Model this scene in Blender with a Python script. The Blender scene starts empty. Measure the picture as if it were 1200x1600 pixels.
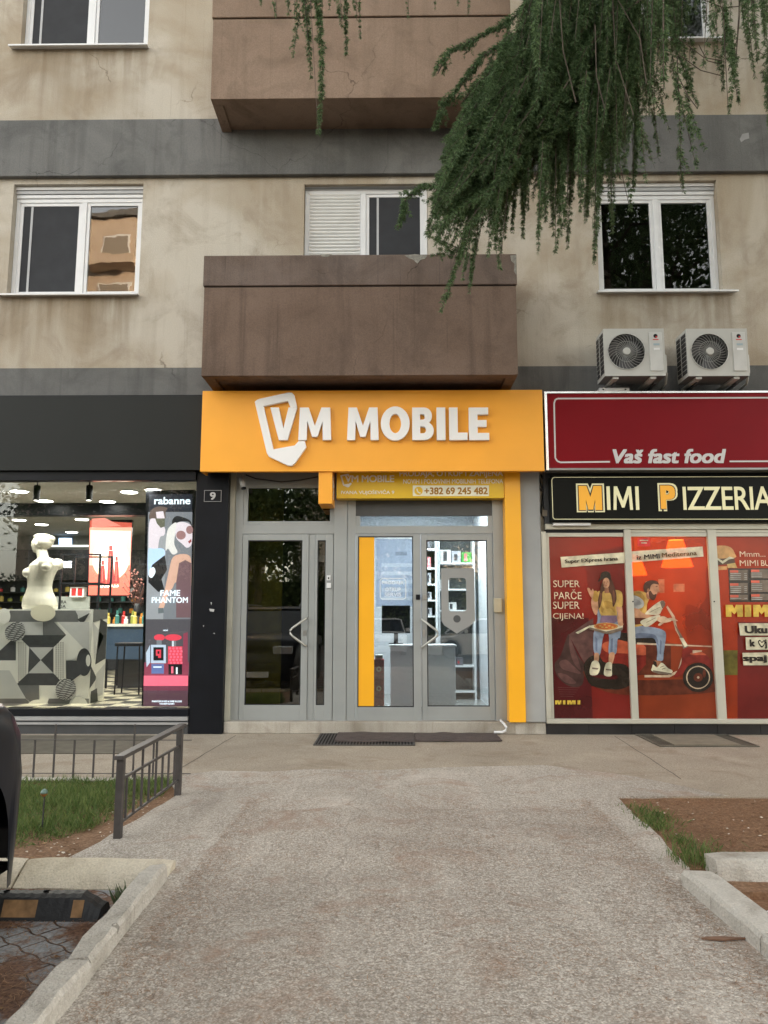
import bpy, bmesh, math, random
import numpy as np
from mathutils import Vector, Matrix, noise
R = math.radians
random.seed(7)
rng = np.random.default_rng(11)
sc = bpy.context.scene
col = sc.collection

# ------------------------------------------------------------------ camera, sky, sun, exposure
CAM_H, PITCH, YAW = 1.42, R(7.83), R(0.7)
cd = bpy.data.cameras.new('camera')
cam = bpy.data.objects.new('camera', cd); col.objects.link(cam)
cam.location = (0, 0, CAM_H)
cam.rotation_euler = (R(90) + PITCH, 0, YAW)
cd.sensor_fit = 'VERTICAL'; cd.sensor_height = 24; cd.lens = 18.0
cd.clip_start = 0.05; cd.clip_end = 800
sc.camera = cam

SUN_EL, SUN_AZ = R(9), R(52)          # low sun behind the building: the whole street is in its shade
w = bpy.data.worlds.new("World"); sc.world = w; w.use_nodes = True
nt = w.node_tree; nt.nodes.clear()
sky = nt.nodes.new('ShaderNodeTexSky'); sky.sky_type = 'NISHITA'; sky.sun_disc = False
sky.sun_elevation = SUN_EL; sky.sun_rotation = SUN_AZ
sky.air_density = 1.0; sky.dust_density = 2.0; sky.ozone_density = 1.0
hs = nt.nodes.new('ShaderNodeHueSaturation'); hs.inputs['Saturation'].default_value = 0.28
bg = nt.nodes.new('ShaderNodeBackground'); bg.inputs['Strength'].default_value = 0.15
out = nt.nodes.new('ShaderNodeOutputWorld')
nt.links.new(sky.outputs[0], hs.inputs['Color']); wb = nt.nodes.new('ShaderNodeVectorMath'); wb.operation = 'MULTIPLY'; wb.inputs[1].default_value = (1.055, 1.0, 0.925)
nt.links.new(hs.outputs[0], wb.inputs[0]); nt.links.new(wb.outputs[0], bg.inputs[0]); nt.links.new(bg.outputs[0], out.inputs[0])

sl = bpy.data.lights.new('sun', 'SUN'); sl.energy = 3.0; sl.angle = R(0.5); sl.color = (1.0, 0.72, 0.45)
so = bpy.data.objects.new('sun', sl); col.objects.link(so)
# sun stands in direction (sin az, cos az) at SUN_EL
sd = Vector((math.sin(SUN_AZ) * math.cos(SUN_EL), math.cos(SUN_AZ) * math.cos(SUN_EL), math.sin(SUN_EL)))
so.rotation_euler = (-sd).to_track_quat('-Z', 'Y').to_euler()
so.location = (20, 60, 40)

sc.view_settings.view_transform = 'Standard'; sc.view_settings.look = 'None'
sc.view_settings.gamma = 1; sc.view_settings.exposure = 3.0
sc.cycles.max_bounces = 8; sc.cycles.transparent_max_bounces = 12
sc.cycles.caustics_reflective = False; sc.cycles.caustics_refractive = False

# ------------------------------------------------------------------ measuring: photo pixel -> metres on a plane
F = 1200.0
def ray(x, y):
    cx = (x - 600) / F; cy = (800 - y) / F
    fy = math.cos(PITCH) - cy * math.sin(PITCH); fz = math.sin(PITCH) + cy * math.cos(PITCH)
    return (cx * math.cos(YAW) - fy * math.sin(YAW), cx * math.sin(YAW) + fy * math.cos(YAW), fz)
def at(x, y, Y):
    r = ray(x, y); t = Y / r[1]
    return r[0] * t, CAM_H + r[2] * t
def gr(x, y, z=0.0):
    r = ray(x, y); t = (z - CAM_H) / r[2]
    return r[0] * t, r[1] * t
def rect(x0, y0, x1, y1, Y):
    "X0, X1, Z0, Z1 of a pixel box on the plane Y"
    ym = (y0 + y1) / 2; xm = (x0 + x1) / 2
    return at(x0, ym, Y)[0], at(x1, ym, Y)[0], at(xm, y1, Y)[1], at(xm, y0, Y)[1]

# ------------------------------------------------------------------ materials
MATS = {}
def mat(name, color, rough=0.6, metal=0.0, var=0.08, scale=6.0, bump=0.0, bscale=60.0, spec=0.5, emit=None, estr=0.0, coat=0.0, alpha=None):
    if name in MATS: return MATS[name]
    m = bpy.data.materials.new(name); m.use_nodes = True
    n = m.node_tree; p = n.nodes['Principled BSDF']
    p.inputs['Roughness'].default_value = rough; p.inputs['Metallic'].default_value = metal
    p.inputs['Specular IOR Level'].default_value = spec; p.inputs['Coat Weight'].default_value = coat
    tc = n.nodes.new('ShaderNodeTexCoord')
    if var > 0:
        nz = n.nodes.new('ShaderNodeTexNoise'); nz.inputs['Scale'].default_value = scale; nz.inputs['Detail'].default_value = 5
        n.links.new(tc.outputs['Object'], nz.inputs['Vector'])
        mr = n.nodes.new('ShaderNodeMapRange'); mr.inputs[1].default_value = 0.3; mr.inputs[2].default_value = 0.7
        mr.inputs[3].default_value = 1 - var; mr.inputs[4].default_value = 1 + var
        n.links.new(nz.outputs['Fac'], mr.inputs[0])
        vm = n.nodes.new('ShaderNodeVectorMath'); vm.operation = 'SCALE'; vm.inputs[0].default_value = color[:3]
        n.links.new(mr.outputs[0], vm.inputs['Scale']); n.links.new(vm.outputs[0], p.inputs['Base Color'])
    else:
        p.inputs['Base Color'].default_value = (*color[:3], 1)
    if bump > 0:
        bz = n.nodes.new('ShaderNodeTexNoise'); bz.inputs['Scale'].default_value = bscale; bz.inputs['Detail'].default_value = 4
        n.links.new(tc.outputs['Object'], bz.inputs['Vector'])
        bp = n.nodes.new('ShaderNodeBump'); bp.inputs['Strength'].default_value = bump; bp.inputs['Distance'].default_value = 0.01
        n.links.new(bz.outputs['Fac'], bp.inputs['Height']); n.links.new(bp.outputs[0], p.inputs['Normal'])
    if emit:
        p.inputs['Emission Color'].default_value = (*emit, 1); p.inputs['Emission Strength'].default_value = estr
    MATS[name] = m
    return m

def plaster(name, base, pale, dark, streak=0.5, bump=0.35, rough=0.92, zlines=()):
    "weathered render: big blotches, rain streaks, grain; zlines = (z, depth, x-extent) of sills/edges with dirt run-off below"
    if name in MATS: return MATS[name]
    m = bpy.data.materials.new(name); m.use_nodes = True
    n = m.node_tree; L = n.links; p = n.nodes['Principled BSDF']; p.inputs['Roughness'].default_value = rough
    p.inputs['Specular IOR Level'].default_value = 0.2
    tc = n.nodes.new('ShaderNodeTexCoord')
    def nz(scale, detail=5, stretch=None, dist=0.0, rough_=0.55):
        t = n.nodes.new('ShaderNodeTexNoise'); t.inputs['Scale'].default_value = scale; t.inputs['Detail'].default_value = detail
        t.inputs['Distortion'].default_value = dist; t.inputs['Roughness'].default_value = rough_
        if stretch:
            mp = n.nodes.new('ShaderNodeMapping'); mp.inputs['Scale'].default_value = stretch
            L.new(tc.outputs['Object'], mp.inputs['Vector']); L.new(mp.outputs[0], t.inputs['Vector'])
        else: L.new(tc.outputs['Object'], t.inputs['Vector'])
        return t.outputs['Fac']
    def rng_(sock, a, b, c=0.0, d=1.0):
        r = n.nodes.new('ShaderNodeMapRange'); r.inputs[1].default_value = a; r.inputs[2].default_value = b
        r.inputs[3].default_value = c; r.inputs[4].default_value = d; L.new(sock, r.inputs[0]); return r.outputs[0]
    def mix(fac, a, b):
        x = n.nodes.new('ShaderNodeMix'); x.data_type = 'RGBA'
        L.new(fac, x.inputs['Factor'])
        for s, v in ((x.inputs[6], a), (x.inputs[7], b)):
            if isinstance(v, tuple): s.default_value = (*v, 1)
            else: L.new(v, s)
        return x.outputs[2]
    c = mix(rng_(nz(0.55, 4, None, 1.2), 0.38, 0.62), base, pale)
    c = mix(rng_(nz(1.6, 8, None, 0.8, 0.65), 0.5, 0.78, 0, 0.75), c, dark)
    c = mix(rng_(nz(1.0, 6, (5.0, 5.0, 0.35), 0.3), 0.52, 0.74, 0, streak), c, dark)
    c = mix(rng_(nz(1.0, 3, (26.0, 26.0, 0.45), 0.2), 0.63, 0.72, 0, streak*0.7), c, dark)      # thin sharp run-off lines
    dn = n.nodes.new('ShaderNodeTexNoise'); dn.inputs['Scale'].default_value = 2.2; dn.inputs['Detail'].default_value = 6; L.new(tc.outputs['Object'], dn.inputs['Vector'])
    ad = n.nodes.new('ShaderNodeVectorMath'); ad.operation = 'MULTIPLY_ADD'; ad.inputs[1].default_value = (0.5,0.5,0.5); L.new(dn.outputs['Color'], ad.inputs[0]); L.new(tc.outputs['Object'], ad.inputs[2])
    vc = n.nodes.new('ShaderNodeTexVoronoi'); vc.feature = 'DISTANCE_TO_EDGE'; vc.inputs['Scale'].default_value = 0.55; L.new(ad.outputs[0], vc.inputs['Vector'])
    gate = n.nodes.new('ShaderNodeMath'); gate.operation = 'MULTIPLY'; L.new(rng_(vc.outputs['Distance'], 0.0015, 0.004, 0.6, 0.0), gate.inputs[0]); L.new(rng_(nz(0.8, 3), 0.5, 0.6), gate.inputs[1])
    c = mix(gate.outputs[0], c, tuple(v*0.45 for v in dark))
    c = mix(rng_(nz(1.0, 6, (7.0, 7.0, 0.5), 0.3), 0.58, 0.75, 0, streak * 0.5), c, pale)
    if zlines:                                     # brown run-off below the sills
        sx = n.nodes.new('ShaderNodeSeparateXYZ'); L.new(tc.outputs['Object'], sx.inputs[0])
        st = rng_(nz(1.0, 6, (6.0, 6.0, 0.5), 0.3), 0.38, 0.62, 0.25, 1.0)
        def mul(a, b):
            q = n.nodes.new('ShaderNodeMath'); q.operation = 'MULTIPLY'; L.new(a, q.inputs[0]); L.new(b, q.inputs[1]); return q.outputs[0]
        for (xa, xb, zt, ln) in zlines:
            f = mul(mul(rng_(sx.outputs[0], xa-0.03, xa+0.07), rng_(sx.outputs[0], xb-0.07, xb+0.03, 1, 0)), mul(rng_(sx.outputs[2], zt-ln, zt, 0, 0.75), rng_(sx.outputs[2], zt+0.0, zt+0.02, 1, 0)))
            c = mix(mul(f, st), c, (0.20, 0.15, 0.095))
    v = n.nodes.new('ShaderNodeVectorMath'); v.operation = 'SCALE'
    L.new(c, v.inputs[0]); L.new(rng_(nz(90, 3), 0.3, 0.7, 0.87, 1.13), v.inputs['Scale'])
    L.new(v.outputs[0], p.inputs['Base Color'])
    bp = n.nodes.new('ShaderNodeBump'); bp.inputs['Strength'].default_value = bump; bp.inputs['Distance'].default_value = 0.012
    L.new(nz(70, 6), bp.inputs['Height']); L.new(bp.outputs[0], p.inputs['Normal'])
    MATS[name] = m
    return m

def glass(name, tint=(1, 1, 1), ior=1.8, rough=0.0, wave=0.0):
    if name in MATS: return MATS[name]
    m = bpy.data.materials.new(name); m.use_nodes = True
    n = m.node_tree; n.nodes.clear(); L = n.links
    o = n.nodes.new('ShaderNodeOutputMaterial'); mx = n.nodes.new('ShaderNodeMixShader')
    fr = n.nodes.new('ShaderNodeFresnel'); fr.inputs[0].default_value = ior
    tr = n.nodes.new('ShaderNodeBsdfTransparent'); tr.inputs[0].default_value = (*tint, 1)
    gl = n.nodes.new('ShaderNodeBsdfGlossy'); gl.inputs['Roughness'].default_value = rough
    if wave:
        tc = n.nodes.new('ShaderNodeTexCoord'); nz = n.nodes.new('ShaderNodeTexNoise'); nz.inputs['Scale'].default_value = 2.2
        L.new(tc.outputs['Object'], nz.inputs['Vector'])
        bp = n.nodes.new('ShaderNodeBump'); bp.inputs['Strength'].default_value = wave; bp.inputs['Distance'].default_value = 0.01
        L.new(nz.outputs['Fac'], bp.inputs['Height']); L.new(bp.outputs[0], gl.inputs['Normal'])
    L.new(fr.outputs[0], mx.inputs[0]); L.new(tr.outputs[0], mx.inputs[1]); L.new(gl.outputs[0], mx.inputs[2]); L.new(mx.outputs[0], o.inputs[0])
    MATS[name] = m
    return m

def emitter(name, color, strength):
    return mat(name, color, 0.5, var=0, emit=color, estr=strength)

def film(name, color, thru=(0.8, 0.25, 0.12), amount=0.25, rough=0.22, var=0.08):
    "printed window film: mostly opaque gloss print, a little see-through"
    m = mat(name, color, rough, var=0.38, scale=(1.3 if 'red' in name or 'orange' in name else 9.0), spec=0.5)
    n = m.node_tree; L = n.links; p = n.nodes['Principled BSDF']; o = [x for x in n.nodes if x.type == 'OUTPUT_MATERIAL'][0]
    if any(x.type == 'MIX_SHADER' for x in n.nodes): return m
    mx = n.nodes.new('ShaderNodeMixShader'); mx.inputs[0].default_value = amount
    tr = n.nodes.new('ShaderNodeBsdfTransparent'); tr.inputs[0].default_value = (*thru, 1)
    L.new(p.outputs[0], mx.inputs[1]); L.new(tr.outputs[0], mx.inputs[2]); L.new(mx.outputs[0], o.inputs[0])
    return m

# ------------------------------------------------------------------ object helpers
def props(o, label=None, cat=None, group=None, kind=None):
    if label: o['label'] = label
    if cat: o['category'] = cat
    if group: o['group'] = group
    if kind: o['kind'] = kind
    return o
def origin(o):
    v = Vector((0, 0, 0))
    while o is not None: v += o.location; o = o.parent
    return v
def thing(name, label, cat, loc=(0, 0, 0), group=None):
    o = bpy.data.objects.new(name, None); col.objects.link(o); o.location = loc; o.empty_display_size = 0.1
    return props(o, label, cat, group)
def children(o): return [c for c in bpy.data.objects if c.parent == o]
def copy_tree(o, parent=None):
    c = o.copy(); col.objects.link(c); c.parent = parent
    for ch in children(o): copy_tree(ch, c)
    return c

class MB:
    def __init__(s): s.v = []; s.f = []; s.mi = []; s.mats = []
    def _m(s, m):
        if m not in s.mats: s.mats.append(m)
        return s.mats.index(m)
    def add(s, vs, fs, m):
        b = len(s.v); k = s._m(m)
        s.v += [tuple(v) for v in vs]
        for f in fs: s.f.append(tuple(i + b for i in f)); s.mi.append(k)
        return s
    def box(s, x0, x1, y0, y1, z0, z1, m):
        if x0 > x1: x0, x1 = x1, x0
        if y0 > y1: y0, y1 = y1, y0
        if z0 > z1: z0, z1 = z1, z0
        return s.add([(x0,y0,z0),(x1,y0,z0),(x1,y1,z0),(x0,y1,z0),(x0,y0,z1),(x1,y0,z1),(x1,y1,z1),(x0,y1,z1)],
                     [(0,3,2,1),(4,5,6,7),(0,1,5,4),(1,2,6,5),(2,3,7,6),(3,0,4,7)], m)
    def prism(s, pts, y0, y1, m, axis='y'):
        "polygon extruded along an axis; pts in the other two axes"
        n = len(pts)
        if axis == 'y': mk = lambda p, t: (p[0], t, p[1])
        elif axis == 'x': mk = lambda p, t: (t, p[0], p[1])
        else: mk = lambda p, t: (p[0], p[1], t)
        vs = [mk(p, y0) for p in pts] + [mk(p, y1) for p in pts]
        fs = [tuple(range(n)), tuple(range(2*n-1, n-1, -1))] + [(i, i+n, (i+1) % n + n, (i+1) % n) for i in range(n)]
        return s.add(vs, fs, m)
    def flat(s, pts3, m): return s.add(pts3, [tuple(range(len(pts3)))], m)
    def tube(s, pts, r, m, n=8, closed=False):
        pts = [Vector(p) for p in pts]; k = len(pts)
        rs = r if isinstance(r, (list, tuple)) else [r] * k
        vs = []; up = Vector((0, 0, 1))
        for i, p in enumerate(pts):
            a = pts[max(i-1, 0)]; b = pts[min(i+1, k-1)]; t = (b - a).normalized()
            u = t.cross(up)
            if u.length < 0.05: u = t.cross(Vector((1, 0, 0)))
            u.normalize(); q = u.cross(t)
            for j in range(n):
                an = 2*math.pi*j/n; vs.append(p + (u*math.cos(an) + q*math.sin(an)) * rs[i])
        fs = []
        for i in range(k-1):
            for j in range(n): fs.append((i*n+j, i*n+(j+1) % n, (i+1)*n+(j+1) % n, (i+1)*n+j))
        fs += [tuple(range(n-1, -1, -1)), tuple(range((k-1)*n, k*n))]
        return s.add(vs, fs, m)
    def lathe(s, c, prof, m, n=24, axis='z'):
        "prof = [(r, t)] along the axis"
        vs = []
        for r, t in prof:
            for j in range(n):
                a = 2*math.pi*j/n; u, w_ = r*math.cos(a), r*math.sin(a)
                d = {'z': (u, w_, t), 'y': (u, t, w_), 'x': (t, u, w_)}[axis]
                vs.append((c[0]+d[0], c[1]+d[1], c[2]+d[2]))
        k = len(prof); fs = []
        for i in range(k-1):
            for j in range(n): fs.append((i*n+j, i*n+(j+1) % n, (i+1)*n+(j+1) % n, (i+1)*n+j))
        fs += [tuple(range(n-1, -1, -1)), tuple(range((k-1)*n, k*n))]
        return s.add(vs, fs, m)
    def disc(s, c, r, m, n=24, axis='y', rz=None):
        rz = rz or r
        vs = []
        for j in range(n):
            a = -2*math.pi*j/n; u, w_ = r*math.cos(a), rz*math.sin(a)
            vs.append({'y': (c[0]+u, c[1], c[2]-w_), 'z': (c[0]+u, c[1]-w_, c[2]), 'x': (c[0], c[1]+u, c[2]-w_)}[axis])
        return s.add(vs, [tuple(range(n))], m)
    def build(s, name, parent=None, bevel=0.0, smooth=False, label=None, cat=None, group=None, kind=None, segs=2, fix=True):
        me = bpy.data.meshes.new(name)
        V = np.array(s.v, dtype=float)
        if parent is not None: o_ = np.array(origin(parent))
        elif kind == 'structure': o_ = np.zeros(3)
        else: o_ = np.array([(V[:,0].min()+V[:,0].max())/2, (V[:,1].min()+V[:,1].max())/2, V[:,2].min()])
        me.from_pydata([tuple(v) for v in (V - o_)], [], s.f)
        for m in s.mats: me.materials.append(m)
        me.polygons.foreach_set('material_index', s.mi)
        if smooth: me.polygons.foreach_set('use_smooth', [True]*len(s.f))
        if fix:
            bm = bmesh.new(); bm.from_mesh(me); bmesh.ops.recalc_face_normals(bm, faces=bm.faces); bm.to_mesh(me); bm.free()
        me.update()
        o = bpy.data.objects.new(name, me); col.objects.link(o)
        if parent is not None: o.parent = parent
        else: o.location = o_
        if bevel:
            b = o.modifiers.new('bevel', 'BEVEL'); b.width = bevel; b.segments = segs; b.limit_method = 'ANGLE'; b.angle_limit = R(40)
        if smooth:
            for md in (): pass
        return props(o, label, cat, group, kind)

def text_mesh(body, bold=0.0, shear=0.0, depth=0.0, space=1.0):
    cu = bpy.data.curves.new('t', 'FONT'); cu.body = body; cu.size = 1; cu.offset = bold; cu.shear = shear
    cu.extrude = depth; cu.space_character = space; cu.resolution_u = 4; cu.align_x = 'LEFT'
    cu.space_line = 1.0
    o = bpy.data.objects.new('t', cu); col.objects.link(o)
    dg = bpy.context.evaluated_depsgraph_get(); me = bpy.data.meshes.new_from_object(o.evaluated_get(dg))
    bpy.data.objects.remove(o); bpy.data.curves.remove(cu)
    return me
def text(name, body, box, Y, m, parent, bold=0.02, shear=0.0, depth=0.0, rot=0.0, space=1.0, world=None):
    "lettering fitted to the pixel box (x0,y0,x1,y1) on the plane Y, facing the street"
    me = text_mesh(body, bold if depth else 0.0, shear, 0.5 if depth else 0.0, space)
    if not depth and bold > 0.004:                       # heavier strokes: side-by-side copies, each a hair nearer
        bm = bmesh.new(); bm.from_mesh(me); w_ = bold*2.0
        for i_, (ix, iy) in enumerate(((1,0),(0,0.7),(1,0.7),(0.5,0.35))):
            t_ = me.copy(); t_.transform(Matrix.Translation((w_*ix, w_*iy, 0.0003*(i_+1)))); bm.from_mesh(t_); bpy.data.meshes.remove(t_)
        bm.to_mesh(me); bm.free(); flatz = 1
    else: flatz = 0
    V = np.empty(len(me.vertices)*3); me.vertices.foreach_get('co', V); V = V.reshape(-1, 3)
    X0, X1, Z0, Z1 = world if world else rect(*box, Y)
    mn = V.min(0); mx = V.max(0)
    x = (V[:,0]-mn[0])/(mx[0]-mn[0])*(X1-X0) - (X1-X0)/2; z = (V[:,1]-mn[1])/(mx[1]-mn[1])*(Z1-Z0) - (Z1-Z0)/2
    c, s_ = math.cos(R(rot)), math.sin(R(rot))
    o_ = np.array(origin(parent)) if parent is not None else np.zeros(3)
    W = np.stack([x*c - z*s_ + (X0+X1)/2, Y - V[:,2]*(1 if flatz else depth), x*s_ + z*c + (Z0+Z1)/2], 1) - o_
    me.vertices.foreach_set('co', W.ravel()); me.materials.clear(); me.materials.append(m); me.update()
    me.name = name
    o = bpy.data.objects.new(name, me); col.objects.link(o); o.parent = parent
    return o

def spline(pts, n=5):
    "closed Catmull-Rom through the points"
    o = []; k = len(pts)
    for i in range(k):
        p0, p1, p2, p3 = (pts[(i+j-1) % k] for j in range(4))
        for t in range(n):
            t /= n
            o.append(tuple(0.5*((2*p1[a]) + (-p0[a]+p2[a])*t + (2*p0[a]-5*p1[a]+4*p2[a]-p3[a])*t*t + (-p0[a]+3*p1[a]-3*p2[a]+p3[a])*t**3) for a in (0, 1)))
    return o
class Art(MB):
    "flat printed picture on the plane Y; every shape a hair nearer the viewer than the last"
    def __init__(s, Y, ox=0, oy=0, k=1.0, step=0.0004):
        super().__init__(); s.Y = Y; s.ox = ox; s.oy = oy; s.k = k; s.n = 0; s.step = step
    def w(s, u, v):
        X, Z = at(s.ox + u/s.k, s.oy + v/s.k, s.Y); return (X, s.Y - s.n*s.step, Z)
    def p(s, pts, m, curve=False):
        s.n += 1
        if curve: pts = spline(pts)
        return s.flat([s.w(*q) for q in pts], m)
    def r(s, x0, y0, x1, y1, m): return s.p([(x0,y0),(x1,y0),(x1,y1),(x0,y1)], m)
    def e(s, cx, cy, rx, ry, m, n=28): return s.p([(cx+rx*math.cos(2*math.pi*i/n), cy+ry*math.sin(2*math.pi*i/n)) for i in range(n)], m)
    def line(s, pts, wd, m):
        for a, b in zip(pts, pts[1:]):
            d = Vector((b[0]-a[0], b[1]-a[1])); l = d.length or 1; q = Vector((-d.y, d.x))/l*wd/2
            s.p([(a[0]+q.x, a[1]+q.y), (b[0]+q.x, b[1]+q.y), (b[0]-q.x, b[1]-q.y), (a[0]-q.x, a[1]-q.y)], m)
            s.n -= 1
        s.n += 1
        return s
SHOPW, PHONEW, PIZW, LBX, SIGNW = 42.0, 27.0, 12.0, 0.19, 15.0

# ------------------------------------------------------------------ surfaces used by the large structure
wall_m = plaster('wall_plaster', (0.385,0.325,0.245), (0.52,0.48,0.41), (0.26,0.205,0.15), 0.33, zlines=((-5.25,-3.40,-0.0+5.64,1.0),(-5.30,-3.42,9.27,1.15),(2.7,4.5,5.64,0.9),(2.7,4.6,9.29,1.1)))
band_m = plaster('band_concrete', (0.130,0.130,0.127), (0.18,0.18,0.175), (0.07,0.072,0.07), 0.5)
balc_m = plaster('balcony_plaster', (0.225,0.160,0.118), (0.28,0.205,0.155), (0.14,0.098,0.07), 0.4, 0.5)
balcd_m = plaster('balcony_plaster_dark', (0.155,0.108,0.082), (0.19,0.135,0.105), (0.085,0.062,0.05), 0.6, 0.5)  # darker plaster of the lower balcony
cope_m = plaster('coping_concrete', (0.13,0.095,0.075), (0.18,0.14,0.12), (0.06,0.05,0.045), 0.6, 0.5)
concrete = plaster('step_concrete', (0.36,0.33,0.28), (0.45,0.42,0.37), (0.2,0.17,0.13), 0.6, 0.6)
kerb_m = plaster('kerb_concrete', (0.50,0.475,0.425), (0.62,0.59,0.54), (0.22,0.19,0.15), 0.7, 1.0)
kerbdirt_m = plaster('kerb_concrete_yellowed', (0.56,0.50,0.38), (0.66,0.60,0.50), (0.30,0.24,0.17), 0.6, 0.9)
pvc = mat('white_pvc', (0.72,0.73,0.74), 0.35, var=0.04)
pvcg = mat('grey_pvc', (0.42,0.43,0.44), 0.4, var=0.05)
slatm = mat('shutter_slat', (0.68,0.68,0.66), 0.45, var=0.05)
alu = mat('silver_aluminium', (0.35,0.37,0.37), 0.42, 0.35, var=0.05, scale=3)
alud = mat('aluminium_shadow_gap', (0.07,0.07,0.072), 0.5)
aluc = mat('cream_aluminium', (0.50,0.49,0.42), 0.4, 0.25, var=0.06, scale=4)
black = mat('black_paint', (0.006,0.007,0.010), 0.42, var=0.25, scale=3, spec=0.2)
charcoal = mat('charcoal_panel', (0.018,0.020,0.019), 0.5, var=0.06, scale=1.2, spec=0.2)
dgrey = mat('dark_grey_panel', (0.06,0.062,0.065), 0.5, var=0.12, spec=0.3)
lgrey = mat('light_grey_trim', (0.33,0.33,0.33), 0.45)
orange = mat('orange_panel', (0.93,0.41,0.04), 0.4, var=0.06, scale=1.3, spec=0.4)
amber = mat('amber_panel', (0.92,0.44,0.018), 0.3, var=0.03, scale=2)
white = mat('white_letter', (0.82,0.82,0.82), 0.4, var=0.0)
darkroom = mat('dark_room', (0.03,0.03,0.032), 0.8)
screen = mat('insect_screen', (0.035,0.037,0.042), 0.9, var=0.1)
win_glass = glass('window_glass', (0.85,0.88,0.88), 2.1, 0.0, 0.12)
shop_glass = glass('shop_glass', (0.93,0.95,0.94), 1.5)
door_glass = glass('door_glass', (0.78,0.79,0.74), 2.2, 0.0, 0.02)
steel = mat('brushed_steel', (0.5,0.5,0.49), 0.3, 0.9)
rubber = mat('black_rubber', (0.018,0.019,0.021), 0.6, var=0.2, scale=20, bump=0.3)

# ------------------------------------------------------------------ ground
def ground_mat(name, base, pale, dark, fine=55.0, brown=None, bump=0.6, big=0.6, speck=0.35):
    m = bpy.data.materials.new(name); m.use_nodes = True
    n = m.node_tree; L = n.links; p = n.nodes['Principled BSDF']; p.inputs['Roughness'].default_value = 0.9
    p.inputs['Specular IOR Level'].default_value = 0.25
    tc = n.nodes.new('ShaderNodeTexCoord')
    def nz(scale, detail=5, dist=0.0, r=0.6):
        t = n.nodes.new('ShaderNodeTexNoise'); t.inputs['Scale'].default_value = scale; t.inputs['Detail'].default_value = detail
        t.inputs['Distortion'].default_value = dist; t.inputs['Roughness'].default_value = r
        L.new(tc.outputs['Object'], t.inputs['Vector']); return t.outputs['Fac']
    def mr(s, a, b, c=0.0, d=1.0):
        r = n.nodes.new('ShaderNodeMapRange'); r.inputs[1].default_value = a; r.inputs[2].default_value = b
        r.inputs[3].default_value = c; r.inputs[4].default_value = d; L.new(s, r.inputs[0]); return r.outputs[0]
    def mix(f, a, b):
        x = n.nodes.new('ShaderNodeMix'); x.data_type = 'RGBA'; L.new(f, x.inputs['Factor'])
        for s, v in ((x.inputs[6], a), (x.inputs[7], b)):
            if isinstance(v, tuple): s.default_value = (*v, 1)
            else: L.new(v, s)
        return x.outputs[2]
    c = mix(mr(nz(fine, 4, 0.6), 0.40, 0.62), base, pale)
    vo = n.nodes.new('ShaderNodeTexVoronoi'); vo.inputs['Scale'].default_value = fine*1.6; L.new(tc.outputs['Object'], vo.inputs['Vector'])
    c = mix(mr(vo.outputs['Distance'], 0.25, 0.7, 0, speck), c, dark)
    c = mix(mr(nz(big, 6, 0.7), 0.45, 0.75, 0, 0.5), c, dark)
    c = mix(mr(nz(big*2.2, 5, 0.3), 0.55, 0.75, 0, 0.45), c, pale)
    if big == 0.5:                                  # worn path: hairline cracks and lengthwise scuffs
        wv = n.nodes.new('ShaderNodeTexNoise'); wv.inputs['Scale'].default_value = 1.0; wv.inputs['Detail'].default_value = 6
        mp = n.nodes.new('ShaderNodeMapping'); mp.inputs['Scale'].default_value = (5.0, 0.7, 1); L.new(tc.outputs['Object'], mp.inputs['Vector']); L.new(mp.outputs[0], wv.inputs['Vector'])
        c = mix(mr(wv.outputs['Fac'], 0.5, 0.72, 0, 0.2), c, pale)
        dn = n.nodes.new('ShaderNodeTexNoise'); dn.inputs['Scale'].default_value = 3; dn.inputs['Detail'].default_value = 5; L.new(tc.outputs['Object'], dn.inputs['Vector'])
        ad = n.nodes.new('ShaderNodeVectorMath'); ad.operation = 'MULTIPLY_ADD'; ad.inputs[1].default_value = (0.35,0.35,0); L.new(dn.outputs['Color'], ad.inputs[0]); L.new(tc.outputs['Object'], ad.inputs[2])
        vc = n.nodes.new('ShaderNodeTexVoronoi'); vc.feature = 'DISTANCE_TO_EDGE'; vc.inputs['Scale'].default_value = 0.42; L.new(ad.outputs[0], vc.inputs['Vector'])
        c = mix(mr(vc.outputs['Distance'], 0.001, 0.0035, 0.35, 0.0), c, dark)
    if brown: c = mix(mr(nz(1.7, 7, 1.0, 0.7), 0.52, 0.70, 0, 0.65), c, brown)
    L.new(c, p.inputs['Base Color'])
    bp = n.nodes.new('ShaderNodeBump'); bp.inputs['Strength'].default_value = bump; bp.inputs['Distance'].default_value = 0.01
    L.new(nz(fine*1.3, 5), bp.inputs['Height']); L.new(bp.outputs[0], p.inputs['Normal'])
    return m
road_m = ground_mat('road_asphalt', (0.10,0.095,0.09), (0.15,0.14,0.135), (0.06,0.055,0.05), 40)
path_m = ground_mat('worn_path', (0.385,0.345,0.295), (0.72,0.67,0.60), (0.17,0.145,0.12), 62, (0.30,0.19,0.13), 0.8, 0.5, 0.5)
walk_m = ground_mat('sidewalk_concrete', (0.38,0.33,0.26), (0.52,0.455,0.37), (0.21,0.175,0.135), 60, (0.24,0.185,0.13), 0.6, 0.7, 0.5)
soil_m = ground_mat('needle_soil', (0.22,0.125,0.072), (0.34,0.215,0.135), (0.10,0.055,0.03), 34, (0.24,0.12,0.06), 1.0, 1.5, 0.5)

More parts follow.
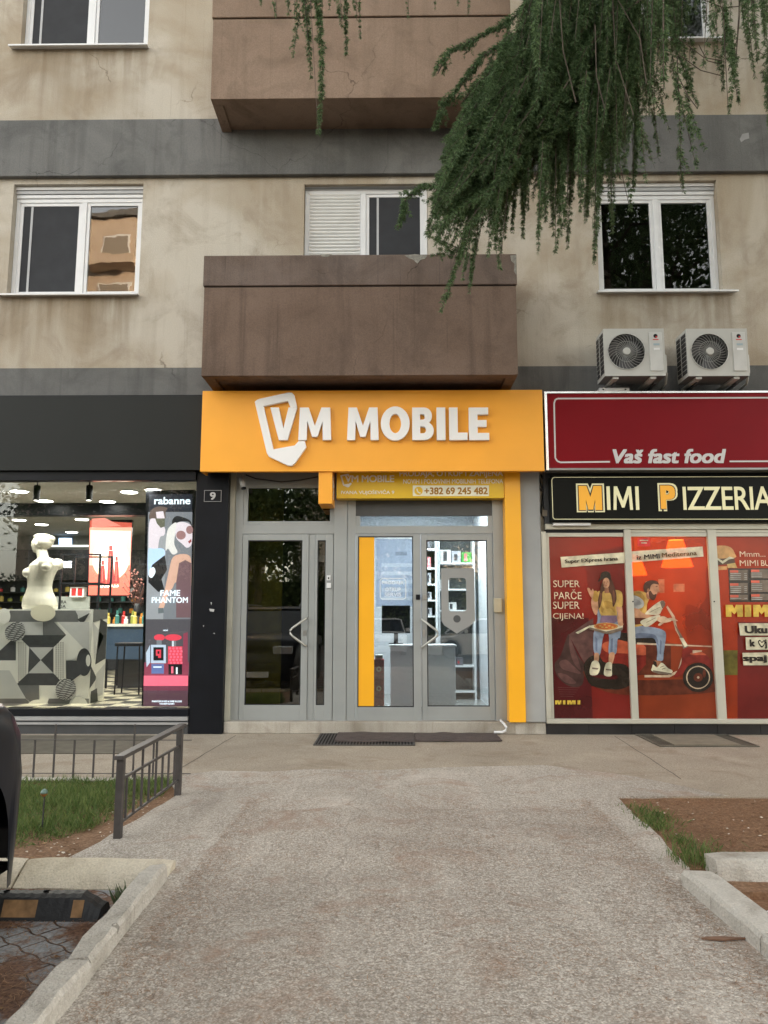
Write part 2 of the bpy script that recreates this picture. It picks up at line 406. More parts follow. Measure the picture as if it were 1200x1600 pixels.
MB().flat([(-250,-300,-0.06),(250,-300,-0.06),(250,350,-0.06),(-250,350,-0.06)], road_m).build('ground', kind='structure')
MB().prism([(-12,7.04),(-1.86,7.04),(-1.75,6.43),(12,6.43),(12,9.95),(-12,9.95)], -0.055, 0.0, walk_m, 'z').build('sidewalk', kind='structure')
pth = [(-1.2,-3.0),(-1.2,2.7),(-1.25,4.52),(-1.32,4.7),(-1.945,4.72),(-1.90,5.0),(-1.85,5.36),(-1.80,5.96),(-1.74,6.38),(-1.93,6.9),(-1.88,7.25),(-1.64,7.41),(-1.2,7.36),(-0.75,7.5),(-0.1,7.46),
       (0.4,7.58),(0.9,7.66),(1.45,7.73),(1.85,7.45),(2.2,7.17),(2.45,6.8),(2.69,6.45),(1.77,6.40),(1.765,6.1),(1.74,5.56),(1.72,5.1),(1.68,4.64),(1.60,4.45),(1.62,3.4),(1.62,-3.0)]
def wob(P, n=6, a=0.012):
    o = []
    for i, p in enumerate(P):
        q = P[(i+1) % len(P)]
        L_ = math.dist(p, q); k = max(1, int(L_/0.12)) if L_ < 3 else 1
        for t in range(k):
            f = t/k; o.append((p[0]+(q[0]-p[0])*f+random.uniform(-a, a), p[1]+(q[1]-p[1])*f+random.uniform(-a, a)))
    return o
MB().prism(wob(pth), -0.05, 0.005, path_m, 'z').build('path', kind='structure')
MB().prism([(-7,4.5),(-1.2,4.5),(-1.70,6.43),(-1.80,6.93),(-7,6.93)], -0.055, -0.004, soil_m, 'z').build('grass_bed', kind='structure')
MB().prism([(1.55,4.3),(8,4.3),(8,6.43),(1.7,6.43)], -0.055, -0.012, soil_m, 'z').build('planting_bed', kind='structure')
# parking bays: interlocking grey pavers under fallen needles
def paver_mat():
    m = bpy.data.materials.new('interlocking_pavers'); m.use_nodes = True
    n = m.node_tree; L = n.links; p = n.nodes['Principled BSDF']; p.inputs['Roughness'].default_value = 0.85
    tc = n.nodes.new('ShaderNodeTexCoord'); mp = n.nodes.new('ShaderNodeMapping'); mp.inputs['Rotation'].default_value = (0,0,R(38))
    L.new(tc.outputs['Object'], mp.inputs['Vector'])
    vo = n.nodes.new('ShaderNodeTexBrick'); vo.inputs['Scale'].default_value = 5.0; vo.inputs['Mortar Size'].default_value = 0.03; vo.inputs['Mortar Smooth'].default_value = 0.3; vo.inputs['Brick Width'].default_value = 0.85; vo.inputs['Row Height'].default_value = 0.62
    dz = n.nodes.new('ShaderNodeTexWave'); dz.inputs['Scale'].default_value = 2.0; L.new(mp.outputs[0], dz.inputs['Vector']); da = n.nodes.new('ShaderNodeVectorMath'); da.operation = 'MULTIPLY_ADD'; da.inputs[1].default_value = (0.010,0.016,0); L.new(dz.outputs['Color'], da.inputs[0]); L.new(mp.outputs[0], da.inputs[2]); L.new(da.outputs[0], vo.inputs['Vector'])
    nz = n.nodes.new('ShaderNodeTexNoise'); nz.inputs['Scale'].default_value = 2.6; nz.inputs['Detail'].default_value = 8; nz.inputs['Roughness'].default_value = 0.7
    L.new(tc.outputs['Object'], nz.inputs['Vector'])
    n2 = n.nodes.new('ShaderNodeTexNoise'); n2.inputs['Scale'].default_value = 60; L.new(tc.outputs['Object'], n2.inputs['Vector'])
    r1 = n.nodes.new('ShaderNodeMapRange'); r1.inputs[1].default_value = 0.9; r1.inputs[2].default_value = 0.2; L.new(vo.outputs['Fac'], r1.inputs[0])
    r2 = n.nodes.new('ShaderNodeMapRange'); r2.inputs[1].default_value = 0.44; r2.inputs[2].default_value = 0.52; L.new(nz.outputs['Fac'], r2.inputs[0])
    r3 = n.nodes.new('ShaderNodeMapRange'); r3.inputs[1].default_value = 0.35; r3.inputs[2].default_value = 0.65; L.new(n2.outputs['Fac'], r3.inputs[0])
    def mix(f, a, b):
        x = n.nodes.new('ShaderNodeMix'); x.data_type = 'RGBA'; L.new(f, x.inputs['Factor'])
        for s, v in ((x.inputs[6], a), (x.inputs[7], b)):
            if isinstance(v, tuple): s.default_value = (*v, 1)
            else: L.new(v, s)
        return x.outputs[2]
    c1 = mix(r3.outputs[0], (0.22,0.23,0.24), (0.33,0.34,0.35)); c2 = mix(r3.outputs[0], (0.09,0.045,0.028), (0.2,0.105,0.065))
    c = mix(r1.outputs[0], (0.06,0.035,0.025), c1); c = mix(r2.outputs[0], c, c2); L.new(c, p.inputs['Base Color'])
    bp = n.nodes.new('ShaderNodeBump'); bp.inputs['Distance'].default_value = 0.01; L.new(r1.outputs[0], bp.inputs['Height']); L.new(bp.outputs[0], p.inputs['Normal'])
    return m
pav = paver_mat()
MB().box(-7, -1.24, -2.0, 4.5, -0.058, -0.052, pav).build('parking_bay', kind='structure')
MB().box(1.6, 7, -2.0, 4.4, -0.058, -0.050, soil_m).build('parking_bay', kind='structure')

# kerbs: each laid stone is a thing
def kerb(name, label, P0, P1, wd, z0, z1, m, group, cut=0.012, slope=0):
    "stone from P0 to P1 (right-hand edge), width to the left of travel"
    d = Vector((P1[0]-P0[0], P1[1]-P0[1])); l = d.length; d /= l; q = Vector((-d.y, d.x))
    mb = MB(); n = max(4, int(l/0.09)); vs = []; fs = []
    prof = [(0, z0), (0.0, z1-0.02), (0.014, z1), (wd-0.014, z1), (wd, z1-0.02), (wd, z0)]
    if slope: prof = [(0, z0), (0, z0+0.015), (-slope*0.5, z1-0.042), (-slope, z1-0.006), (-slope-0.02, z1), (wd, z1), (wd, z0)]
    for i in range(n+1):
        f = i/n*(l-cut)
        for (a, z) in prof:
            j = noise.noise(Vector((P0[0]+f*3, a*9+P0[1], z*9)))*0.008 + noise.noise(Vector((P0[0]+f*14, a*20+P0[1], z*20)))*0.006
            e = 0.02 if i in (0, n) and z > z0+0.05 else 0
            vs.append((P0[0]+d.x*f+q.x*(a+j), P0[1]+d.y*f+q.y*(a+j), z + j - e*0.4))
    k = len(prof)
    for i in range(n):
        for j in range(k-1): fs.append((i*k+j, i*k+j+1, (i+1)*k+j+1, (i+1)*k+j))
    fs += [tuple(range(k)), tuple(range(n*k+k-1, n*k-1, -1))]
    mb.add(vs, fs, m)
    return mb.build(name, label=label, cat='kerb', group=group)
kg = 'concrete kerb stones edging the parking bays'
kerb('kerb_stone', 'grey kerb stone beside the path with its far end near the rubber wheel stop', (-1.20,3.25), (-1.235,4.42), 0.115, -0.06, 0.09, kerb_m, kg)
kerb('kerb_stone', 'grey kerb stone cut off by the bottom edge on the left side of the path', (-1.165,1.95), (-1.198,3.25), 0.115, -0.06, 0.088, kerb_m, kg)
kerb('kerb_stone', 'kerb stone left of the path, wholly below the lower picture edge', (-1.13,0.7), (-1.165,1.95), 0.115, -0.06, 0.088, kerb_m, kg)
kerb('kerb_stone', 'yellowed long kerb stone running across behind the rubber wheel stop', (-1.25,4.40), (-2.10,4.42), -0.20, -0.06, 0.055, kerbdirt_m, kg, slope=0.15)
kerb('kerb_stone', 'yellowed kerb stone at the front wheel of the dark parked car', (-2.10,4.42), (-3.4,4.44), -0.20, -0.06, 0.055, kerbdirt_m, kg, slope=0.15)
kerb('kerb_stone', 'chipped kerb stone with pale spots beside the path, pointing at the planting bed', (1.725,3.52), (1.70,4.36), 0.165, -0.06, 0.09, kerb_m, kg)
kerb('kerb_stone', 'kerb stone at the right picture edge, continuing the chipped one towards the viewer', (1.76,2.3), (1.725,3.52), 0.165, -0.06, 0.088, kerb_m, kg)
kerb('kerb_stone', 'short rough kerb stone crossing at the right edge below the brown planting bed', (3.0,4.44), (1.77,4.46), -0.20, -0.06, 0.09, kerb_m, kg, slope=0.05)
kerb('edging_strip', 'low concrete edging strip between the grass bed and the sidewalk', (-1.84,6.93), (-5.5,6.93), -0.115, -0.06, 0.012, kerb_m, None)

jm = mat('joint_dark', (0.10,0.085,0.065), 0.95)  # dark tone of the slab joints
mb = MB()
for x in (-7.6,-5.8,-4.0,-2.05,2.55,4.9):
    P = [(x+0.05*(y-7.1)+random.uniform(-.006,.006), y) for y in np.arange(7.1, 9.7, 0.25)]
    for a_, b_ in zip(P, P[1:]): mb.flat([(a_[0]-.005,a_[1],0.0015),(a_[0]+.005,a_[1],0.0015),(b_[0]+.005,b_[1],0.0015),(b_[0]-.005,b_[1],0.0015)], jm)
mb.build('sidewalk_joints', kind='structure', fix=False)
# ------------------------------------------------------------------ the apartment building
B = thing('apartment_building', 'beige plaster apartment block with brown balconies above the row of shops', 'building', (0, 9.7, 0))
WY = 9.7
def holes(mb, x0, x1, z0, z1, hs, Y, dep, m, rm=None):
    xs = sorted({x0, x1, *[h[0] for h in hs], *[h[1] for h in hs]}); zs = sorted({z0, z1, *[h[2] for h in hs], *[h[3] for h in hs]})
    for a, b in zip(xs, xs[1:]):
        for c, d in zip(zs, zs[1:]):
            if any(h[0] <= (a+b)/2 <= h[1] and h[2] <= (c+d)/2 <= h[3] for h in hs): continue
            mb.flat([(a,Y,c),(b,Y,c),(b,Y,d),(a,Y,d)], m)
    for h in hs:
        a, b, c, d = h; y2 = Y+dep; r = rm or m
        for q in ([(a,Y,c),(a,y2,c),(a,y2,d),(a,Y,d)], [(b,Y,c),(b,y2,c),(b,y2,d),(b,Y,d)], [(a,Y,d),(b,Y,d),(b,y2,d),(a,y2,d)], [(a,Y,c),(b,Y,c),(b,y2,c),(a,y2,c)]):
            mb.flat(q, r)
S = 3.65
W1 = (-5.16,-3.39,5.68,7.27); W2 = (-1.20,0.47,4.68,7.24); W3 = (2.73,4.36,5.68,7.26)
W0 = (-5.21,-3.42,9.31,10.93); W2u = (-1.20,0.47,8.33,10.89); W4 = (2.73,4.46,9.33,10.93)
mb = MB()
holes(mb, -14, 45, 4.66, 28, [W1,W2,W3,W0,W2u,W4], WY, 0.2, wall_m)  # unseen length and height extended to keep low sun off the street
mb.build('wall', B, fix=False)
mb = MB()
for q in ([(-14,WY,0),(-14,24,0),(-14,24,28),(-14,WY,28)], [(45,WY,0),(45,24,0),(45,24,28),(45,WY,28)], [(-14,24,0),(45,24,0),(45,24,28),(-14,24,28)], [(7.66,WY,0),(45,WY,0),(45,WY,4.2),(7.66,WY,4.2)], [(-14,WY,0),(-10,WY,0),(-10,WY,4.2),(-14,WY,4.2)]): mb.flat(q, wall_m)
mb.build('side_wall', B, fix=False)
MB().box(-14, 45, WY, 24, 28, 28.3, band_m).build('roof', B)
MB().box(-14, 45, WY+0.26, 24, 4.27, 4.6, darkroom).build('floor_slab', B)
MB().box(-14, 45, WY-0.012, WY+0.24, 4.2, 4.668, band_m).build('floor_band', B)
bb = MB().box(-14, 45, WY-0.075, WY-0.003, 7.345, 8.17, band_m).build('floor_band', B, bevel=0.008)

def window(X, split, sillx, leftk, rightk, label=None, boxh=0.16, sill=True, frm=pvc):
    x0, x1, z0, z1 = X; Y0 = WY+0.10; e = 0.003
    mb = MB(); t = 0.055
    zt = z1 - boxh
    mb.box(x0+e, x0+t, Y0, Y0+0.07, z0+e, zt, frm); mb.box(x1-t, x1-e, Y0, Y0+0.07, z0+e, zt, frm)
    mb.box(x0+t, x1-t, Y0, Y0+0.07, z0+e, z0+t, frm); mb.box(x0+t, x1-t, Y0, Y0+0.07, zt-t, zt, frm)
    mb.box(split-0.035, split+0.035, Y0-0.004, Y0+0.07, z0+t, zt-t, frm)
    for a, b in ((x0+t, split-0.035), (split+0.035, x1-t)):      # sashes
        u = 0.045; y = Y0+0.012
        mb.box(a, a+u, y, y+0.05, z0+t, zt-t, frm); mb.box(b-u, b, y, y+0.05, z0+t, zt-t, frm)
        mb.box(a+u, b-u, y, y+0.05, z0+t, z0+t+u, frm); mb.box(a+u, b-u, y, y+0.05, zt-t-u, zt-t, frm)
    f = mb.build('window', B, bevel=0.005, label=label)
    sb = MB()
    for i in range(3): sb.box(x0+e, x1-e, Y0-0.045+0.014*i, Y0+0.08, z1-boxh*(i+1)/3+0.004, z1-boxh*i/3-0.003, pvcg if i == 1 else frm)
    sb.build('shutter_box', f, bevel=0.004)
    if sill:
        MB().prism([(WY-0.10, z0-0.035), (WY-0.10, z0-0.012), (Y0+0.01, z0+0.006), (Y0+0.01, z0-0.002), (WY-0.085, z0-0.02), (WY-0.085, z0-0.035)], sillx[0], sillx[1], pvc, 'x').build('sill', f)
    for k, a, b in ((leftk, x0+t, split-0.035), (rightk, split+0.035, x1-t)):
        a += 0.045; b -= 0.045; c = z0+t+0.045; d = zt-t-0.045; y = Y0+0.03
        if k == 'screen':
            MB().box(a, b, y-0.008, y-0.004, c, d, screen).build('insect_screen', f)
            MB().box(a+0.10, a+0.13, y-0.014, y-0.009, c, d, pvcg).build('screen_rail', f)
        elif k == 'shutter':
            q = MB(); zz = c-0.05
            while zz < d+0.05:
                q.prism([(y-0.022, zz), (y-0.032, zz+0.018), (y-0.026, zz+0.042), (y-0.012, zz+0.046), (y-0.012, zz)], a-0.03, b+0.03, slatm, 'x'); zz += 0.05
            q.build('roller_shutter', f)
        else:
            MB().box(a, b, y, y+0.004, c, d, win_glass).build('pane', f)
            if k == 'light':
                MB().box(a-0.02, b+0.02, y+0.12, y+0.13, c-0.02, d+0.02, mat('net_curtain', (0.30,0.32,0.33), 0.9)).build('curtain', f)
            if k == 'blue':
                MB().box(a-0.02, b+0.02, y+0.12, y+0.13, c-0.02, d+0.02, mat('blue_curtain', (0.03,0.05,0.11), 0.9, var=0.3, scale=3)).build('curtain', f)
            if k == 'curtain':
                vs = []; fs = []; N = 60; xa = a+(b-a)*0.45; xb = b+0.02
                for i in range(N+1):
                    x = xa+(xb-xa)*i/N; yy = y+0.14+0.03*math.sin(i*1.35)
                    vs += [(x, yy, c-0.02), (x, yy, d+0.02)]
                fs = [(2*i, 2*i+2, 2*i+3, 2*i+1) for i in range(N)]
                MB().add(vs, fs, mat('grey_curtain', (0.17,0.17,0.145), 0.9)).build('curtain', f, smooth=True)
    return f
window(W1, -4.22, (-5.28,-3.38), 'screen', 'pane', 'white window with a dark insect screen in its left sash')
window(W2, -0.40, None, 'shutter', 'screen', 'white balcony door with its left half shuttered', sill=False, boxh=0.03)
window(W3, 3.56, (2.69,4.52), 'pane', 'curtain', 'white double window with a grey curtain behind its right sash')
window(W0, -4.25, (-5.33,-3.40), 'screen', 'light', 'white window with a net curtain in its right sash', boxh=0.12)
window(W2u, -0.40, None, 'shutter', 'screen', sill=False, boxh=0.03)
window(W4, 3.6, (2.69,4.62), 'pane', 'blue', 'white window with dark blue blind at the top edge')

def balcony(dz, m, mc, label):
    x0, x1, Y, t = -2.32, 1.505, 8.95, 0.13
    z0, zc, z1 = 4.315+dz, 5.45+dz, 5.85+dz
    mb = MB()
    def ring(mb, za, zb, o, mm):
        mb.box(x0-o, x1+o, Y-o, Y+t, za, zb, mm); mb.box(x0-o, x0+t, Y+t, WY-0.003, za, zb, mm); mb.box(x1-t, x1+o, Y+t, WY-0.003, za, zb, mm)
    ring(mb, z0, zc-0.01, 0.0, m)
    par = mb.build('balcony', B, label=label, bevel=0.006)
    mb = MB(); ring(mb, zc+0.006, z1, 0.014, mc); mb.build('coping', par, bevel=0.01)
    mb = MB(); ring(mb, zc-0.01, zc+0.006, -0.012, mat('groove', (0.03,0.022,0.018), 0.9)); mb.build('shadow_groove', par)  # recessed strip; its shadow line is put in as near-black colour
    MB().box(x0+t+0.002, x1-t-0.002, Y+t+0.002, WY-0.003, z0+0.035, z0+0.22, m).build('slab', par)
balcony(0, balcd_m, cope_m, 'darker brown balcony directly above the orange sign')
balcony(S, balc_m, balc_m, 'lighter brown balcony at the top of the picture')
# old hook on the wall under the upper balcony
hk = MB().tube([(-2.30,9.69,8.13),(-2.30,9.6,8.10),(-2.25,9.57,8.04),(-2.20,9.60,8.03)], 0.012, mat('rusty_iron', (0.10,0.05,0.03), 0.8)); hk.build('iron_hook', B)

# ------------------------------------------------------------------ left shop (perfumery)
def rb(px, Y): return rect(*px, Y)
LX = -10
MB().box(LX, -2.12, 9.60, 9.685, 3.285, 4.262, charcoal).build('shop_fascia', B, bevel=0.004)
MB().box(LX, -2.12, 9.64, 9.685, 4.262, 4.285, black).build('fascia_trim', B)
mb = MB()
mb.box(LX, -2.53, 9.66, 9.80, 3.165, 3.283, black)
mb.box(LX, -2.53, 9.68, 9.80, 0.215, 0.30, black)
mb.build('shop_window_frame', B, bevel=0.004)
fr_left = children(B)[-1]
MB().box(-2.53, -2.11, 9.70, 9.86, 0.0, 3.283, black).build('shop_column', B, bevel=0.006)
mb = MB(); mb.box(LX, -2.535, 9.665, 9.80, 0.165, 0.212, lgrey); mb.box(LX, -2.535, 9.69, 9.80, 0.145, 0.163, dgrey); mb.box(LX, -2.535, 9.67, 9.80, 0.115, 0.143, lgrey)
mb.box(LX, -2.535, 9.70, 9.80, 0.0, 0.113, dgrey); mb.build('shop_window_sill', B)
MB().box(LX, -2.545, 9.735, 9.743, 0.302, 3.163, shop_glass).build('shop_window_pane', B)
# the room
tile = bpy.data.materials.new('checker_floor'); tile.use_nodes = True
tn = tile.node_tree; ck = tn.nodes.new('ShaderNodeTexChecker'); ck.inputs['Scale'].default_value = 3.3
ck.inputs['Color1'].default_value = (0.55,0.5,0.36,1); ck.inputs['Color2'].default_value = (0.07,0.065,0.055,1)
tcn = tn.nodes.new('ShaderNodeTexCoord'); tn.links.new(tcn.outputs['Object'], ck.inputs['Vector']); tn.links.new(ck.outputs[0], tn.nodes['Principled BSDF'].inputs['Base Color'])
tn.nodes['Principled BSDF'].inputs['Roughness'].default_value = 0.3
ceil_m = mat('shop_ceiling', (0.30,0.29,0.26), 0.9)
roomw = mat('shop_wall', (0.34,0.34,0.31), 0.9)
MB().box(LX, -2.11, 9.87, 17.2, 0.2, 0.3, tile).build('interior_floor', B)
MB().box(LX, -2.11, 9.87, 17.2, 3.26, 3.3, ceil_m).build('interior_ceiling', B)
MB().box(LX, -2.11, 17.2, 17.3, 0.3, 3.26, roomw).build('interior_wall', B)
MB().box(-2.11, -2.06, 9.87, 17.2, 0.0, 3.26, roomw).build('interior_wall', B)
MB().box(LX, -3.0, 12.25, 12.45, 3.06, 3.258, black).build('ceiling_beam', B)
lampw = emitter('lamp_disc', (1,0.97,0.9), 5.0)
LIGHTLAB = {0: 'ceiling spotlight between the two black track spotlights and the left picture edge, near the glass', 1: 'ceiling spotlight just right of the left black track spotlight', 2: 'near ceiling spotlight left of the tall backlit poster', 3: 'small ceiling spotlight right of the second black track spotlight', 10: 'ceiling spotlight touching the top left corner of the tall backlit poster',
  5: 'far ceiling spotlight left above the head of the bust', 6: 'far ceiling spotlight right above the head of the bust', 7: 'far ceiling spotlight between the bust and the red poster', 8: 'farthest ceiling spotlight above the blue sign', 9: 'far ceiling spotlight over the upper edge of the red poster', 4: 'ceiling spotlight out of sight beyond the left picture edge'}
first = None
for i, (px, py) in enumerate([(30,767),(70,782),(202,768),(168,783),(-60,772),(30,812),(65,819),(128,811),(112,831),(152,819),(240,765)]):
    r = ray(px, py); t = (3.252-CAM_H)/r[2]; X, Y = r[0]*t, r[1]*t
    lab = 'round recessed spotlight glowing in the ceiling of the perfume shop'
    if first is None:
        first = thing('ceiling_light', lab, 'ceiling light', (X, Y, 3.252), 'recessed ceiling spotlights of the perfume shop')
        MB().lathe((X,Y,3.252), [(0.13,0.006),(0.14,-0.006),(0.125,-0.012)], white, 24).build('trim_ring', first)
        MB().disc((X,Y,3.238), 0.115, lampw, 24, 'z').build('lamp', first)
    else:
        c = copy_tree(first); c.location = (X, Y, 3.252)
    if i in LIGHTLAB: (first if i == 0 else c)['label'] = LIGHTLAB[i]
tk = None
for px in (57, 139, -40):
    X, Z = at(px, 752, 9.95)
    if tk is None:
        tk = thing('track_spotlight', 'black cylindrical spotlight hanging above the white bust', 'spotlight', (X, 9.98, 2.96), 'black track spotlights behind the shop window')
        MB().lathe((X,9.98,2.955), [(0.04,0),(0.042,0.005),(0.042,0.19),(0.036,0.2)], mat('matt_black', (0.008,0.008,0.008), 0.9, spec=0.1), 20).build('housing', tk)
        MB().tube([(X,9.98,3.15),(X,9.98,3.26)], 0.01, black).build('stem', tk)
        MB().disc((X,9.98,2.953), 0.03, emitter('spot_lens', (1,0.95,0.85), 2), 20, 'z').build('lens', tk)
    else:
        c = copy_tree(tk); c.location.x = X
        c['label'] = 'black cylindrical spotlight hanging right of the bust, left of the red poster' if px == 139 else 'black cylindrical spotlight hidden beyond the left picture edge'
def area(name, loc, size, power, color, rot=(0,0,0), sy=None):
    l = bpy.data.lights.new(name, 'AREA'); l.energy = power; l.size = size; l.color = color
    if sy: l.shape = 'RECTANGLE'; l.size_y = sy
    o = bpy.data.objects.new(name, l); col.objects.link(o); o.location = loc; o.rotation_euler = rot
    return o
area('shop_lamp', (-5.2, 12.8, 3.0), 3.5, SHOPW, (1,0.95,0.86), sy=3.0)
area('shop_lamp', (-4.5, 10.15, 3.1), 2.6, SHOPW*0.6, (1,0.96,0.88), (R(0),0,0), sy=0.3)

# patterned plinth (its pattern in the pixel space of a zoomed detail)
PK = dict(ox=0, oy=740, k=3.905)
cr = mat('cream_print', (0.80,0.79,0.72), 0.5, var=0.03); gm = mat('grey_print', (0.13,0.13,0.13), 0.5, var=0.08, scale=14)
gd = mat('charcoal_print', (0.03,0.032,0.034), 0.5, var=0.2, scale=14); gl = mat('pale_print', (0.55,0.55,0.53), 0.5, var=0.04); bk = mat('ink_print', (0.02,0.02,0.02), 0.5)
PY = 10.30
xr, zt = at(145, 952, PY); 
P = thing('display_plinth', 'large display plinth covered in grey and cream geometric tile pattern', 'plinth', (-4.6, 10.6, 0.3))
MB().box(-5.9, xr, PY+0.004, 10.85, 0.302, zt, cr).build('block', P)
a = Art(PY-0.001, **PK)
a.p([(60,835),(470,835),(480,905),(40,905)], gm); a.p([(100,905),(260,905),(260,985),(105,985)], gl)
a.p([(262,905),(330,905),(404,985),(262,985)], gm); a.p([(460,835),(555,835),(500,915)], gl); a.p([(548,850),(470,890),(505,920)], gd)
a.p([(345,905),(470,905),(545,975),(545,1050),(480,1110),(440,1135),(404,1135),(404,985)], cr)
a.p([(355,905),(545,905),(545,1100)], gl)
a.p([(-10,1090),(98,988),(98,1290),(40,1240),(-10,1190)], gd); a.p([(-120,1140),(98,1140),(98,1290)], cr)
a.p([(404,1140),(495,1140),(540,1190),(404,1290)], gd)
a.p([(-200,900),(-60,900),(-200,1100)], gd); a.p([(-200,1200),(-60,1290),(-200,1400)], gm)
a.p([(105,985),(404,985),(328,1060),(180,1060)], gd); a.p([(95,1292),(398,1292),(328,1218),(172,1218)], gd)
a.p([(105,985),(180,1060),(172,1218),(95,1292)], cr); a.p([(404,985),(328,1060),(328,1218),(398,1292)], cr)
for i in range(19):
    y = 1030+i*13
    for x in (112,126,140,154,340,354,368,382): 
        if 1000 < y < 1275: a.r(x, y, x+8, y+6, bk); a.n -= 1
a.n += 1
a.p([(180,1060),(328,1060),(328,1218),(172,1218)], gl); a.p([(180,1060),(250,1138),(172,1218)], gd); a.p([(328,1060),(250,1138),(328,1218)], gd)
a.p([(95,1292),(240,1292),(240,1440),(160,1372),(100,1320)], gm); a.p([(245,1292),(345,1292),(330,1440),(245,1440)], cr)
a.p([(-20,1200),(60,1200),(160,1372),(-20,1372)], gl); a.p([(-20,1372),(160,1372),(200,1410),(-20,1410)], gm); a.p([(300,1372),(545,1372),(545,1432),(280,1432)], gm)
a.e(235,1430,72,52, cr); a.e(515,1150,45,85, gd); a.e(540,1140,14,36, cr)
a.e(28,870,38,48, cr); a.e(265,850,76,52, mat('bust_cream_print', (0.70,0.66,0.50), 0.5, var=0))
a.e(480,1430,60,75, gl)
for (cx, cy, ex, ey) in ((95,965,62,58), (405,1315,62,66)):
    a.e(cx, cy, ex, ey, gl)
    for i in range(11):
        y0 = cy-ey+ (i+0.5)*2*ey/11; h = ex*math.sqrt(max(0, 1-((y0-cy)/ey)**2))
        pts = [(cx-h+2*h*t/10, y0+4*math.sin(t*1.6+i)+ (0.35*(t-5)*-4)) for t in range(11)]
        a.line([q for q in pts], 5, bk)
a.build('front_print', P, fix=False)
# right side of the plinth
def side(zz): pass
sb = MB(); ys, ye = PY+0.02, 10.84; sx = xr+0.002
def sq(pts, m, n): sb.flat([(sx+n*0.0005, ys+(ye-ys)*u, zt-(zt-0.302)*v) for u, v in pts], m)
sq([(0,0),(1,0),(1,.1),(0,.14)], gm, 1); sq([(0,.14),(.8,.3),(.2,.55)], gl, 1); sq([(.5,.1),(1,.15),(1,.55),(.3,.6)], gd, 1)
sq([(0,.6),(.45,.75),(0,.85)], gd, 2); sq([(.4,.7),(1,.6),(.9,.95),(.3,.95)], gl, 2); sq([(.1,.88),(.5,.86),(.6,1),(.1,1)], gd, 3)
sb.build('side_print', P, fix=False)

# classical armless bust (generic): ellipsoids fused into one skin
def bust(cx, cy, z0, h, label):
    m = mat('bust_plaster', (0.33,0.315,0.255), 0.45, var=0.03)
    bm = bmesh.new()
    def el(x, y, z, rx, ry, rz, rot=0, tilt=0):
        M = Matrix.Translation((x, y, z)) @ Matrix.Rotation(R(tilt), 4, 'Y') @ Matrix.Rotation(R(rot), 4, 'Z') @ Matrix.Diagonal((rx, ry, rz, 1))
        bmesh.ops.create_uvsphere(bm, u_segments=24, v_segments=16, radius=1, matrix=M)
    # unit: total height 1, faces left
    tor = [(0.0,0.02,0.185,0.135),(0.08,0.015,0.205,0.15),(0.16,0.005,0.19,0.14),(0.24,0.0,0.155,0.118),(0.31,0.0,0.138,0.108),(0.38,0.0,0.142,0.112),(0.45,0.005,0.155,0.122),(0.52,0.02,0.168,0.132),(0.58,0.04,0.165,0.135),(0.625,0.05,0.13,0.11),(0.655,0.05,0.085,0.08)]
    for z in np.linspace(0, 0.655, 60):
        zz = [q[0] for q in tor]; el(float(np.interp(z, zz, [q[1] for q in tor])), 0, float(z), float(np.interp(z, zz, [q[2] for q in tor])), float(np.interp(z, zz, [q[3] for q in tor])), 0.03)
    el(-0.10,-0.06,0.485,0.075,0.07,0.065); el(-0.09,0.07,0.49,0.075,0.07,0.065); el(-0.165,-0.065,0.478,0.02,0.02,0.018)
    el(0.13,-0.10,0.60,0.075,0.07,0.08); el(0.13,0.10,0.60,0.075,0.07,0.075); el(0.155,-0.12,0.555,0.055,0.055,0.055)
    el(-0.05,0.11,0.57,0.06,0.06,0.07)
    for i in range(6): el(0.03-0.008*i, 0, 0.64+0.028*i, 0.066-0.002*i, 0.062, 0.045)
    el(0.02,0,0.885,0.108,0.095,0.10); el(-0.03,0,0.862,0.088,0.082,0.115, 0, 8); el(-0.05,0,0.80,0.062,0.062,0.062)
    el(-0.082,0,0.768,0.03,0.034,0.026); el(-0.128,0,0.835,0.015,0.014,0.034, 0, -20); el(-0.107,0,0.795,0.018,0.022,0.010); el(-0.108,0,0.875,0.02,0.05,0.014)
    el(0.10,0,0.915,0.05,0.05,0.045); el(-0.01,-0.088,0.845,0.016,0.012,0.03); el(-0.02,0,0.95,0.085,0.08,0.035)
    me = bpy.data.meshes.new('bust'); 
    for v in bm.verts: v.co *= h; v.co.x *= 1.16; v.co.y *= 1.1
    bm.to_mesh(me); bm.free(); me.materials.append(m)
    o = bpy.data.objects.new('bust', me); col.objects.link(o); o.location = (cx, cy, z0)
    o.rotation_euler = (0, 0, R(-14))
    r = o.modifiers.new('r', 'REMESH'); r.mode = 'VOXEL'; r.voxel_size = 0.008; r.use_smooth_shade = True
    s = o.modifiers.new('s', 'SMOOTH'); s.iterations = 14; s.factor = 0.5
    props(o, label, 'bust')
X0b, Zb = at(60, 952, 10.55)
bust(X0b+0.0, 10.55, zt-0.03, (at(60,832,10.55)[1]-zt+0.03), 'cream armless classical bust of a woman standing on the patterned plinth')

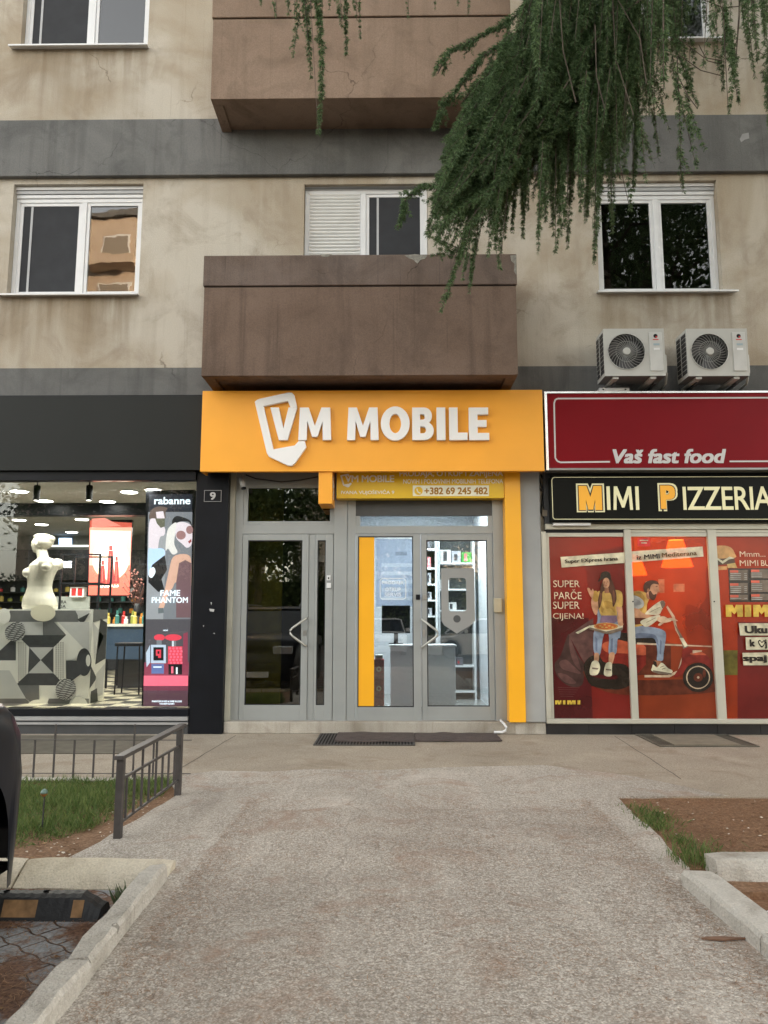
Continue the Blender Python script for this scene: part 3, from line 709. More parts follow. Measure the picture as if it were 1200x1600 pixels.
# backlit poster column at the right end of the shop window
LY = 10.05; LK = dict(ox=210, oy=750, k=4.0)
LB = thing('lightbox_poster', 'tall backlit perfume poster in a black frame beside the black column', 'poster', (at(263,1107,LY)[0], LY, 0.3))
def em(name, c, s=1.0, v=0.0): return mat(name, c, 0.5, var=v, emit=c, estr=s*LBX)
a = Art(LY, **LK)
a.p([(72,66),(376,60),(345,1440),(44,1440)], black)
MBf = MB(); x0, z0 = at(225,1110,LY); x1, z1 = at(302,768,LY)
MBf.box(x0+0.0, x1+0.02, LY+0.006, LY+0.10, 0.3, z1+0.02, black); MBf.build('cabinet', LB)
e_dark = em('lb_navy', (0.012,0.014,0.022)); e_grey = em('lb_grey', (0.16,0.17,0.19)); e_pale = em('lb_pale_skin', (0.62,0.55,0.60)); e_skin = em('lb_skin', (0.55,0.33,0.25))
e_white = em('lb_white', (0.80,0.90,0.98)); e_blue = em('lb_blue_shirt', (0.42,0.58,0.85)); e_blk = em('lb_black', (0.008,0.008,0.010)); e_red = em('lb_red', (0.62,0.05,0.08))
e_pink = em('lb_pink', (0.75,0.13,0.20)); e_mar = em('lb_maroon', (0.14,0.03,0.055)); e_hair = em('lb_hair', (0.62,0.60,0.58)); e_mid = em('lb_shadow', (0.07,0.065,0.075)); e_plum = em('lb_plum', (0.075,0.035,0.05))
a.p([(92,90),(362,88),(335,1415),(60,1415)], e_dark)
a.p([(86,200),(362,200),(352,870),(72,870)], e_grey)
a.p([(86,330),(200,330),(180,870),(72,870)], em('lb_grey2', (0.26,0.27,0.29)))
a.p([(72,870),(352,870),(342,1225),(64,1225)], e_mid)
# man
a.p([(95,260),(135,240),(190,300),(186,345),(160,360),(150,440),(190,440),(185,500),(150,560),(90,600),(88,420)], e_pale, True)
a.p([(92,240),(105,190),(150,165),(205,175),(195,200),(190,245),(120,240)], em('lb_brown_hair', (0.10,0.07,0.06)), True)
a.p([(135,200),(180,195),(190,240),(140,240)], e_pale); a.p([(130,240),(192,240),(190,290),(165,300),(140,270)], em('lb_lens', (0.10,0.10,0.07)))
a.p([(88,440),(120,430),(180,430),(190,470),(150,530),(120,600),(88,600)], e_blue, True); a.p([(112,530),(190,470),(205,560),(170,620),(190,690),(150,700),(88,640),(88,600)], e_blk)
a.p([(96,560),(120,545),(132,575),(112,610),(92,600)], e_white, True)
# woman
a.p([(238,250),(262,226),(300,232),(350,255),(362,300),(340,262),(280,262),(240,280)], e_blk, True)
a.p([(258,280),(300,262),(350,280),(362,320),(358,400),(330,424),(300,400),(262,360)], e_pale, True)
a.p([(215,300),(262,266),(256,330),(250,400),(270,450),(240,465),(212,430),(196,440),(200,360)], e_hair, True)
a.e(292,345,30,28, em('lb_rose_lens', (0.26,0.14,0.14))); a.e(346,312,22,26, em('lb_rose_lens', (0.26,0.14,0.14)))
a.p([(336,385),(356,368),(358,385),(344,398)], em('lb_lips', (0.25,0.05,0.05)))
a.p([(225,560),(238,490),(280,465),(340,470),(356,520),(352,700),(330,700),(262,640),(236,680),(200,690)], e_skin, True)
a.p([(280,520),(320,500),(356,520),(352,860),(262,860),(262,640)], em('lb_sequins', (0.14,0.08,0.09)))
a.p([(232,500),(262,500),(215,700),(185,800),(152,800),(190,690)], e_skin); a.p([(150,800),(182,800),(185,830),(150,835)], em('lb_glove', (0.10,0.12,0.13)))
# bottles
a.p([(64,1140),(342,1140),(338,1222),(62,1222)], em('lb_wine', (0.22,0.04,0.07)))
a.r(105,1030,198,1145, em('lb_silver', (0.42,0.50,0.62))); a.r(120,1045,184,1128, e_blk); a.r(136,1060,168,1112, e_red); a.r(146,1070,158,1086, e_blk); a.r(136,1098,150,1128, e_blk)
a.e(158,984,34,20, e_red); a.r(140,1000,172,1030, e_grey); a.r(108,1150,186,1210, em('lb_navyblue', (0.10,0.14,0.32))); a.r(120,1165,172,1172, e_white)
a.p([(75,1080),(100,1030),(100,1140),(78,1170)], em('lb_silver', (0.42,0.50,0.62)))
a.r(212,1040,302,1150, e_red)
for i in range(6):
    for j in range(4): a.e(224+j*22+(i%2)*6, 1052+i*18, 8, 8, e_pink, 8); a.n -= 1
a.n += 1
a.e(245,984,52,20, e_red); a.r(232,1005,262,1040, e_grey); a.r(240,1005,246,1040, e_white)
a.r(215,1150,300,1215, e_blk); a.r(232,1165,246,1208, e_pink); a.r(262,1170,272,1212, e_white); a.p([(308,960),(335,950),(335,1150),(305,1140)], em('lb_wine', (0.22,0.04,0.07)))
a.p([(62,1222),(338,1222),(337,1290),(60,1290)], e_pink); a.p([(60,1290),(337,1290),(336,1415),(58,1415)], e_plum); a.p([(60,1286),(337,1286),(337,1315),(60,1315)], e_mar)
a.build('printed_film', LB, fix=False)
TY = LY-0.03
def tx(par, body, box, Y, m, K, **kw): return text('lettering', body, (K['ox']+box[0]/K['k'], K['oy']+box[1]/K['k'], K['ox']+box[2]/K['k'], K['oy']+box[3]/K['k']), Y, m, par, **kw)
tx(LB, 'rabanne', (124,106,350,152), TY, e_white, LK, bold=0.022, space=1.0)
tx(LB, 'FAME', (162,688,286,724), TY, e_white, LK, bold=0.02, space=1.0); tx(LB, 'PHANTOM', (108,732,334,768), TY, e_white, LK, bold=0.02, space=1.0)
tx(LB, 'PHANTOM IN RED & FAME IN LOVE', (110,1378,296,1389), TY, e_white, LK); tx(LB, 'THE NEW ELIXIRS', (156,1394,250,1404), TY, e_white, LK); tx(LB, 'NEW', (180,936,210,944), TY, e_white, LK)

# red backlit poster deeper in the shop
RY = 13.4
RP = thing('backlit_poster', 'red and peach backlit poster of three slim perfume bottles at the back of the shop', 'poster', (at(170,930,RY)[0], RY, 1.3))
a = Art(RY, **PK)
rp_red = em('rp_red', (0.50,0.09,0.06)); rp_pe = em('rp_peach', (0.85,0.52,0.36)); rp_wh = em('rp_glow', (0.98,0.80,0.66)); rp_dk = em('rp_dark', (0.20,0.02,0.02)); rp_pk = em('rp_pink', (0.72,0.24,0.19))
a.p([(548,285),(805,300),(790,742),(540,742)], rp_red); a.p([(552,345),(800,350),(795,560),(545,560)], rp_pk); a.e(675,520,112,130, rp_pe, 36); a.e(676,500,78,90, rp_wh, 36)
a.p([(560,275),(640,270),(740,320),(560,330)], rp_pk)
for (x, yt, yb, w_) in ((628,530,668,13), (676,440,672,18), (712,505,668,13)):
    a.p([(x-w_*.8,yt+30),(x+w_*.8,yt+30),(x+w_*1.3,yb),(x-w_*1.3,yb)], rp_dk); a.r(x-w_*.6, yt, x+w_*.6, yt+28, rp_dk); a.p([(x-w_*.3,yt+50),(x,yt+50),(x,yb-10),(x-w_*.5,yb-10)], rp_red)
for i in range(7): a.p([(596+i*18,690+(i%3)*6),(612+i*18,676),(618+i*18,686),(604+i*18,700)], rp_wh)
a.p([(545,700),(792,690),(790,742),(540,742)], rp_red)
a.build('printed_film', RP, fix=False)
x0, z0 = at(135,932,RY); x1, z1 = at(206,812,RY)
MB().box(x0, x1, RY+0.004, RY+0.08, z0, z1, black).build('cabinet', RP)

# shelving, products, table in the shop
SH = thing('display_shelf', 'dark wall shelving with perfumes and white brand lettering at the back of the shop', 'shelf', (-5.5, 16.8, 0.3))
dk = mat('dark_shelf', (0.02,0.021,0.024), 0.5)
mb = MB(); Yb = 16.6; x0, _ = at(-60,900,Yb); x1, _ = at(228,900,Yb)
_, zA = at(100,858,Yb); mb.box(x0, x1, Yb+0.15, 17.19, 0.31, zA, dk)
for py in (905, 925, 940, 958): 
    z = at(100,py,Yb)[1]; mb.box(x0, x1, Yb-0.15, Yb+0.148, z-0.02, z, dk)
mb.build('carcass', SH)
text('lettering', 'MONT', (90,877,112,883), Yb+0.14, emitter('sign_glow', (0.9,0.95,1), 1.2), SH, bold=0.05); text('lettering', 'BLANC', (90,881.5,112,887), Yb+0.14, emitter('sign_glow', (0.9,0.95,1), 1.2), SH, bold=0.05)
a = Art(17.19); a.r(92,841,112,851, emitter('blue_sign', (0.30,0.48,0.8), 0.9)); a.r(66,852,138,854, emitter('pale_strip', (0.8,0.8,0.75), 0.8)); a.build('sign_panel', SH, fix=False)
pal = [mat('bottle_%s' % n_, c, 0.25, var=0.05) for n_, c in (('gold',(0.55,0.42,0.10)),('olive',(0.25,0.28,0.06)),('white',(0.6,0.6,0.6)),('red',(0.5,0.03,0.03)),('teal',(0.05,0.18,0.16)),('amber',(0.5,0.2,0.03)))]
for row, z_py in enumerate((925, 940, 958)):
    z = at(100,z_py,Yb)[1]
    for i in range(16):
        x = x0+0.4+i*0.24+random.uniform(-.03,.03); h = random.uniform(0.10,0.17)
        if x > x1-0.1: break
        m_ = pal[min(5, int(i*6/16))] if row else pal[random.randrange(6)]
        mb = MB(); mb.lathe((x, Yb, z), [(0.045,0),(0.05,0.01),(0.05,h*0.62),(0.02,h*0.72),(0.02,h*0.74)], m_, 10); mb.lathe((x, Yb, z+h*0.74), [(0.028,0),(0.028,h*0.26)], dk, 10)
        mb.build('perfume_bottle', smooth=False, label='small %s perfume bottle in the %s row of the dark back shelving' % (m_.name.split('_')[1], ('upper','middle','lower')[row]), cat='bottle', group='perfume bottles on the back shelves')
# black display frame with shelf
DF = thing('display_stand', 'open black metal display frame behind the bust', 'display stand', (-4.3, 12.0, 0.3))
mb = MB(); fY = 12.0; t = 0.014
xa, za = at(95,910,fY); xb, zb = at(157,865,fY)
for x in (xa, xb): 
    for y in (fY, fY+0.5): mb.box(x-t, x+t, y-t, y+t, 0.3, zb, black)
for z in (zb, za, 0.9):
    for y in (fY, fY+0.5): mb.box(xa+t, xb-t, y-t+0.001, y+t-0.001, z-2*t, z-0.001, black)
mb.build('metal_frame', DF); MB().box(xa+t, xb-t, fY+0.02, fY+0.48, za-0.03, za-0.005, black).build('shelf_board', DF)
a = Art(fY-0.03); 
BXY = fY+0.1
X0, X1, Z0, Z1 = rect(109,917,131,933, BXY)
bx = thing('gift_box', 'white box with two red squares standing in the black display frame', 'box', ((X0+X1)/2, BXY, Z0)); MB().box(X0, X1, BXY, BXY+0.12, Z0, Z1, white).build('box', bx, bevel=0.004)
mb = MB(); wq = X1-X0
for q in (0.12, 0.56): mb.box(X0+wq*q, X0+wq*(q+0.32), BXY-0.002, BXY-0.001, Z0+0.02, Z1-0.02, mat('box_red', (0.6,0.03,0.03), 0.5))
mb.build('red_print', bx)
X0, X1, Z0, Z1 = rect(88,932,140,952, BXY+0.1)
cd_ = thing('brand_card', 'grey stand-up card with black lettering beside the bust', 'card', ((X0+X1)/2, BXY+0.1, Z0)); MB().box(X0, X1, BXY+0.1, BXY+0.12, Z0-0.1, Z1, mat('card_grey', (0.3,0.32,0.29), 0.6)).build('card', cd_)
text('lettering', 'PRA', (92,938,104,943), BXY+0.098, bk, cd_); text('lettering', 'DA', (92,945,103,950), BXY+0.098, bk, cd_)
# table with tester bottles
TB = thing('display_table', 'dark display table with a pale top, right of the patterned plinth', 'table', (-3.7, 12.4, 0.3))
tY = 12.2; X0, X1, Z0, Z1 = rect(168,975,222,979, tY); zt2 = Z1
MB().box(X0-0.15, X1+0.2, tY, tY+0.9, zt2-0.04, zt2, mat('table_top', (0.5,0.5,0.46), 0.3)).build('table_top', TB)
MB().box(X0-0.1, X1+0.15, tY+0.05, tY+0.85, zt2-0.55, zt2-0.041, mat('table_panel', (0.02,0.045,0.085), 0.4)).build('panel', TB)
for x in (X0-0.08, X1+0.1):
    for y in (tY+0.08, tY+0.8): MB().box(x-0.02, x+0.02, y-0.02, y+0.02, 0.3, zt2-0.552, black).build('leg', TB)
for i in range(9):
    x = X0-0.05+i*(X1-X0+0.1)/9; h = random.uniform(0.10,0.22)
    MB().lathe((x, tY+0.15+0.1*(i%2), zt2), [(0.03,0),(0.035,0.01),(0.035,h*0.6),(0.012,h*0.7),(0.02,h*0.72),(0.02,h)], pal[(i*5)%6], 10).build('tester_bottle', label='%s tester bottle on the pale table top, %s from its left end' % (pal[(i*5)%6].name.split('_')[1], ('first','second','third','fourth','fifth','sixth','seventh','eighth','ninth')[i]), cat='bottle', group='tester bottles on the display table')
# flower arrangement between red poster and lightbox
FL = thing('dried_bouquet', 'dark vase with dry twigs and buds behind the backlit column', 'bouquet', (at(215,960,12.8)[0], 12.8, 1.3))
fx, fz = at(214,960,12.8); mb = MB()
mb.lathe((fx,12.8,fz-0.02), [(0.05,0),(0.07,0.06),(0.05,0.16),(0.04,0.2)], dk, 14); mb.build('vase', FL, smooth=True)
mb = MB()
for i in range(60):
    a_ = random.uniform(0,6.28); rr = random.uniform(0.05,0.28); hh = random.uniform(0.25,0.75)
    p1 = (fx+rr*math.cos(a_), 12.8+rr*math.sin(a_)*0.6, fz+hh); mb.tube([(fx,12.8,fz+0.1), (fx+rr*.4*math.cos(a_),12.8,fz+hh*.6), p1], 0.004, mat('twig', (0.10,0.05,0.04), 0.9), 4)
    mb.lathe(p1, [(0.004,-0.015),(0.02,0),(0.004,0.02)], mat('dry_bud', (0.28,0.12,0.10), 0.9, var=0.4, scale=30), 6)
mb.build('twigs', FL)
MB().box(fx-0.2, fx+0.25, 12.6, 13.0, 0.3, fz-0.021, dk).build('pedestal', label='dark pedestal block under the dried bouquet', cat='pedestal')
# stool
ST = thing('stool', 'black metal stool at the display table', 'stool', (at(202,1085,11.6)[0], 11.6, 0.3))
sx_ = at(202,1085,11.6)[0]
MB().box(sx_-0.2, sx_+0.2, 11.45, 11.8, 1.0, 1.05, black).build('seat', ST, bevel=0.01)
for x in (-0.18,0.18):
    for y in (0.02,0.32): MB().tube([(sx_+x, 11.46+y, 0.3), (sx_+x*0.9, 11.46+y, 1.0)], 0.012, black).build('leg', ST)

# house number
HN = thing('house_number_plate', 'small black plate with the white number 9 on the black column', 'number plate', (at(332,783,9.69)[0], 9.69, at(332,783,9.69)[1]))
X0, X1, Z0, Z1 = rect(319,766,346,784, 9.69)
MB().box(X0, X1, 9.688, 9.699, Z0, Z1, black).build('plate', HN)
mb = MB(); t = 0.006
for q in ((X0,X1,Z1-t,Z1),(X0,X1,Z0,Z0+t),(X0,X0+t,Z0+t,Z1-t),(X1-t,X1,Z0+t,Z1-t)): mb.box(q[0],q[1],9.685,9.6875,q[2],q[3], mat('plate_border', (0.3,0.3,0.3), 0.5))
mb.build('border', HN); text('lettering', '9', (328,769,337,781), 9.6865, mat('plate_number', (0.5,0.5,0.5), 0.5), HN, bold=0.03)

# ------------------------------------------------------------------ doorstep, posts, doors
MB().box(-2.105, 1.80, 9.745, 9.97, 0.0, 0.145, concrete).build('doorstep', B, bevel=0.01)
concl = mat('cream_painted_strip', (0.42,0.41,0.34), 0.7, var=0.15, scale=4)
x0, x1, _, _ = rect(350,760,362,1100, 9.80)
MB().box(-2.108, x1+0.01, 9.79, 9.95, 0.147, 3.6, concl).build('wall_strip', B)
DY = 9.86
def fx(px): return at(px, 960, DY)[0]
def fz(py): return at(600, py, DY)[1]
def bar(mb, x0, x1, y0, y1, d0=0.0, d1=0.06, m=None):
    "a frame member from pixel box; d0 = how far behind the door plane its face is"
    X0, X1 = fx_t(x0), fx_t(x1)
    mb.box(X0, X1, DY+d0, DY+d1, fz(y1), fz(y0), m or alu)
def fx_t(px): return at(px, 960, DY)[0]
# pixel x values below are read at the height of the camera's eye line (y=960), where verticals do not lean
# left entrance
E1 = MB()
bar(E1, 361,376, 700,1131, 0.0,0.08); bar(E1, 376,540, 700,757, 0.0,0.05); bar(E1, 376,521, 819,834, 0.0,0.08)
bar(E1, 521,541.5, 757,1131, -0.01,0.08)
bar(E1, 376,383, 757,819, 0.012,0.07); bar(E1, 514,521, 757,819, 0.012,0.07); bar(E1, 383,514, 757,762, 0.012,0.07); bar(E1, 383,514, 814,819, 0.012,0.07)
ed = E1.build('entrance_door', B, bevel=0.003, label='narrow grey aluminium building entrance with dark glass')
def leaf(par, xa, xb, ga, gb, ya, yb, ga_y, gb_y, d=0.0, name='door_leaf', bot=None):
    mb = MB(); 
    bar(mb, xa, ga, ya, yb, d, d+0.05); bar(mb, gb, xb, ya, yb, d, d+0.05); bar(mb, ga, gb, ya, ga_y, d, d+0.05); bar(mb, ga, gb, gb_y, yb, d, d+0.05)
    o = mb.build(name, par, bevel=0.004)
    g = MB(); g.box(fx(ga)+0.004, fx(gb)-0.004, DY+d+0.006, DY+d+0.012, fz(gb_y), fz(ga_y), mat('gasket', (0.015,0.015,0.016), 0.7))
    gg = MB()
    e = 0.012
    X0, X1, Z0, Z1 = fx(ga), fx(gb), fz(gb_y), fz(ga_y)
    gk = mat('gasket', (0.015,0.015,0.016), 0.7)
    gg.box(X0, X0+e, DY+d+0.004, DY+d+0.03, Z0, Z1, gk); gg.box(X1-e, X1, DY+d+0.004, DY+d+0.03, Z0, Z1, gk)
    gg.box(X0+e, X1-e, DY+d+0.004, DY+d+0.03, Z0, Z0+e, gk); gg.box(X0+e, X1-e, DY+d+0.004, DY+d+0.03, Z1-e, Z1, gk)
    gg.build('seal', par)
    MB().box(X0+e, X1-e, DY+d+0.016, DY+d+0.022, Z0+e, Z1-e, door_glass).build('pane', par)
    return X0, X1, Z0, Z1
leaf(ed, 376.5,481, 385,471, 834.5,1126, 844,1102, 0.0)
b = MB(); bar(b, 481.5,491, 834.5,1126, 0.014,0.07); b.build('middle_post', ed)
leaf(ed, 491.5,520, 495,508, 834.5,1126, 844,1102, 0.0)
MB().box(fx(383), fx(514), DY+0.03, DY+0.034, fz(814), fz(762), door_glass).build('transom_pane', ed)
def vhandle(par, xs, xt, y0, y1):
    "angled pull handle"
    X, Xt, Za, Zb = fx(xs), fx(xt), fz(y1), fz(y0); Zm = (Za+Zb)/2
    pts = [(X, DY, Zb), (X, DY-0.06, Zb), (X+(Xt-X)*0.85, DY-0.075, Zm+0.05), (Xt, DY-0.078, Zm+0.018), (Xt, DY-0.078, Zm-0.018), (X+(Xt-X)*0.85, DY-0.075, Zm-0.05), (X, DY-0.06, Za), (X, DY, Za)]
    MB().tube(pts, 0.0145, mat('satin_handle', (0.50,0.50,0.46), 0.35, 0.6), 12).build('handle', par, smooth=True)
vhandle(ed, 479, 455, 966, 1009)
MB().box(fx(474), fx(479.5), DY-0.006, DY-0.001, fz(993), fz(985), steel).build('lock', ed)
mb = MB(); mb.box(fx(510), fx(516), DY-0.02, DY-0.001, fz(907), fz(899), pvc); mb.box(fx(510), fx(517), DY-0.024, DY-0.001, fz(919), fz(911), pvc); mb.box(fx(512), fx(514), DY-0.026, DY-0.021, fz(905), fz(902), black)
mb.build('door_latch_box', ed, bevel=0.003)
# hallway behind
oliv = mat('olive_hall_wall', (0.50,0.43,0.06), 0.8, var=0.2); hallw = mat('hall_wall', (0.16,0.145,0.10), 0.8)
MB().box(-2.055, -0.66, 9.97, 14.0, 0.1, 0.14, mat('hall_floor', (0.08,0.07,0.06), 0.4)).build('interior_floor', B)
MB().box(-2.055, -0.66, 14.0, 14.1, 0.14, 4.1, hallw).build('interior_wall', B)
MB().box(-2.055, -1.55, 10.7, 10.75, 0.14, 4.1, oliv).build('interior_wall', B)
MB().box(-0.66, -0.61, 9.95, 14.0, 0.14, 4.1, hallw).build('interior_wall', B)
# shop door
E2 = MB()
bar(E2, 542,555, 700,1131, 0.0,0.08); bar(E2, 772,790, 700,1131, -0.012,0.08); bar(E2, 555,772, 700,806, 0.012,0.07, mat('roller_box', (0.075,0.078,0.08), 0.4, 0.3)); bar(E2, 555,772, 822,834, 0.0,0.07)
bar(E2, 555,562, 806,822, 0.006,0.07); bar(E2, 765,772, 806,822, 0.006,0.07)
sdoor = E2.build('shop_door', B, bevel=0.003, label='wide grey aluminium double door of the phone shop')
MB().box(fx(562), fx(765), DY+0.03, DY+0.036, fz(822), fz(806), door_glass).build('transom_pane', sdoor)
LX0, LX1, LZ0, LZ1 = leaf(sdoor, 555.5,658, 559,646, 834.5,1127, 838,1105, 0.0)
RX0, RX1, RZ0, RZ1 = leaf(sdoor, 658.5,771.5, 667,763, 834.5,1125, 844,1104, 0.012)
vhandle(sdoor, 659, 683, 968, 1011)
mb = MB(); mb.box(fx(650), fx(656.5), DY-0.016, DY-0.001, fz(937), fz(929), black); mb.box(fx(661), fx(667), DY-0.010, DY+0.011, fz(937), fz(929), steel); mb.build('lock', sdoor, bevel=0.002)
mb = MB(); mb.box(fx(660.5), fx(664), DY+0.001, DY+0.011, fz(995), fz(984), steel); mb.build('lock_cylinder', sdoor)
# printed stickers on the shop door glass
SY = DY+0.012
mb = MB(); mb.box(LX0+0.012, fx(584.5), SY-0.002, SY+0.001, LZ0+0.012, LZ1-0.012, amber); mb.build('amber_sticker', sdoor)
tag_m = mat('silver_sticker', (0.30,0.31,0.31), 0.5, 0.2, var=0.03); TYs = DY+0.024
q = MB()
def P_(x, y, Y=TYs): X, Z = at(x, y, Y); return (X, Z)
o_ = [P_(689,888), P_(741,888), P_(741,970), P_(735,977), P_(714,990), P_(694,977), P_(689,970)]
cx0, cz0 = P_(701,955); cx1, cz1 = P_(728,903)
# frame of the tag built as strips round the rounded opening
def strip(pts): q.flat([(x, TYs, z) for x, z in pts], tag_m)
ox0, oz1 = o_[0]; ox1 = o_[1][0]; zc = P_(714,955)[1]
strip([(ox0,cz1),(ox1,cz1),(ox1,oz1),(ox0,oz1)]); strip([(ox0,cz0),(cx0,cz0),(cx0,cz1),(ox0,cz1)]); strip([(cx1,cz0),(ox1,cz0),(ox1,cz1),(cx1,cz1)])
strip([(ox0,o_[6][1]),o_[5],o_[4],o_[3],(ox1,o_[2][1]),(ox1,cz0),(ox0,cz0)])
for (xa, za, sx, sz) in ((cx0,cz1,1,-1),(cx1,cz1,-1,-1),(cx0,cz0,1,1),(cx1,cz0,-1,1)): q.flat([(xa,TYs,za),(xa+sx*0.03,TYs,za),(xa+sx*0.01,TYs,za+sz*0.01),(xa,TYs,za+sz*0.03)], tag_m)
ccx, ccz = P_(714,967); q.disc((ccx,TYs-0.0012,ccz), 0.047, mat('sticker_dot', (0.07,0.075,0.08), 0.6), 24)
q.build('tag_sticker', sdoor, fix=False)
stw = mat('sticker_white', (0.8,0.82,0.84), 0.5, var=0)
for bd, bx_ in (('PRODAJA',(597,908,631,914.5)),('OTKUP',(602,918,626,924)),('SERVIS',(601,926,627,932))): text('lettering', bd, bx_, SY-0.002, stw, sdoor, bold=0.005)
a = Art(SY-0.001); 
def rrect(x0,y0,x1,y1,r,n=5):
    o=[]
    for cx,cy,s in ((x1-r,y0+r,-90),(x1-r,y1-r,0),(x0+r,y1-r,90),(x0+r,y0+r,180)):
        for i in range(n+1): t=R(s+90*i/n); o.append((cx+r*math.cos(t), cy+r*math.sin(t)))
    return o
rp_ = rrect(594,904,634,936,4); a.line(rp_+[rp_[0]], 1.0, stw); a.build('border_line', sdoor, fix=False)
# right post, intercom box, amber pilaster, grey pilaster
MB().box(fx(771), fx(784), DY-0.05, DY-0.0125, fz(957), fz(935), mat('ivory_plastic', (0.45,0.43,0.33), 0.4)).build('bell_box', sdoor, bevel=0.006)
x0 = at(788,800,9.62)[0]; x1 = at(816,1000,9.62)[0]
PX0, PX1 = at(789,800,9.64)[0], at(814,800,9.64)[0]
MB().box(PX0, PX1, 9.64, 9.84, 0.155, 3.6, amber).build('amber_pilaster', B, bevel=0.003)
gpil = mat('pilaster_paint', (0.33,0.34,0.34), 0.6, var=0.1, scale=2)
MB().box(PX1+0.003, 1.872, 9.70, 9.98, 0.147, 3.3, gpil).build('grey_pilaster', B, bevel=0.012)
MB().box(1.50, 1.872, 9.735, 9.98, 0.0, 0.143, kerb_m).build('pilaster_base', B, bevel=0.01)
MB().box(1.874, 2.02, 9.80, 9.98, 2.5, 3.6, mat('beige_tiles', (0.42,0.37,0.28), 0.6, var=0.2, scale=9)).build('tiled_strip', B)
MB().box(-2.1, 9.0, 9.97, 9.99, 3.3, 4.2, darkroom).build('lintel', B)
# drain hose at the step
X, Z = at(788,1130,9.72)
MB().tube([(X-0.13,9.70,0.03),(X-0.03,9.70,0.03),(X+0.01,9.70,0.05),(X+0.02,9.70,0.09),(X-0.005,9.73,0.13),(X-0.03,9.78,0.15),(X-0.03,9.82,0.16)], 0.016, pvc, 10).build('drain_hose', label='short white drain hose bending over the end of the doorstep', cat='hose', smooth=True)

# phone shop interior
phw = mat('phone_shop_wall', (0.62,0.65,0.70), 0.5, var=0.03); phf = mat('phone_shop_floor', (0.32,0.33,0.33), 0.15)
ix0, ix1, iy1, iz1 = -0.60, 1.36, 13.2, 3.25
MB().box(ix0, ix1, 9.98, iy1, 0.1, 0.15, phf).build('interior_floor', B)
MB().box(ix0, ix1, 9.98, iy1, iz1, iz1+0.04, phw).build('interior_ceiling', B)
MB().box(ix0, ix1, iy1, iy1+0.05, 0.15, iz1, phw).build('interior_wall', B)
MB().box(ix1, ix1+0.04, 9.98, iy1, 0.15, iz1, phw).build('interior_wall', B)
MB().box(ix0, ix0+0.03, 9.98, iy1, 0.15, iz1, phw).build('interior_wall', B)
CL = thing('ceiling_light', 'bright square ceiling lamp inside the phone shop', 'ceiling light', (0.4, 11.3, iz1-0.03))
MB().box(-0.1, 0.9, 10.9, 11.9, iz1-0.03, iz1-0.002, white).build('housing', CL)
MB().box(-0.08, 0.88, 10.92, 11.88, iz1-0.034, iz1-0.0305, emitter('panel_lamp', (0.85,0.92,1.0), 0.6)).build('diffuser', CL)
area('phone_shop_lamp', (0.4, 11.2, iz1-0.06), 0.9, PHONEW, (0.80,0.90,1.0))
grp = 'products on the shelves of the phone shop'
sw = mat('white_shelf', (0.7,0.72,0.75), 0.35, var=0.02)
# shelf unit seen through the right leaf
Yc = 12.2
def shelfunit(name, label, px0, px1, rows, top, Yc, bottom=0.15):
    t = thing(name, label, 'shelf', (at((px0+px1)/2,900,Yc)[0], Yc, bottom))
    X0, X1 = at(px0,960,Yc)[0], at(px1,960,Yc)[0]; zt_ = at(700,top,Yc)[1]
    mb = MB(); mb.box(X0, X0+0.03, Yc, Yc+0.35, bottom, zt_, sw); mb.box(X1-0.03, X1, Yc, Yc+0.35, bottom, zt_, sw); mb.box(X0+0.03, X1-0.03, Yc+0.33, Yc+0.35, bottom, zt_, mat('shelf_back', (0.05,0.055,0.06), 0.6))
    mb.build('carcass', t)
    zs = []
    for py in rows:
        z = at(700,py,Yc)[1]; zs.append(z); MB().box(X0+0.03, X1-0.03, Yc+0.002, Yc+0.328, z-0.025, z, sw).build('shelf_board', t)
    return X0+0.03, X1-0.03, zs
boxc = [mat('pack_%d' % i, c, 0.4, var=0.2, scale=14) for i, c in enumerate([(0.6,0.6,0.6),(0.55,0.18,0.2),(0.5,0.02,0.03),(0.05,0.05,0.06),(0.35,0.36,0.4),(0.05,0.32,0.06),(0.12,0.12,0.14)])]
def packs(X0, X1, zs, Yc, spec):
    for z, row in zip(zs, spec):
        x = X0+0.01
        for (w_, h, k, lab) in row:
            if x+w_ > X1: break
            t = thing('product_box', lab, 'box', (x+w_/2, Yc+0.1, z), grp if 'shelf' in lab else None)
            MB().box(x, x+w_, Yc+0.05, Yc+0.2, z+0.001, z+h, boxc[k]).build('carton', t, bevel=0.003)
            p_ = random.uniform(0.1,0.3); MB().box(x+w_*p_, x+w_*(p_+random.uniform(0.25,0.45)), Yc+0.0480, Yc+0.0495, z+h*random.uniform(0.1,0.3), z+h*random.uniform(0.6,0.9), boxc[3] if k in (0,4) else boxc[(k+3)%7]).build('picture_print', t)
            x += w_+0.012
xa, xb, zs = shelfunit('product_shelf', 'narrow white shelf column of small boxes beside the door edge', 664, 684, (857,887,912,937,962), 835, 12.0)
packs(xa, xb, zs, 12.0, [[(0.07,0.14,3,'dark pack on the topmost shelf of the narrow column'),(0.07,0.14,6,'dark pack on the topmost shelf of the narrow column')],
  [(0.06,0.17,1,'pink pack on the second shelf of the narrow column'),(0.08,0.17,1,'pink pack on the second shelf of the narrow column')], [(0.06,0.17,4,'grey pack on the third shelf of the narrow column'),(0.09,0.18,2,'bright red pack on the third shelf of the narrow column')],
  [(0.07,0.12,4,'small pale grey pack on the fourth shelf of the narrow column'),(0.07,0.12,6,'small dark grey pack on the fourth shelf of the narrow column')],[(0.07,0.12,4,'small pale grey pack on the fifth shelf of the narrow column'),(0.07,0.12,6,'small dark grey pack on the fifth shelf of the narrow column')]])
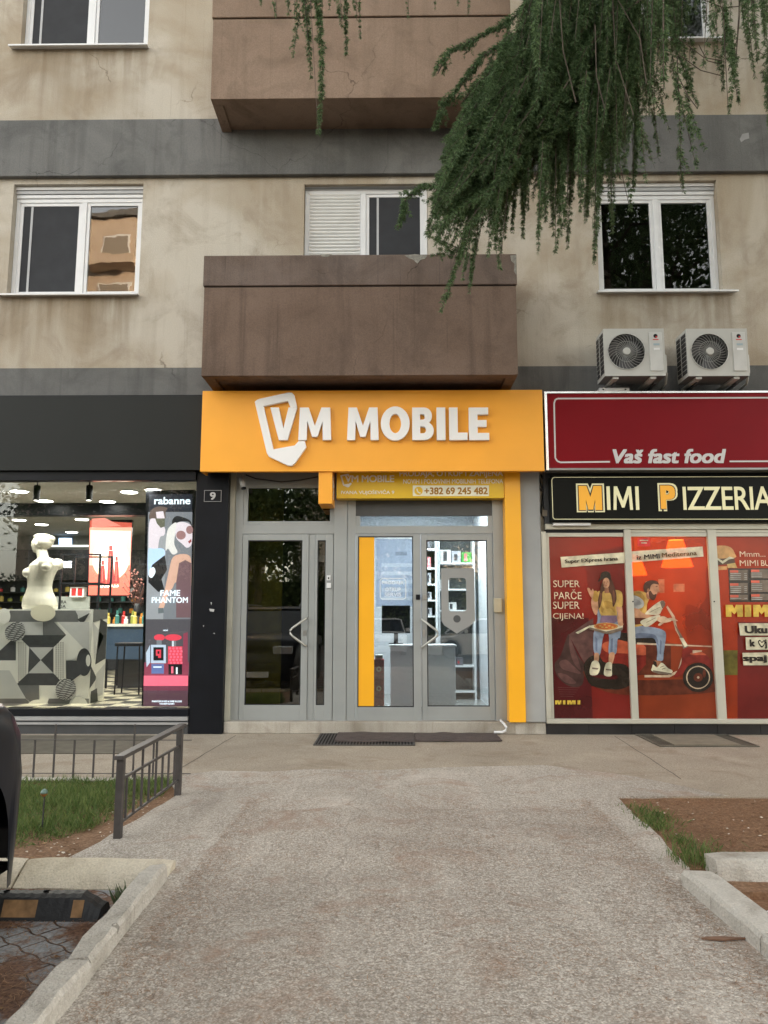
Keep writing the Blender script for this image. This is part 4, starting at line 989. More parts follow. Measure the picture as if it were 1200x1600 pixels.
xa, xb, zs = shelfunit('product_shelf', 'wide white shelf unit with boxes behind the silver tag sticker', 685, 743, (879,920,953,1040,1080), 835, 12.3)
packs(xa, xb, zs, 12.3, [[(0.17,0.21,0,'white box with a dark picture on the top shelf, left end'),(0.15,0.19,4,'pale box with a dark picture on the top shelf, in the middle'),(0.16,0.17,5,'bright green box at the right end of the top shelf')],
   [(0.14,0.15,0,'white pack seen through the cut-out of the tag sticker')], [(0.12,0.1,3,'dark pack on the middle shelf behind the tag sticker'),(0.12,0.12,0,'small white pack on the middle shelf behind the tag sticker')],
   [(0.1,0.12,6,'dark grey pack at the left end of the shelf just below the tag sticker'),(0.12,0.14,4,'pale grey pack in the middle of the shelf below the tag sticker'),(0.1,0.12,6,'dark grey pack right of the pale one on the shelf below the tag sticker')], [(0.12,0.12,4,'pack on the bottom shelf near the floor')]])
# counter
cX0, cX1 = at(610,1060,10.7)[0], at(712,1060,10.7)[0]; cZ = at(660,1032,10.7)[1]
CT = thing('shop_counter', 'plain white counter inside the phone shop', 'counter', ((cX0+cX1)/2, 10.9, 0.15))
MB().box(cX0, cX1, 10.70, 11.15, 0.22, 1.02, sw).build('body', CT, bevel=0.006)
MB().box(cX0-0.02, cX1+0.02, 10.67, 11.18, 1.022, 1.05, sw).build('worktop', CT, bevel=0.006); MB().box(cX0+0.02, cX1-0.02, 10.73, 11.12, 0.151, 0.218, dgrey).build('plinth', CT)
mX0, mX1, mZ0, mZ1 = rect(597,950,640,985, 11.4)
MN = thing('monitor', 'black monitor on the counter, seen through the left door leaf', 'monitor', ((mX0+mX1)/2, 11.0, 1.051))
MB().box(mX0, mX1, 11.05, 11.08, 1.2, 1.2+(mZ1-mZ0)*1.2, black).build('screen', MN, bevel=0.004); MB().box((mX0+mX1)/2-0.03, (mX0+mX1)/2+0.03, 11.081, 11.1, 1.06, 1.3, black).build('stand', MN); MB().box((mX0+mX1)/2-0.1, (mX0+mX1)/2+0.1, 11.0, 11.14, 1.0505, 1.06, black).build('foot', MN)
# posters on the back wall
X0, X1, Z0, Z1 = rect(590,840,660,950, iy1-0.01)
WP = thing('wall_poster', 'pale blue price poster on the back wall of the phone shop', 'poster', ((X0+X1)/2, iy1, Z0))
a = Art(iy1-0.01); a.r(588,842,662,948, mat('poster_blue', (0.36,0.42,0.56), 0.4)); pp = mat('poster_pale', (0.52,0.57,0.68), 0.4); pd = mat('poster_deep', (0.2,0.24,0.33), 0.4)
a.r(618,862,636,868, pd)
for i in range(5): a.r(596, 880+i*13, 655, 886+i*13, pp)
a.build('printed_sheet', WP, fix=False)
MB().box(X0, X1, iy1-0.009, iy1-0.001, Z0, Z1, white).build('board', WP)
# three red patterned cartons by the left door leaf
redp = mat('red_pattern', (0.38,0.05,0.045), 0.5, var=0.5, scale=30)
for i, lab in enumerate(['bottom red patterned carton of the stack behind the left door leaf', 'middle red patterned carton of the stack behind the left door leaf', 'top red patterned carton of the stack behind the left door leaf']):
    z = 0.151+i*0.245; X0, X1 = at(584,1060,10.1)[0], at(600,1060,10.1)[0]
    t = thing('carton', lab, 'box', ((X0+X1)/2, 10.1, z)); MB().box(X0, X1, 10.1, 10.35, z+0.001, z+0.24, redp).build('box', t, bevel=0.004)
    q = MB(); q.disc(((X0+X1)/2, 10.098, z+0.12), 0.035, mat('cartoon_cream', (0.6,0.45,0.3), 0.5), 16); q.disc(((X0+X1)/2, 10.0972, z+0.12), 0.015, redp, 12); q.build('round_print', t, fix=False)
X0 = at(592,1018,10.1)[0]
MB().box(X0-0.05, X0+0.05, 10.12, 10.3, 0.151+0.737, 0.151+0.79, white).build('paper_roll', label='small white pack on top of the red carton stack', cat='pack', bevel=0.01)
# rail of accessories along the left wall
AR = thing('accessory_rack', 'wall rack of blister packs seen edge-on beside the amber sticker', 'rack', (ix0+0.06, 10.6, 0.9))
MB().box(ix0+0.031, ix0+0.05, 10.1, 12.6, 0.9, 2.7, sw).build('panel', AR)
mb = MB()
for i in range(12):
    for j in range(7):
        mb.box(ix0+0.055, ix0+0.075+0.05*random.random(), 10.2+i*0.2, 10.33+i*0.2, 0.95+j*0.25, 1.15+j*0.25, boxc[random.choice([0,1,3,4,5,6])])
mb.build('blister_packs', AR)

# ------------------------------------------------------------------ orange signs
OS = thing('shop_sign', 'large orange box sign with raised white letters and phone emblem above the doors', 'sign', (-0.27, 9.35, 3.215))
MB().box(-2.40, 1.868, 9.35, 9.43, 3.215, 4.25, orange).build('box', OS, bevel=0.004)
MB().box(-2.39, 1.86, 9.432, 9.64, 4.1, 4.243, orange).build('top_cover', OS); MB().box(-2.398, -2.37, 9.432, 9.64, 3.22, 4.098, orange).build('end_cover', OS)
ZY = 9.35
K5 = dict(ox=300, oy=600, k=2.143)
def ltr(body, bx, bold, space=1.0): text('letters', body, (300+bx[0]/2.143, 600+bx[1]/2.143, 300+bx[2]/2.143, 600+bx[3]/2.143), ZY-0.035, white_face, OS, bold=bold, depth=0.05, space=space)
white_face = mat('letter_face', (0.86,0.86,0.86), 0.35, var=0)
# heavy block letters, hand-cut outlines: unit box 0..1 wide, 0..1 high
def glyphs():
    G = {}
    def arc(cx, cy, rx, ry, a0, a1, n=10): return [(cx+rx*math.cos(R(a0+(a1-a0)*i/n)), cy+ry*math.sin(R(a0+(a1-a0)*i/n))) for i in range(n+1)]
    G['V'] = [[(0,1),(.31,1),(.50,.33),(.69,1),(1,1),(.66,0),(.34,0)]]
    G['M'] = [[(0,0),(.04,1),(.30,1),(.50,.42),(.70,1),(.96,1),(1,0),(.75,0),(.74,.62),(.58,.10),(.42,.10),(.26,.62),(.25,0)]]
    G['I'] = [[(0,0),(0,1),(1,1),(1,0)]]
    G['L'] = [[(0,0),(0,1),(.46,1),(.46,.22),(1,.22),(1,0)]]
    G['E'] = [[(0,0),(0,1),(.97,1),(.97,.79),(.42,.79),(.42,.61),(.88,.61),(.88,.41),(.42,.41),(.42,.21),(1,.21),(1,0)]]
    G['O'] = [arc(.5,.5,.5,.515,90,450,36), arc(.5,.5,.21,.30,450,90,30)]
    G['B'] = [[(0,0),(0,1),(.5,1)] + arc(.55,.745,.37,.255,90,-60,9) + arc(.56,.285,.44,.285,62,-90,10), 
              [(.36,.62),(.36,.80),(.50,.80)] + arc(.50,.71,.10,.09,90,-90,6) + [(.36,.62)], [(.36,.20),(.36,.42),(.52,.42)] + arc(.52,.31,.13,.11,90,-90,6) + [(.36,.20)]]
    return G
G = glyphs()
def cut(curves, w_, h, x, z, Y, depth, m, parent, name='letters'):
    "outline with holes -> solid, via a 2D curve"
    cu = bpy.data.curves.new('c', 'CURVE'); cu.dimensions = '2D'; cu.fill_mode = 'BOTH'; cu.extrude = depth/2; cu.bevel_depth = 0.002; cu.bevel_resolution = 1
    for c in curves:
        if c[0] == c[-1] or math.dist(c[0], c[-1]) < 1e-6: c = c[:-1]
        sp = cu.splines.new('POLY'); sp.points.add(len(c)-1); sp.use_cyclic_u = True
        for i, p in enumerate(c): sp.points[i].co = (p[0]*w_, p[1]*h, 0, 1)
    o = bpy.data.objects.new('c', cu); col.objects.link(o)
    me = bpy.data.meshes.new_from_object(o.evaluated_get(bpy.context.evaluated_depsgraph_get()))
    bpy.data.objects.remove(o)
    me.transform(Matrix.Rotation(R(90), 4, 'X')); me.transform(Matrix.Translation((x, Y, z) - origin(parent) if False else Vector((x, Y, z)) - origin(parent)))
    me.materials.clear(); me.materials.append(m); me.name = name
    o = bpy.data.objects.new(name, me); col.objects.link(o); o.parent = parent
    return o
LYc = 9.322
for ch, u0, u1 in (('V',262,352),('M',357,467),('M',520,625),('O',633,728),('B',738,808),('I',820,847),('L',862,920),('E',928,992)):
    X0, Z0 = at(300+u0/2.143, 600+189/2.143, LYc); X1, Z1 = at(300+u1/2.143, 600+(81 if ch != 'O' else 79)/2.143, LYc)
    cut(G[ch], X1-X0, Z1-Z0, X0, Z0, LYc, 0.06, white_face, OS, 'letter')
lg = [(212,62),(218,56),(228,52),(325,31),(336,32),(343,40),(352,78),(331,80),(322,58),(240,75),(273,221),(345,208),(358,194),(378,193),(383,212),(345,266),(334,275),(322,274),(258,243),(252,232)]
pts = [at(300+u/2.143, 600+v/2.143, LYc) for u, v in lg]
cut([[(x, z) for x, z in pts]], 1, 1, 0, 0, LYc, 0.06, white_face, OS, 'emblem')
LS = thing('lower_shop_sign', 'amber panel sign with white lettering and phone number directly above the shop door', 'sign', (0.45, 9.66, 2.9))
sX0 = at(526,760,9.66)[0]; sX1 = PX0-0.003; sZ0 = at(650,778.5,9.66)[1]
amb2 = mat('mustard_panel', (0.80,0.52,0.02), 0.3, var=0.03)
MB().box(sX0, sX1, 9.66, 9.84, sZ0, 3.6, amb2).build('panel', LS, bevel=0.003)
wl = mat('print_white', (0.88,0.88,0.84), 0.5, var=0); TYl = 9.657
text('lettering', 'PRODAJA, OTKUP I ZAMJENA', (624,735.5,786,746.5), TYl, wl, LS, bold=0.02)
text('lettering', 'NOVIH I POLOVNIH MOBILNIH TELEFONA', (630,748.5,786,755.5), TYl, wl, LS, bold=0.012)
text('lettering', 'IVANA VUJO\u0160EVI\u0106A 9', (533,765,616,773.5), TYl, wl, LS, bold=0.012)
text('lettering', 'VM MOBILE', (539,742.5,616,753.5), TYl, wl, LS, bold=0.022, space=0.95)
a = Art(TYl); a.r(645,758.5,764,775, mat('number_field', (0.85,0.86,0.72), 0.4)); a.e(654,767,6.5,6.5, amb2)
a.line([(651.5,763.5),(652,767),(654,769.5),(657,770.5)], 1.8, mat('number_field', (0.5,0.5,0.5)))
sc5 = lambda u, v: ((u-212)/171*18+531.5, (v-31)/244*21+740.5)
a.p([sc5(*q) for q in lg], wl)
a.build('printed_film', LS, fix=False)
text('lettering', '+382 69 245 482', (663,761.5,762,772.5), TYl-0.003, mat('ochre_digits', (0.40,0.20,0.01), 0.5, var=0), LS, bold=0.03)
# blade sign
bX0, bZ0 = at(497.5,787,9.38); bX1 = at(519,760,9.38)[0]
BS = thing('blade_sign', 'small orange box sign sticking out above the left entrance, lettered on its side', 'sign', (bX0, 9.4, bZ0))
MB().box(bX0, bX1, 9.38, 9.82, bZ0, 3.6, orange).build('box', BS, bevel=0.004)
mb = MB(); 
for (y0, y1, z0, z1) in ((9.45,9.55,bZ0+0.2,bZ0+0.36),(9.56,9.66,bZ0+0.12,bZ0+0.30),(9.5,9.6,bZ0+0.06,bZ0+0.16)): mb.flat([(bX1+0.002,y0,z0),(bX1+0.002,y1,z0+0.03),(bX1+0.002,y1,z1),(bX1+0.002,y0,z1+0.02)], white)
mb.build('side_print', BS, fix=False)
# security camera
X, Z = at(378,757,9.70)
SC = thing('security_camera', 'small white security camera under the left end of the orange sign', 'camera', (X, 9.72, Z))
MB().tube([(X-0.005,9.70,Z+0.08),(X+0.03,9.66,Z-0.05)], 0.036, mat('camera_plastic', (0.35,0.36,0.36), 0.4), 16).build('body', SC, smooth=True)
MB().tube([(X+0.0303,9.6595,Z-0.051),(X+0.033,9.656,Z-0.062)], 0.032, black, 16).build('lens', SC); MB().tube([(X-0.01,9.78,Z+0.14),(X-0.01,9.71,Z+0.12),(X+0.0,9.70,Z+0.06)], 0.013, mat('camera_plastic', (0.5,0.5,0.5)), 8).build('bracket', SC)
cabm = mat('black_cable', (0.02,0.02,0.022), 0.5)
c0 = [at(384,742,9.80), at(400,748,9.80), at(440,753,9.80), at(470,750,9.80), at(497,745,9.80)]
MB().tube([(x, 9.80, z) for x, z in c0], 0.009, cabm, 6).build('cable', label='black cable sagging above the transom of the left entrance', cat='cable')

# ------------------------------------------------------------------ pizzeria
RS = thing('red_fascia_sign', 'dark red box sign with a rounded white line and italic lettering', 'sign', (3.6, 9.45, 3.29))
RX = 7.6; redm = mat('red_acrylic', (0.20,0.001,0.006), 0.45, var=0.1, scale=0.8, spec=0.15)
rX0, rZ0 = at(853.5,735,9.42); rZ1 = at(1000,611,9.42)[1]
MB().box(rX0+0.035, RX, 9.425, 9.60, rZ0+0.03, rZ1-0.03, redm).build('face_panel', RS)
polal = mat('polished_aluminium', (0.62,0.62,0.62), 0.22, 0.9, var=0.1, scale=10)
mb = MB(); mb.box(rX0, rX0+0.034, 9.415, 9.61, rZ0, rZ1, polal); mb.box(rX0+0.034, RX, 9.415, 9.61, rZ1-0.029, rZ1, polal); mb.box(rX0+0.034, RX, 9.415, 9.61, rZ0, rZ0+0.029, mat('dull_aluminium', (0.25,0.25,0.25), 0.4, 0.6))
mb.build('frame', RS, bevel=0.004)
K7 = dict(ox=840, oy=600, k=3.3333)
a = Art(9.424, **K7); wp = mat('sign_white', (0.62,0.60,0.60), 0.5, var=0)
a.line([(377,405),(120,408),(103,402),(92,385),(86,100),(92,82),(105,76),(2400,66)], 8, wp); a.line([(1000,403),(2400,398)], 8, wp)
a.build('white_line', RS, fix=False)
text('lettering', 'Va\u0161 fast food', (957.5,701.5,1135,724), 9.42, wp, RS, bold=0.035, shear=0.22)
BKs = thing('black_fascia_sign', 'black box sign with yellow and cream lettering under the red sign', 'sign', (3.6, 9.6, 2.6))
kX0, kZ0 = at(861,816,9.58); kZ1 = at(1000,743,9.58)[1]
glossb = mat('gloss_black_sign', (0.004,0.005,0.004), 0.4, var=0.0, spec=0.12)
MB().box(kX0, RX, 9.58, 9.70, kZ0, kZ1, glossb).build('box', BKs, bevel=0.02, segs=3)
a = Art(9.578, **K7); crm = mat('sign_cream', (0.72,0.68,0.42), 0.5, var=0, emit=(0.72,0.68,0.42), estr=0.03); yel = mat('sign_yellow', (0.80,0.38,0.03), 0.5, var=0, emit=(0.8,0.38,0.03), estr=0.03)
a.line([(2400,478),(90,486),(78,490),(74,500),(80,695),(88,704),(2400,704)], 3, crm); a.build('cream_line', BKs, fix=False)
GM = [[(0,0),(0,1),(.34,1),(.5,.52),(.66,1),(1,1),(1,0),(.71,0),(.71,.50),(.60,.02),(.40,.02),(.29,.50),(.29,0)]]
GML = [[(0,0),(.06,1),(.22,1),(.5,.36),(.78,1),(.94,1),(1,0),(.86,0),(.82,.70),(.56,.10),(.44,.10),(.18,.70),(.14,0)]]
def plate(cv, b, Y, m, par): 
    X0, X1, Z0, Z1 = rect(840+b[0]/3.3333, 600+b[1]/3.3333, 840+b[2]/3.3333, 600+b[3]/3.3333, Y); cut(cv, X1-X0, Z1-Z0, X0, Z0, Y, 0.002, m, par, 'lettering')
plate([[(0,0),(0,1),(.42,1),(.5,.80),(.58,1),(1,1),(1,0),(.66,0),(.64,.22),(.60,0),(.40,0),(.36,.22),(.34,0)]], (203,519,347,667), 9.574, crm, BKs)
plate([[(0,0),(0,1),(.38,1),(.5,.66),(.62,1),(1,1),(1,0),(.70,0),(.70,.40),(.60,0),(.40,0),(.30,.40),(.30,0)]], (211,527,339,660), 9.569, mat('outline_black', (0.02,0.015,0.01), 0.5), BKs)
plate(GM, (216,531,334,656), 9.564, yel, BKs)
plate(G['I'], (361,534,377,655), 9.572, crm, BKs); plate(GML, (394,534,494,655), 9.572, crm, BKs); plate(G['I'], (511,534,527,655), 9.572, crm, BKs)
text('lettering', 'P', (840+627/3.333, 600+516/3.333, 840+730/3.333, 600+662/3.333), 9.572, crm, BKs, bold=0.075)
text('lettering', 'P', (840+636/3.333, 600+524/3.333, 840+721/3.333, 600+654/3.333), 9.568, mat('outline_black', (0.02,0.015,0.01), 0.5), BKs, bold=0.055)
text('lettering', 'P', (840+640/3.333, 600+528/3.333, 840+717/3.333, 600+650/3.333), 9.564, yel, BKs, bold=0.05)
text('lettering', 'IZZERIA', (840+757/3.333, 600+534/3.333, 840+1222/3.333, 600+655/3.333), 9.572, crm, BKs, bold=0.012, space=0.95)
MB().box(1.93, RX, 9.745, 9.81, 2.604, 4.1, dgrey).build('window_header', B)  # filler added so the lit room does not glow through above the frame
# window frames
GY = 9.72
mb = MB()
def cx_(px, Y=GY): return at(px, 960, Y)[0]
def cz_(py, Y=GY): return at(1000, py, Y)[1]
pzb = cz_(1131); pzt = cz_(827)
gX = [at(848,1000,GY)[0], at(862,1000,GY)[0]]
panes = [(850.5,978.5),(989.5,1112),(1125,1262),(1275,1400)]
mb.box(1.874, 1.93, GY-0.03, GY+0.08, 0.19, 2.50, aluc)
mb.box(1.93, RX, GY-0.02, GY+0.08, pzt-0.002, 2.60, aluc)
mb.box(1.93, RX, GY-0.02, GY+0.08, 0.19, pzb, aluc)
edges = [at(855,960,GY)[0], at(980,960,GY)[0], at(991,960,GY)[0], at(1112,960,GY)[0], at(1126,960,GY)[0], 5.0, 5.1, 6.3, 6.4, RX-0.05]
pz = MB()
zA, zB = pzb, pzt-0.004
for i in range(1, len(edges)-1, 2): mb.box(edges[i]+0.001, edges[i+1]-0.001, GY-0.012, GY+0.07, zA, zB, aluc)
pw = mb.build('pizzeria_window_frame', B, bevel=0.004)
mb = MB()
for i in range(0, len(edges), 2):
    a0, a1 = edges[i], edges[i+1]; t = 0.05
    mb.box(a0+0.001, a0+t, GY, GY+0.05, zA+0.001, zB-0.04, aluc) if i == 0 else None
    mb.box(a0+0.001+(t if i == 0 else 0), a1-0.001, GY, GY+0.05, zA+0.001, zA+t, aluc); mb.box(a0+0.001+(t if i == 0 else 0), a1-0.001, GY, GY+0.05, zB-0.04-t, zB-0.04, aluc)
    mb.box(a0+0.001, a1-0.001, GY+0.01, GY+0.05, zB-0.038, zB, black if i == 0 else aluc)
mb.build('sash', pw, bevel=0.003)
mb = MB(); mb.box(1.875, RX, 9.68, 9.80, 0.135, 0.187, aluc); mb.build('window_sill', pw, bevel=0.006)
tl = mat('black_tile', (0.022,0.022,0.024), 0.25, var=0.2, scale=5)
mb = MB(); xx = 1.876
while xx < RX: mb.box(xx, xx+0.52, 9.735, 9.80, 0.0, 0.133, tl); xx += 0.5235
mb.build('tile_base', B, bevel=0.002)
for (x, y) in ((989,940),(1116,940)):
    X, Z = at(x,y,9.707); MB().lathe((X,9.7075,Z), [(0.010,-0.002),(0.010,0)], black, 10, 'y').build('keyhole', pw)
# switch / narrow light strip over the left pane and wires
X0, X1, Z0, Z1 = rect(864,817.5,922,821.5, 9.66)
MB().box(X0, X1, 9.62, 9.695, Z0, Z1, pvc).build('strip_lamp', label='thin white lamp strip under the black sign at its left end', cat='lamp')
wires = [[(842,742),(846,760),(850,775),(848,790),(853,800)],[(845,741),(852,755),(854,775),(850,796),(856,806)],[(840,748),(844,765),(852,770),(858,772)],[(850,742),(848,770),(845,800),(852,812),(860,816)]]
WR = thing('loose_wires', 'tangle of loose dark wires hanging between the orange and black signs', 'wires', (1.95, 9.78, 2.7))
for wv in wires: MB().tube([(at(x,y,9.77)[0], 9.77, at(x,y,9.77)[1]) for x, y in wv], 0.011, cabm, 6).build('wire', WR, smooth=True)
X, Z = at(851,800,9.77); MB().box(X-0.04, X+0.03, 9.74, 9.79, Z-0.06, Z+0.02, mat('junction', (0.2,0.17,0.13), 0.7)).build('junction_box', WR, bevel=0.006)

# interior behind the film: warm room with lamps
wrm = mat('pizzeria_wall', (0.60,0.20,0.08), 0.7); 
MB().box(1.9, RX, 12.6, 12.7, 0.15, 3.2, wrm).build('interior_wall', B)
MB().box(1.9, RX, 9.82, 12.6, 0.10, 0.15, mat('pizzeria_floor', (0.2,0.1,0.06), 0.5)).build('interior_floor', B)
MB().box(1.9, RX, 9.82, 12.6, 3.2, 3.25, wrm).build('interior_ceiling', B)
MB().box(1.876, 1.9, 9.82, 12.6, 0.15, 3.2, wrm).build('interior_wall', B); MB().box(RX, RX+0.05, 9.3, 12.6, 0.0, 4.2, wrm).build('interior_wall', B)
SLm = thing('sign_lamp', 'slim warm lamp strip fixed under the red sign, lighting the black sign', 'lamp', (3.6, 9.5, 3.25))
MB().box(2.3, 5.6, 9.50, 9.55, 3.262, 3.288, dgrey).build('housing', SLm); MB().box(2.32, 5.58, 9.505, 9.545, 3.258, 3.2615, emitter('warm_tube', (1,0.78,0.45), 2.0)).build('tube', SLm)
area('sign_lamp_light', (3.95, 9.52, 3.25), 3.2, SIGNW, (1,0.80,0.48), (R(8),0,0), sy=0.05)
area('pizzeria_lamp', (3.9, 11.2, 3.1), 1.6, PIZW, (1,0.66,0.36))
lampy = emitter('warm_shade', (1.0,0.62,0.16), 1.3)
for j, (px, pyt, pyb, hw, Yl, lab) in enumerate(((1056,844,886,24,10.9,'larger lit yellow lampshade shining through the scooter poster'),(990,866,899,19,11.6,'smaller lit yellow lampshade behind the join of the first two window panes'))):
    X, Zt = at(px,pyt,Yl); Zb_ = at(px,pyb,Yl)[1]; k = Yl/1200
    t = thing('pendant_lamp', lab, 'lamp', (X, Yl, Zb_))
    MB().lathe((X,Yl,Zb_), [(hw*k,0),(hw*k*.95,0.02),(hw*k*.45,Zt-Zb_),(0.02,Zt-Zb_+0.005)], lampy, 20).build('lamp_shade', t, smooth=True)
    MB().tube([(X,Yl,Zt),(X,Yl,3.2)], 0.008, black).build('cord', t)
# counter, shelf and customer-like dark silhouettes are not invented; only a dark oven block
MB().box(3.95, 4.9, 11.6, 12.4, 0.151, 1.25, mat('counter_red', (0.35,0.07,0.04), 0.5)).build('counter', label='pizzeria counter faintly seen through the orange film', cat='counter')

# --- printed films on the panes
FY = GY+0.03
K6 = dict(ox=840, oy=830, k=4.138)
F_red = film('film_red', (0.165,0.016,0.013), (0.5,0.08,0.04), 0.22)
F_deep = film('film_deep_red', (0.085,0.010,0.012), (0.5,0.06,0.04), 0.2)
F_or = film('film_orange', (0.34,0.050,0.016), (0.85,0.26,0.10), 0.42)
F_or2 = film('film_bright_orange', (0.50,0.085,0.026), (0.95,0.36,0.14), 0.5)  # brighter middle of the film; the room's backlight is put into its colour
F_shadow = film('film_shadow', (0.11,0.025,0.012), (0.4,0.08,0.03), 0.12); F_cur = film('film_curtain', (0.06,0.03,0.027), (0.3,0.1,0.06), 0.1); F_cur2 = film('film_curtain_light', (0.115,0.055,0.05), (0.3,0.1,0.06), 0.1)
fw = film('film_white', (0.62,0.58,0.42), (0.9,0.7,0.4), 0.1); fbk = film('film_black', (0.02,0.014,0.01), (0.2,0.1,0.05), 0.05); fyl = film('film_yellow', (0.62,0.44,0.06), (0.9,0.6,0.2), 0.1)
fskin = film('film_skin', (0.50,0.26,0.15), (0.9,0.5,0.3), 0.08); fskd = film('film_skin_shade', (0.30,0.13,0.07), (0.9,0.5,0.3), 0.08); fmus = film('film_mustard', (0.52,0.33,0.09), (0.9,0.6,0.2), 0.08); fmusd = film('film_mustard_fold', (0.38,0.22,0.05), (0.9,0.6,0.2), 0.08)
fden = film('film_denim', (0.22,0.27,0.35), (0.4,0.5,0.6), 0.08); fdend = film('film_denim_fold', (0.13,0.16,0.23), (0.4,0.5,0.6), 0.08); fhair = film('film_hair', (0.075,0.028,0.018), (0.2,0.1,0.05), 0.05); fhairl = film('film_hair_light', (0.16,0.06,0.035), (0.2,0.1,0.05), 0.05)
fsc = film('film_scooter', (0.20,0.018,0.012), (0.6,0.1,0.05), 0.06); fscl = film('film_scooter_light', (0.45,0.09,0.04), (0.6,0.1,0.05), 0.06); fchr = film('film_chrome', (0.50,0.38,0.26), (0.6,0.4,0.3), 0.05); fgry = film('film_grey', (0.16,0.12,0.09), (0.4,0.3,0.2), 0.05); fshirt = film('film_pale_shirt', (0.42,0.42,0.40), (0.6,0.6,0.6), 0.05)
def pane(i): return edges[i*2]+0.002+(0.05 if i == 0 else 0), edges[i*2+1]-0.002, zA+0.05, zB-0.09
def clipx(A, x0, x1, z0, z1):
    "trim the flat picture to its pane"
    nv, nf, nm = [], [], []
    for f, k in zip(A.f, A.mi):
        P = [A.v[i] for i in f]; y = P[0][1]
        for ax, lim, sg in ((0,x0,1),(0,x1,-1),(2,z0,1),(2,z1,-1)):
            Q = []
            for a_, b_ in zip(P, P[1:]+P[:1]):
                ia = (a_[ax]-lim)*sg >= 0; ib = (b_[ax]-lim)*sg >= 0
                if ia: Q.append(a_)
                if ia != ib:
                    t = (lim-a_[ax])/(b_[ax]-a_[ax]); c = [a_[j]+(b_[j]-a_[j])*t for j in range(3)]; Q.append(tuple(c))
            P = Q
            if len(P) < 3: break
        if len(P) >= 3: nf.append(tuple(range(len(nv), len(nv)+len(P)))); nv += P; nm.append(k)
    A.v, A.f, A.mi = nv, nf, nm
    return A
def scooter_art(a):
    # ground shadow, scooter body
    a.p([(300,900),(560,960),(1140,960),(1140,1040),(600,1060),(380,1010)], F_shadow, True)
    a.p([(300,860),(380,800),(560,860),(620,960),(540,1020),(380,1010),(320,960)], fbk, True)
    a.p([(400,700),(520,690),(700,700),(720,860),(640,920),(560,860),(420,840)], fsc, True)
    a.p([(430,720),(600,700),(690,740),(700,800),(560,790),(440,780)], fscl, True)
    a.p([(520,650),(780,690),(780,740),(640,730),(520,700)], fbk); a.p([(640,720),(1140,742),(1140,750),(640,732)], fchr)
    a.p([(700,740),(860,740),(860,930),(640,930),(700,860)], F_shadow)
    a.p([(690,930),(840,930),(905,900),(935,800),(950,760),(925,700),(890,640),(870,560),(830,490),(838,480),(885,550),(905,640),(945,700),(965,760),(935,860),(915,910),(850,945),(690,945)], fchr)
    a.p([(940,760),(1010,760),(1080,790),(1125,850),(1130,900),(1060,850),(980,860),(930,930),(880,940),(925,860)], fsc, True)
    a.p([(985,790),(1040,775),(1090,800),(1050,800),(1000,800)], fscl, True)
    a.p([(880,590),(940,690),(975,745),(940,760),(925,700)], fgry); a.p([(915,690),(940,690),(970,740),(950,750)], fw)
    a.e(1036,945,98,95, fbk); a.e(1036,945,77,75, fchr); a.e(1036,945,70,68, fbk); a.e(1036,945,30,28, F_shadow); a.e(1036,945,8,8, fchr); a.e(1075,920,10,26, F_shadow)
    a.p([(780,600),(850,560),(905,580),(840,580),(790,610)], fchr, True); a.p([(1000,770),(1060,770),(1060,778),(1000,790)], fchr)
